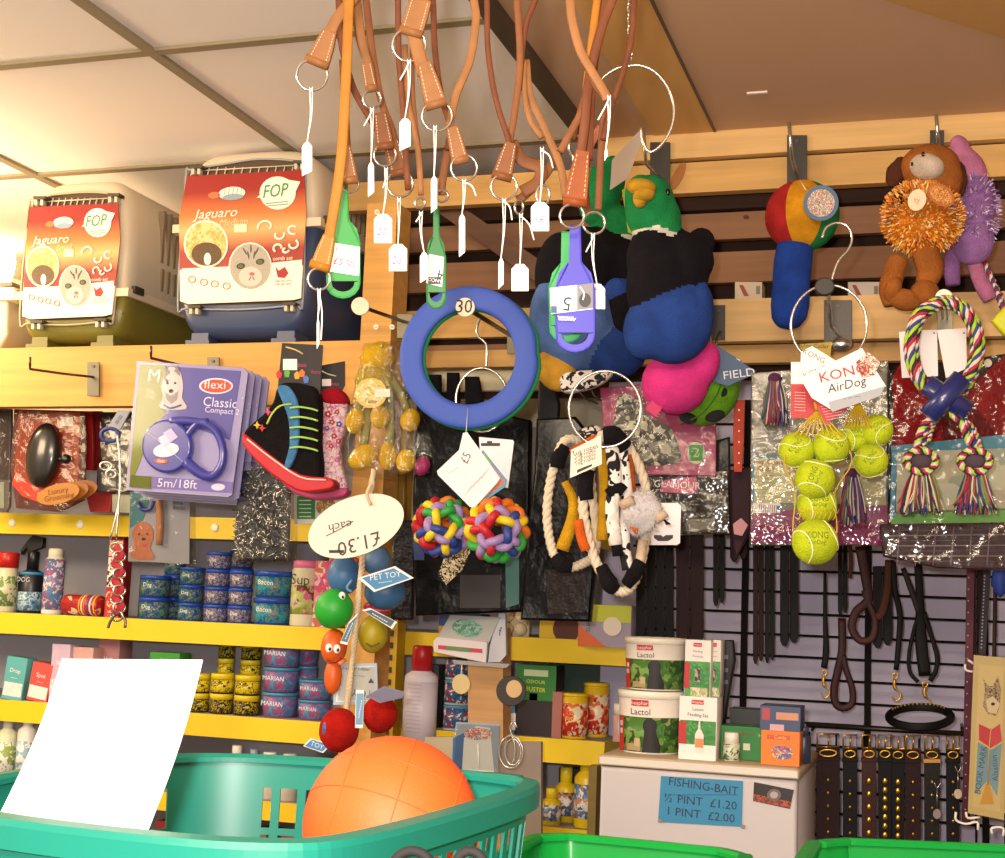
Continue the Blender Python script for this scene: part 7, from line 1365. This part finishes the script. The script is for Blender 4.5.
for i, (x, w, y0, y1, mt, lab) in enumerate(cl):
    y1 = max(y1, 858); fr = Fr(x, y0, 2.685-(i % 2)*.01, 6); t = thing('buckled_collar', lab, 'dog collar', fr, 'buckled collars on the rail'); h_ = w/2
    m = MB(fr); m.pl([(x-h_, y0+6), (x+h_, y0+6), (x+h_-.5, y1-8), (x, y1), (x-h_+.5, y1-8)], mt, 0, .004, .001); m.build('band', t)
    m = MB(fr); m.pl([(x-h_+1, y0+8), (x+h_-1, y0+8), (x+h_-2, y1-20), (x-h_+2, y1-20)], mt, .012, .004, .001); m.build('under_strap', t)
    m = MB(fr); bx = [(x-h_*.9, y0+7), (x-h_*.9, y0-6), (x+h_*.9, y0-6), (x+h_*.9, y0+7)]
    m.tb([(a, b, -.004) for a, b in bx]+[(bx[0][0], bx[0][1], -.004)], 1.1, BRASS(), False, 0, 6); m.tb([(x, y0+7, -.006), (x+1, y0-5, -.008)], 1, BRASS(), False, 0, 6); m.build('buckle', t)
    m = MB(fr); m.rg(x, y0+13, h_*.7, 3.4, .9, BRASS(), -.005, 6, 18); m.build('ring', t)
    m = MB(fr); m.rc(x-h_-.6, y0+17, x+h_+.6, y0+21, mt if i != 6 else H('c88c30', .5), -.003, .008, .001); m.build('keeper', t)
    m = MB(fr); random.seed(i)
    for j in range(9 if i in (3, 4) else 6):
        yy = y0+40+j*(9 if i in (3, 4) else 13); 
        if yy > y1-4: break
        m.ell(fr.l(x, yy, -.001), ((2.6 if i in (2, 3, 4) else 1.4)*fr.s, .0018, (3.4 if i in (2, 3, 4) else 1.8)*fr.s), BRASS(), 0, 10, 6)
    m.build('studs', t)
for (x, y, h_, lab) in ((937, 796, 26, 'small steel tag hanging on a wire loop beside the dark brown collar'), (958, 780, 22, 'small cream tag on a wire near the rightmost collar')):
    fr = Fr(x, y, 2.64, 6); t = thing('ring_tag', lab, 'tag', fr, 'small hanging tags'); m = MB(fr); m.tb([(x-3, y-14), (x, y-8), (x+4, y-14)], .6, CHROME(), False, 4, 5); m.tb([(x, y-8), (x, y+h_-14)], .6, CHROME(), False, 0, 5); m.build('wire', t); m = MB(fr); m.ci(x, y+h_-8, 4, 5, H('c8b8a0' if x > 950 else '8c807c', .4), -.001, .002, 16); m.build('disc', t)
# bookmark cards with a dog reading a red book, on white wire hooks
def bookmark(x0, lab, Y, off=0):
    fr = Fr(x0, 660, Y, 6); t = thing('bookmark_card', lab, 'card', fr, 'dog bookmark cards'); X = lambda x: x+x0-968
    m = MB(fr); m.pl([(X(974), 655), (X(1008), 658), (X(1004), 820), (X(968), 813)], H('dcc48c', .5), .001, .004); m.build('card', t)
    q = MB(fr); q.pl([(X(979), 664), (X(1004), 667), (X(1000), 812), (X(973), 807)], H('e8cf94', .5), 0, .001)
    q.pl([(X(983), 678), (X(985), 690), (X(983), 706), (X(988), 714), (X(996), 716), (X(1000), 706), (X(1001), 690), (X(998), 676), (X(993), 686), (X(988), 686)], H('a08468', .6, 'mx', 140, ('c8b08c', '5c4c44', 'b8a080')), -.001, .001, 0, 0)
    q.pl([(X(986), 700), (X(993), 696), (X(1000), 704), (X(996), 714), (X(988), 712)], H('d8c09c'), -.0016, .0008); q.ci(X(993), 704, 2, 1.6, H('1c1818'), -.0022, .0006); q.ci(X(990), 692, 1, 1.2, H('1c1818'), -.0022, .0006); q.ci(X(996), 693, 1, 1.2, H('1c1818'), -.0022, .0006)
    q.pl([(X(979), 724), (X(988), 728), (X(991), 730), (X(991), 748), (X(979), 740)], H('c83040'), -.001, .001); q.pl([(X(991), 730), (X(1000), 724), (X(1002), 741), (X(991), 748)], H('d84050'), -.001, .001)
    q.pl([(X(978), 742), (X(991), 750), (X(1002), 743), (X(997), 796), (X(988), 780), (X(975), 794)], H('7cA0b4'), -.001, .001); q.tb([(X(991), 728), (X(989), 750), (X(988), 785)], .6, H('d8b060'), False, 0, 5, None, -.002); q.pl([(X(986), 784), (X(990), 784), (X(994), 804), (X(980), 804)], H('c89438'), -.002, .001)
    q.tx('BOOK MARK', X(981), 770, 6, H('3c5c70'), -.002, 84); q.tx('Alsatian', X(995), 768, 6, H('3c5c70'), -.002, 95); q.build('print', t)
    bag(fr, [(X(973), 654), (X(1008), 657), (X(1004), 822), (X(967), 815)], rough=.06, off=-.006, th=.005, par=t, name='clear_sleeve', sc_=4, bev=.001)
bookmark(968, 'tan bookmark card with alsatian head over a red book', 2.45); bookmark(1004, 'next tan bookmark card cut by the right picture edge', 2.47)
WW = H('e8e4dc', .4)
fr = Fr(985, 660, 2.5, 6); t = thing('wire_hook', 'white coated wire hook at the top of the bookmark cards', 'hook', fr)
for pts in ([(965, 664), (966, 670), (975, 671), (978, 662), (985, 662), (987, 672), (1000, 675)], [(968, 660), (978, 666), (990, 668), (1005, 670)]): m = MB(fr); m.tb(pts, 1.2, WW, False, 4, 7); m.build('hook_wire', t)
fr = Fr(965, 815, 2.45, 6); t = thing('wire_hook', 'white coated wire hook at the foot of the bookmark cards', 'hook', fr)
for pts in ([(956, 812), (956, 820), (966, 824), (977, 822), (978, 830)], [(966, 812), (968, 818), (980, 817)], [(992, 834), (992, 828), (1003, 828), (1003, 836)]): m = MB(fr); m.tb(pts, 1.3, WW, False, 3, 7); m.build('hook_wire', t)
# striped plum strap along the panel edge
for (x, y0, y1, c_, lab) in ((971, 560, 825, '5a1c30', 'long plum coloured flat strap left of the bookmark cards'), (987, 570, 655, '24222c', 'dark glinting strap above the bookmark cards')):
    fr = Fr(x, y0, 2.64, 6); m = MB(fr); m.pl([(x-4, y0), (x+4, y0), (x-1, y1), (x-9, y1)], H(c_, .4, 'lh'), 0, .004, .001)
    for i in range(22): yy = y0+6+i*(y1-y0-10)/22; m.ci(x-2-(yy-y0)/(y1-y0)*4, yy, .8, .8, H('a88c90', .3), -.001, .001, 8)
    tag(m.build('flat_lead'), lab, 'dog lead')
# ---------------------------------------------------------------- shopping baskets on the counter
def basket(label, rim, zr, depth, mat, name, sill=.028, slots=True, dense=None, grp='plastic shopping baskets', inset=.13, handle=True):
    """rim: plan outline (world x, y) of the rolled rim, counter-clockwise"""
    n0 = len(rim); cen = Vector((sum(p[0] for p in rim)/n0, sum(p[1] for p in rim)/n0, 0)); P_ = smooth_path([(p[0], p[1], 0) for p in rim], 10, True)
    # even spacing along the outline
    tot = [0]
    for i in range(len(P_)): tot.append(tot[-1]+(P_[(i+1) % len(P_)]-P_[i]).length)
    N_ = 168; Q = []; j = 0
    for i in range(N_):
        s_ = tot[-1]*i/N_
        while tot[j+1] < s_: j += 1
        f = (s_-tot[j])/(tot[j+1]-tot[j]); Q.append(P_[j].lerp(P_[(j+1) % len(P_)], f))
    fr = Fr(0, 0, 0, origin=Vector((cen.x, cen.y, zr-depth))); t = thing(name, label, 'basket', fr, grp)
    def ring(z, k): return [((p.x-cen.x)*k, (p.y-cen.y)*k, z) for p in Q]
    k_at = lambda z: 1-inset*(depth-z)/depth
    lv = [depth-.004, depth-sill, depth-sill-.034, depth-sill-.040, depth-sill-.074, depth-sill-.080, .025, 0]
    lv = [z for z in lv if z >= 0]; rings = [ring(z, k_at(z)*.985) for z in lv]
    m = MB(); vs = [p for r in rings for p in r]; fs = []
    for a in range(len(lv)-1):
        for i in range(N_):
            openq = slots and lv[a] <= depth-sill+.0001 and (lv[a]-lv[a+1]) > .02 and lv[a+1] >= .02
            if openq and dense and dense(Q[i]): hole = i % 3 != 0
            elif openq: hole = (i % 28 < 18) and i % 3 != 0
            else: hole = False
            if not hole: fs.append((a*N_+i, a*N_+(i+1) % N_, (a+1)*N_+(i+1) % N_, (a+1)*N_+i))
    fs.append(tuple((len(lv)-1)*N_+i for i in range(N_))); m.add(vs, fs, mat, True); m.build('wall', t, .0022)
    m = MB(); prof = [(0, -.004), (.0, .0), (.004, .003), (.016, .002), (.018, -.002), (.018, -.016), (.0145, -.016), (.0145, -.004)]
    vs = []; 
    for i in range(N_):
        a = Q[(i+1) % N_]-Q[i-1]; nn = Vector((a.y, -a.x, 0)).normalized()
        if nn.dot(Q[i]-cen) < 0: nn = -nn
        for (o_, z) in prof: q_ = Q[i]-cen+nn*(o_-.012); vs.append((q_.x, q_.y, depth+z))
    K = len(prof); m.add(vs, [(i*K+j, ((i+1) % N_)*K+j, ((i+1) % N_)*K+(j+1) % K, i*K+(j+1) % K) for i in range(N_) for j in range(K)], mat, False); m.build('rolled_rim', t)
    for fidx in (.27, .77):   # joints where the carrying handles clip
        i = int(fidx*N_); p = Q[i]-cen; a = (Q[(i+1) % N_]-Q[i-1]).normalized(); m = MB(); m.tube([p-a*.014+Vector((0, 0, depth-.002)), p+a*.014+Vector((0, 0, depth-.002))], .007, mat, 4); m.build('handle_clip', t)
    return t, Q, cen
zr = 1.455
TEAL = H('147c6c', .38)
rimp = [(-.345, .80), (-.325, .95), (-.322, 1.10), (-.36, 1.145), (-.50, 1.165), (-.62, 1.14), (-.675, 1.06), (-.69, .92), (-.66, .80), (-.58, .755), (-.46, .742), (-.38, .755)]
teal, _q, _c = basket('teal slotted shopping basket holding an orange ball and white paper', rimp, zr, .289, TEAL, 'shopping_basket', .026, True, lambda p: p.x > -.40 or p.y < .80)
# orange ball
fr = Fr(391, 826, 1.02, 10); t = thing('orange_ball', 'large orange rubber ball with moulded seams, in the teal basket', 'ball', fr); R = 88*fr.s; OR = H('ec6024', .55, 'ru')
m = MB(fr); m.ell((0, 0, 0), (R, R, R), OR, 0, 48, 32); m.build('ball', t)
OR2 = H('e65c22', .55, 'ru')
def seam(nrm, d):
    n_ = Vector(nrm).normalized(); u = n_.orthogonal().normalized(); v = n_.cross(u); rr = math.sqrt(R*R-d*d); m = MB(fr); m.tube([n_*d+(u*math.cos(a)+v*math.sin(a))*rr for a in [2*PI*i/64 for i in range(64)]], R*.008, OR2, 6, True); m.build('seam', t)
seam((1, .15, -.25), 0); seam((.25, .55, 1), 0); seam((.25, .55, 1), R*.45); seam((1, .15, -.25), R*.62); seam((1, .15, -.25), -R*.62)
# white sheet of paper standing in the near rim
a, b, c_, d_ = PY(-2, 818, .80), PY(146, 836, .80), PY(203, 660, .90), PY(62, 659, .90)
m = MB(); n = 10; vs = []
for i in range(n+1):
    for j in range(n+1):
        u, v = j/n, i/n; p = a.lerp(b, u).lerp(d_.lerp(c_, u), v); p = p+Vector((0, .006*math.sin(PI*v)-.003*math.sin(PI*u), 0)); vs.append(p)
m.add(vs, [(i*(n+1)+j, i*(n+1)+j+1, (i+1)*(n+1)+j+1, (i+1)*(n+1)+j) for i in range(n) for j in range(n)], H('fbfbfa', .7), True); tag(m.build('paper_sheet', None, .0006), 'blank white sheet of paper leaning in the rim of the teal basket', 'paper')
# pink and dark things in the teal basket
fr = Fr(20, 858, .86, 10); fr.o.z = 1.30; t = thing('pink_toy', 'pink soft toy showing through the slots at the teal basket left side', 'dog toy', fr); m = MB(fr); m.ell((-.01, .02, .0), (.085, .05, .07), H('d8407c', .9, 'fz'), 0, 18, 12, .15); m.build('body', t)
for sx in (-1, 1): m = MB(fr); m.ell((sx*.06, .02, .045), (.022, .02, .03), H('d8407c', .9, 'fz')); m.build('ear', t)
# dark basket handle grips folded on the near side
for i, (x, w_) in enumerate(((412, 26), (470, 20))):
    fr = Fr(x, 858, .70, 12); m = MB(fr); m.tb([(x-w_, 880, 0), (x-w_*.6, 858, 0), (x, 851, 0), (x+w_*.6, 858, 0), (x+w_, 880, 0)], 5, H('151516', .8, 'ru'), False, 6, 12)
    m.tb([(x-w_, 880, 0), (x-w_, 960, .02)], 4, H('151516', .8, 'ru'), False, 0, 10); m.tb([(x+w_, 880, 0), (x+w_, 960, .02)], 4, H('151516', .8, 'ru'), False, 0, 10)
    h_ = m.build('carrying_handle', teal); h_.location = fr.o-teal.location; h_.rotation_euler = (0, 0, fr.yaw); h_['label'] = 'dark grey folded wire handle'
# two bright green baskets at the bottom edge
GB = H('0a9a3c', .3)
def gb(label, pxs, z, name='green_basket', dep=.16):
    pts = [PZ(x, y, z) for x, y in pxs]; basket(label, [(p.x, p.y) for p in pts], z, dep, GB, name, .02, True)
def rr_(x0, x1, y0, y1, r, sk=0):
    o_ = []
    for cx, cy, a0 in ((x1-r, y0+r, -90), (x1-r, y1-r, 0), (x0+r, y1-r, 90), (x0+r, y0+r, 180)):
        for q in range(4): a = math.radians(a0+q*30); x = cx+r*math.cos(a); y = cy+r*math.sin(a); o_.append((x, y+sk*(x-x0)))
    return o_
basket('bright green shopping basket low at the bottom centre', rr_(-.435, -.20, 1.19, 1.53, .05, -.02), 1.35, .184, GB, 'shopping_basket', .03)
basket('bright green shopping basket at the bottom right corner, shining in the flash', rr_(-.15, .24, 1.27, 1.66, .06, .3), 1.35, .184, GB, 'shopping_basket', .03)
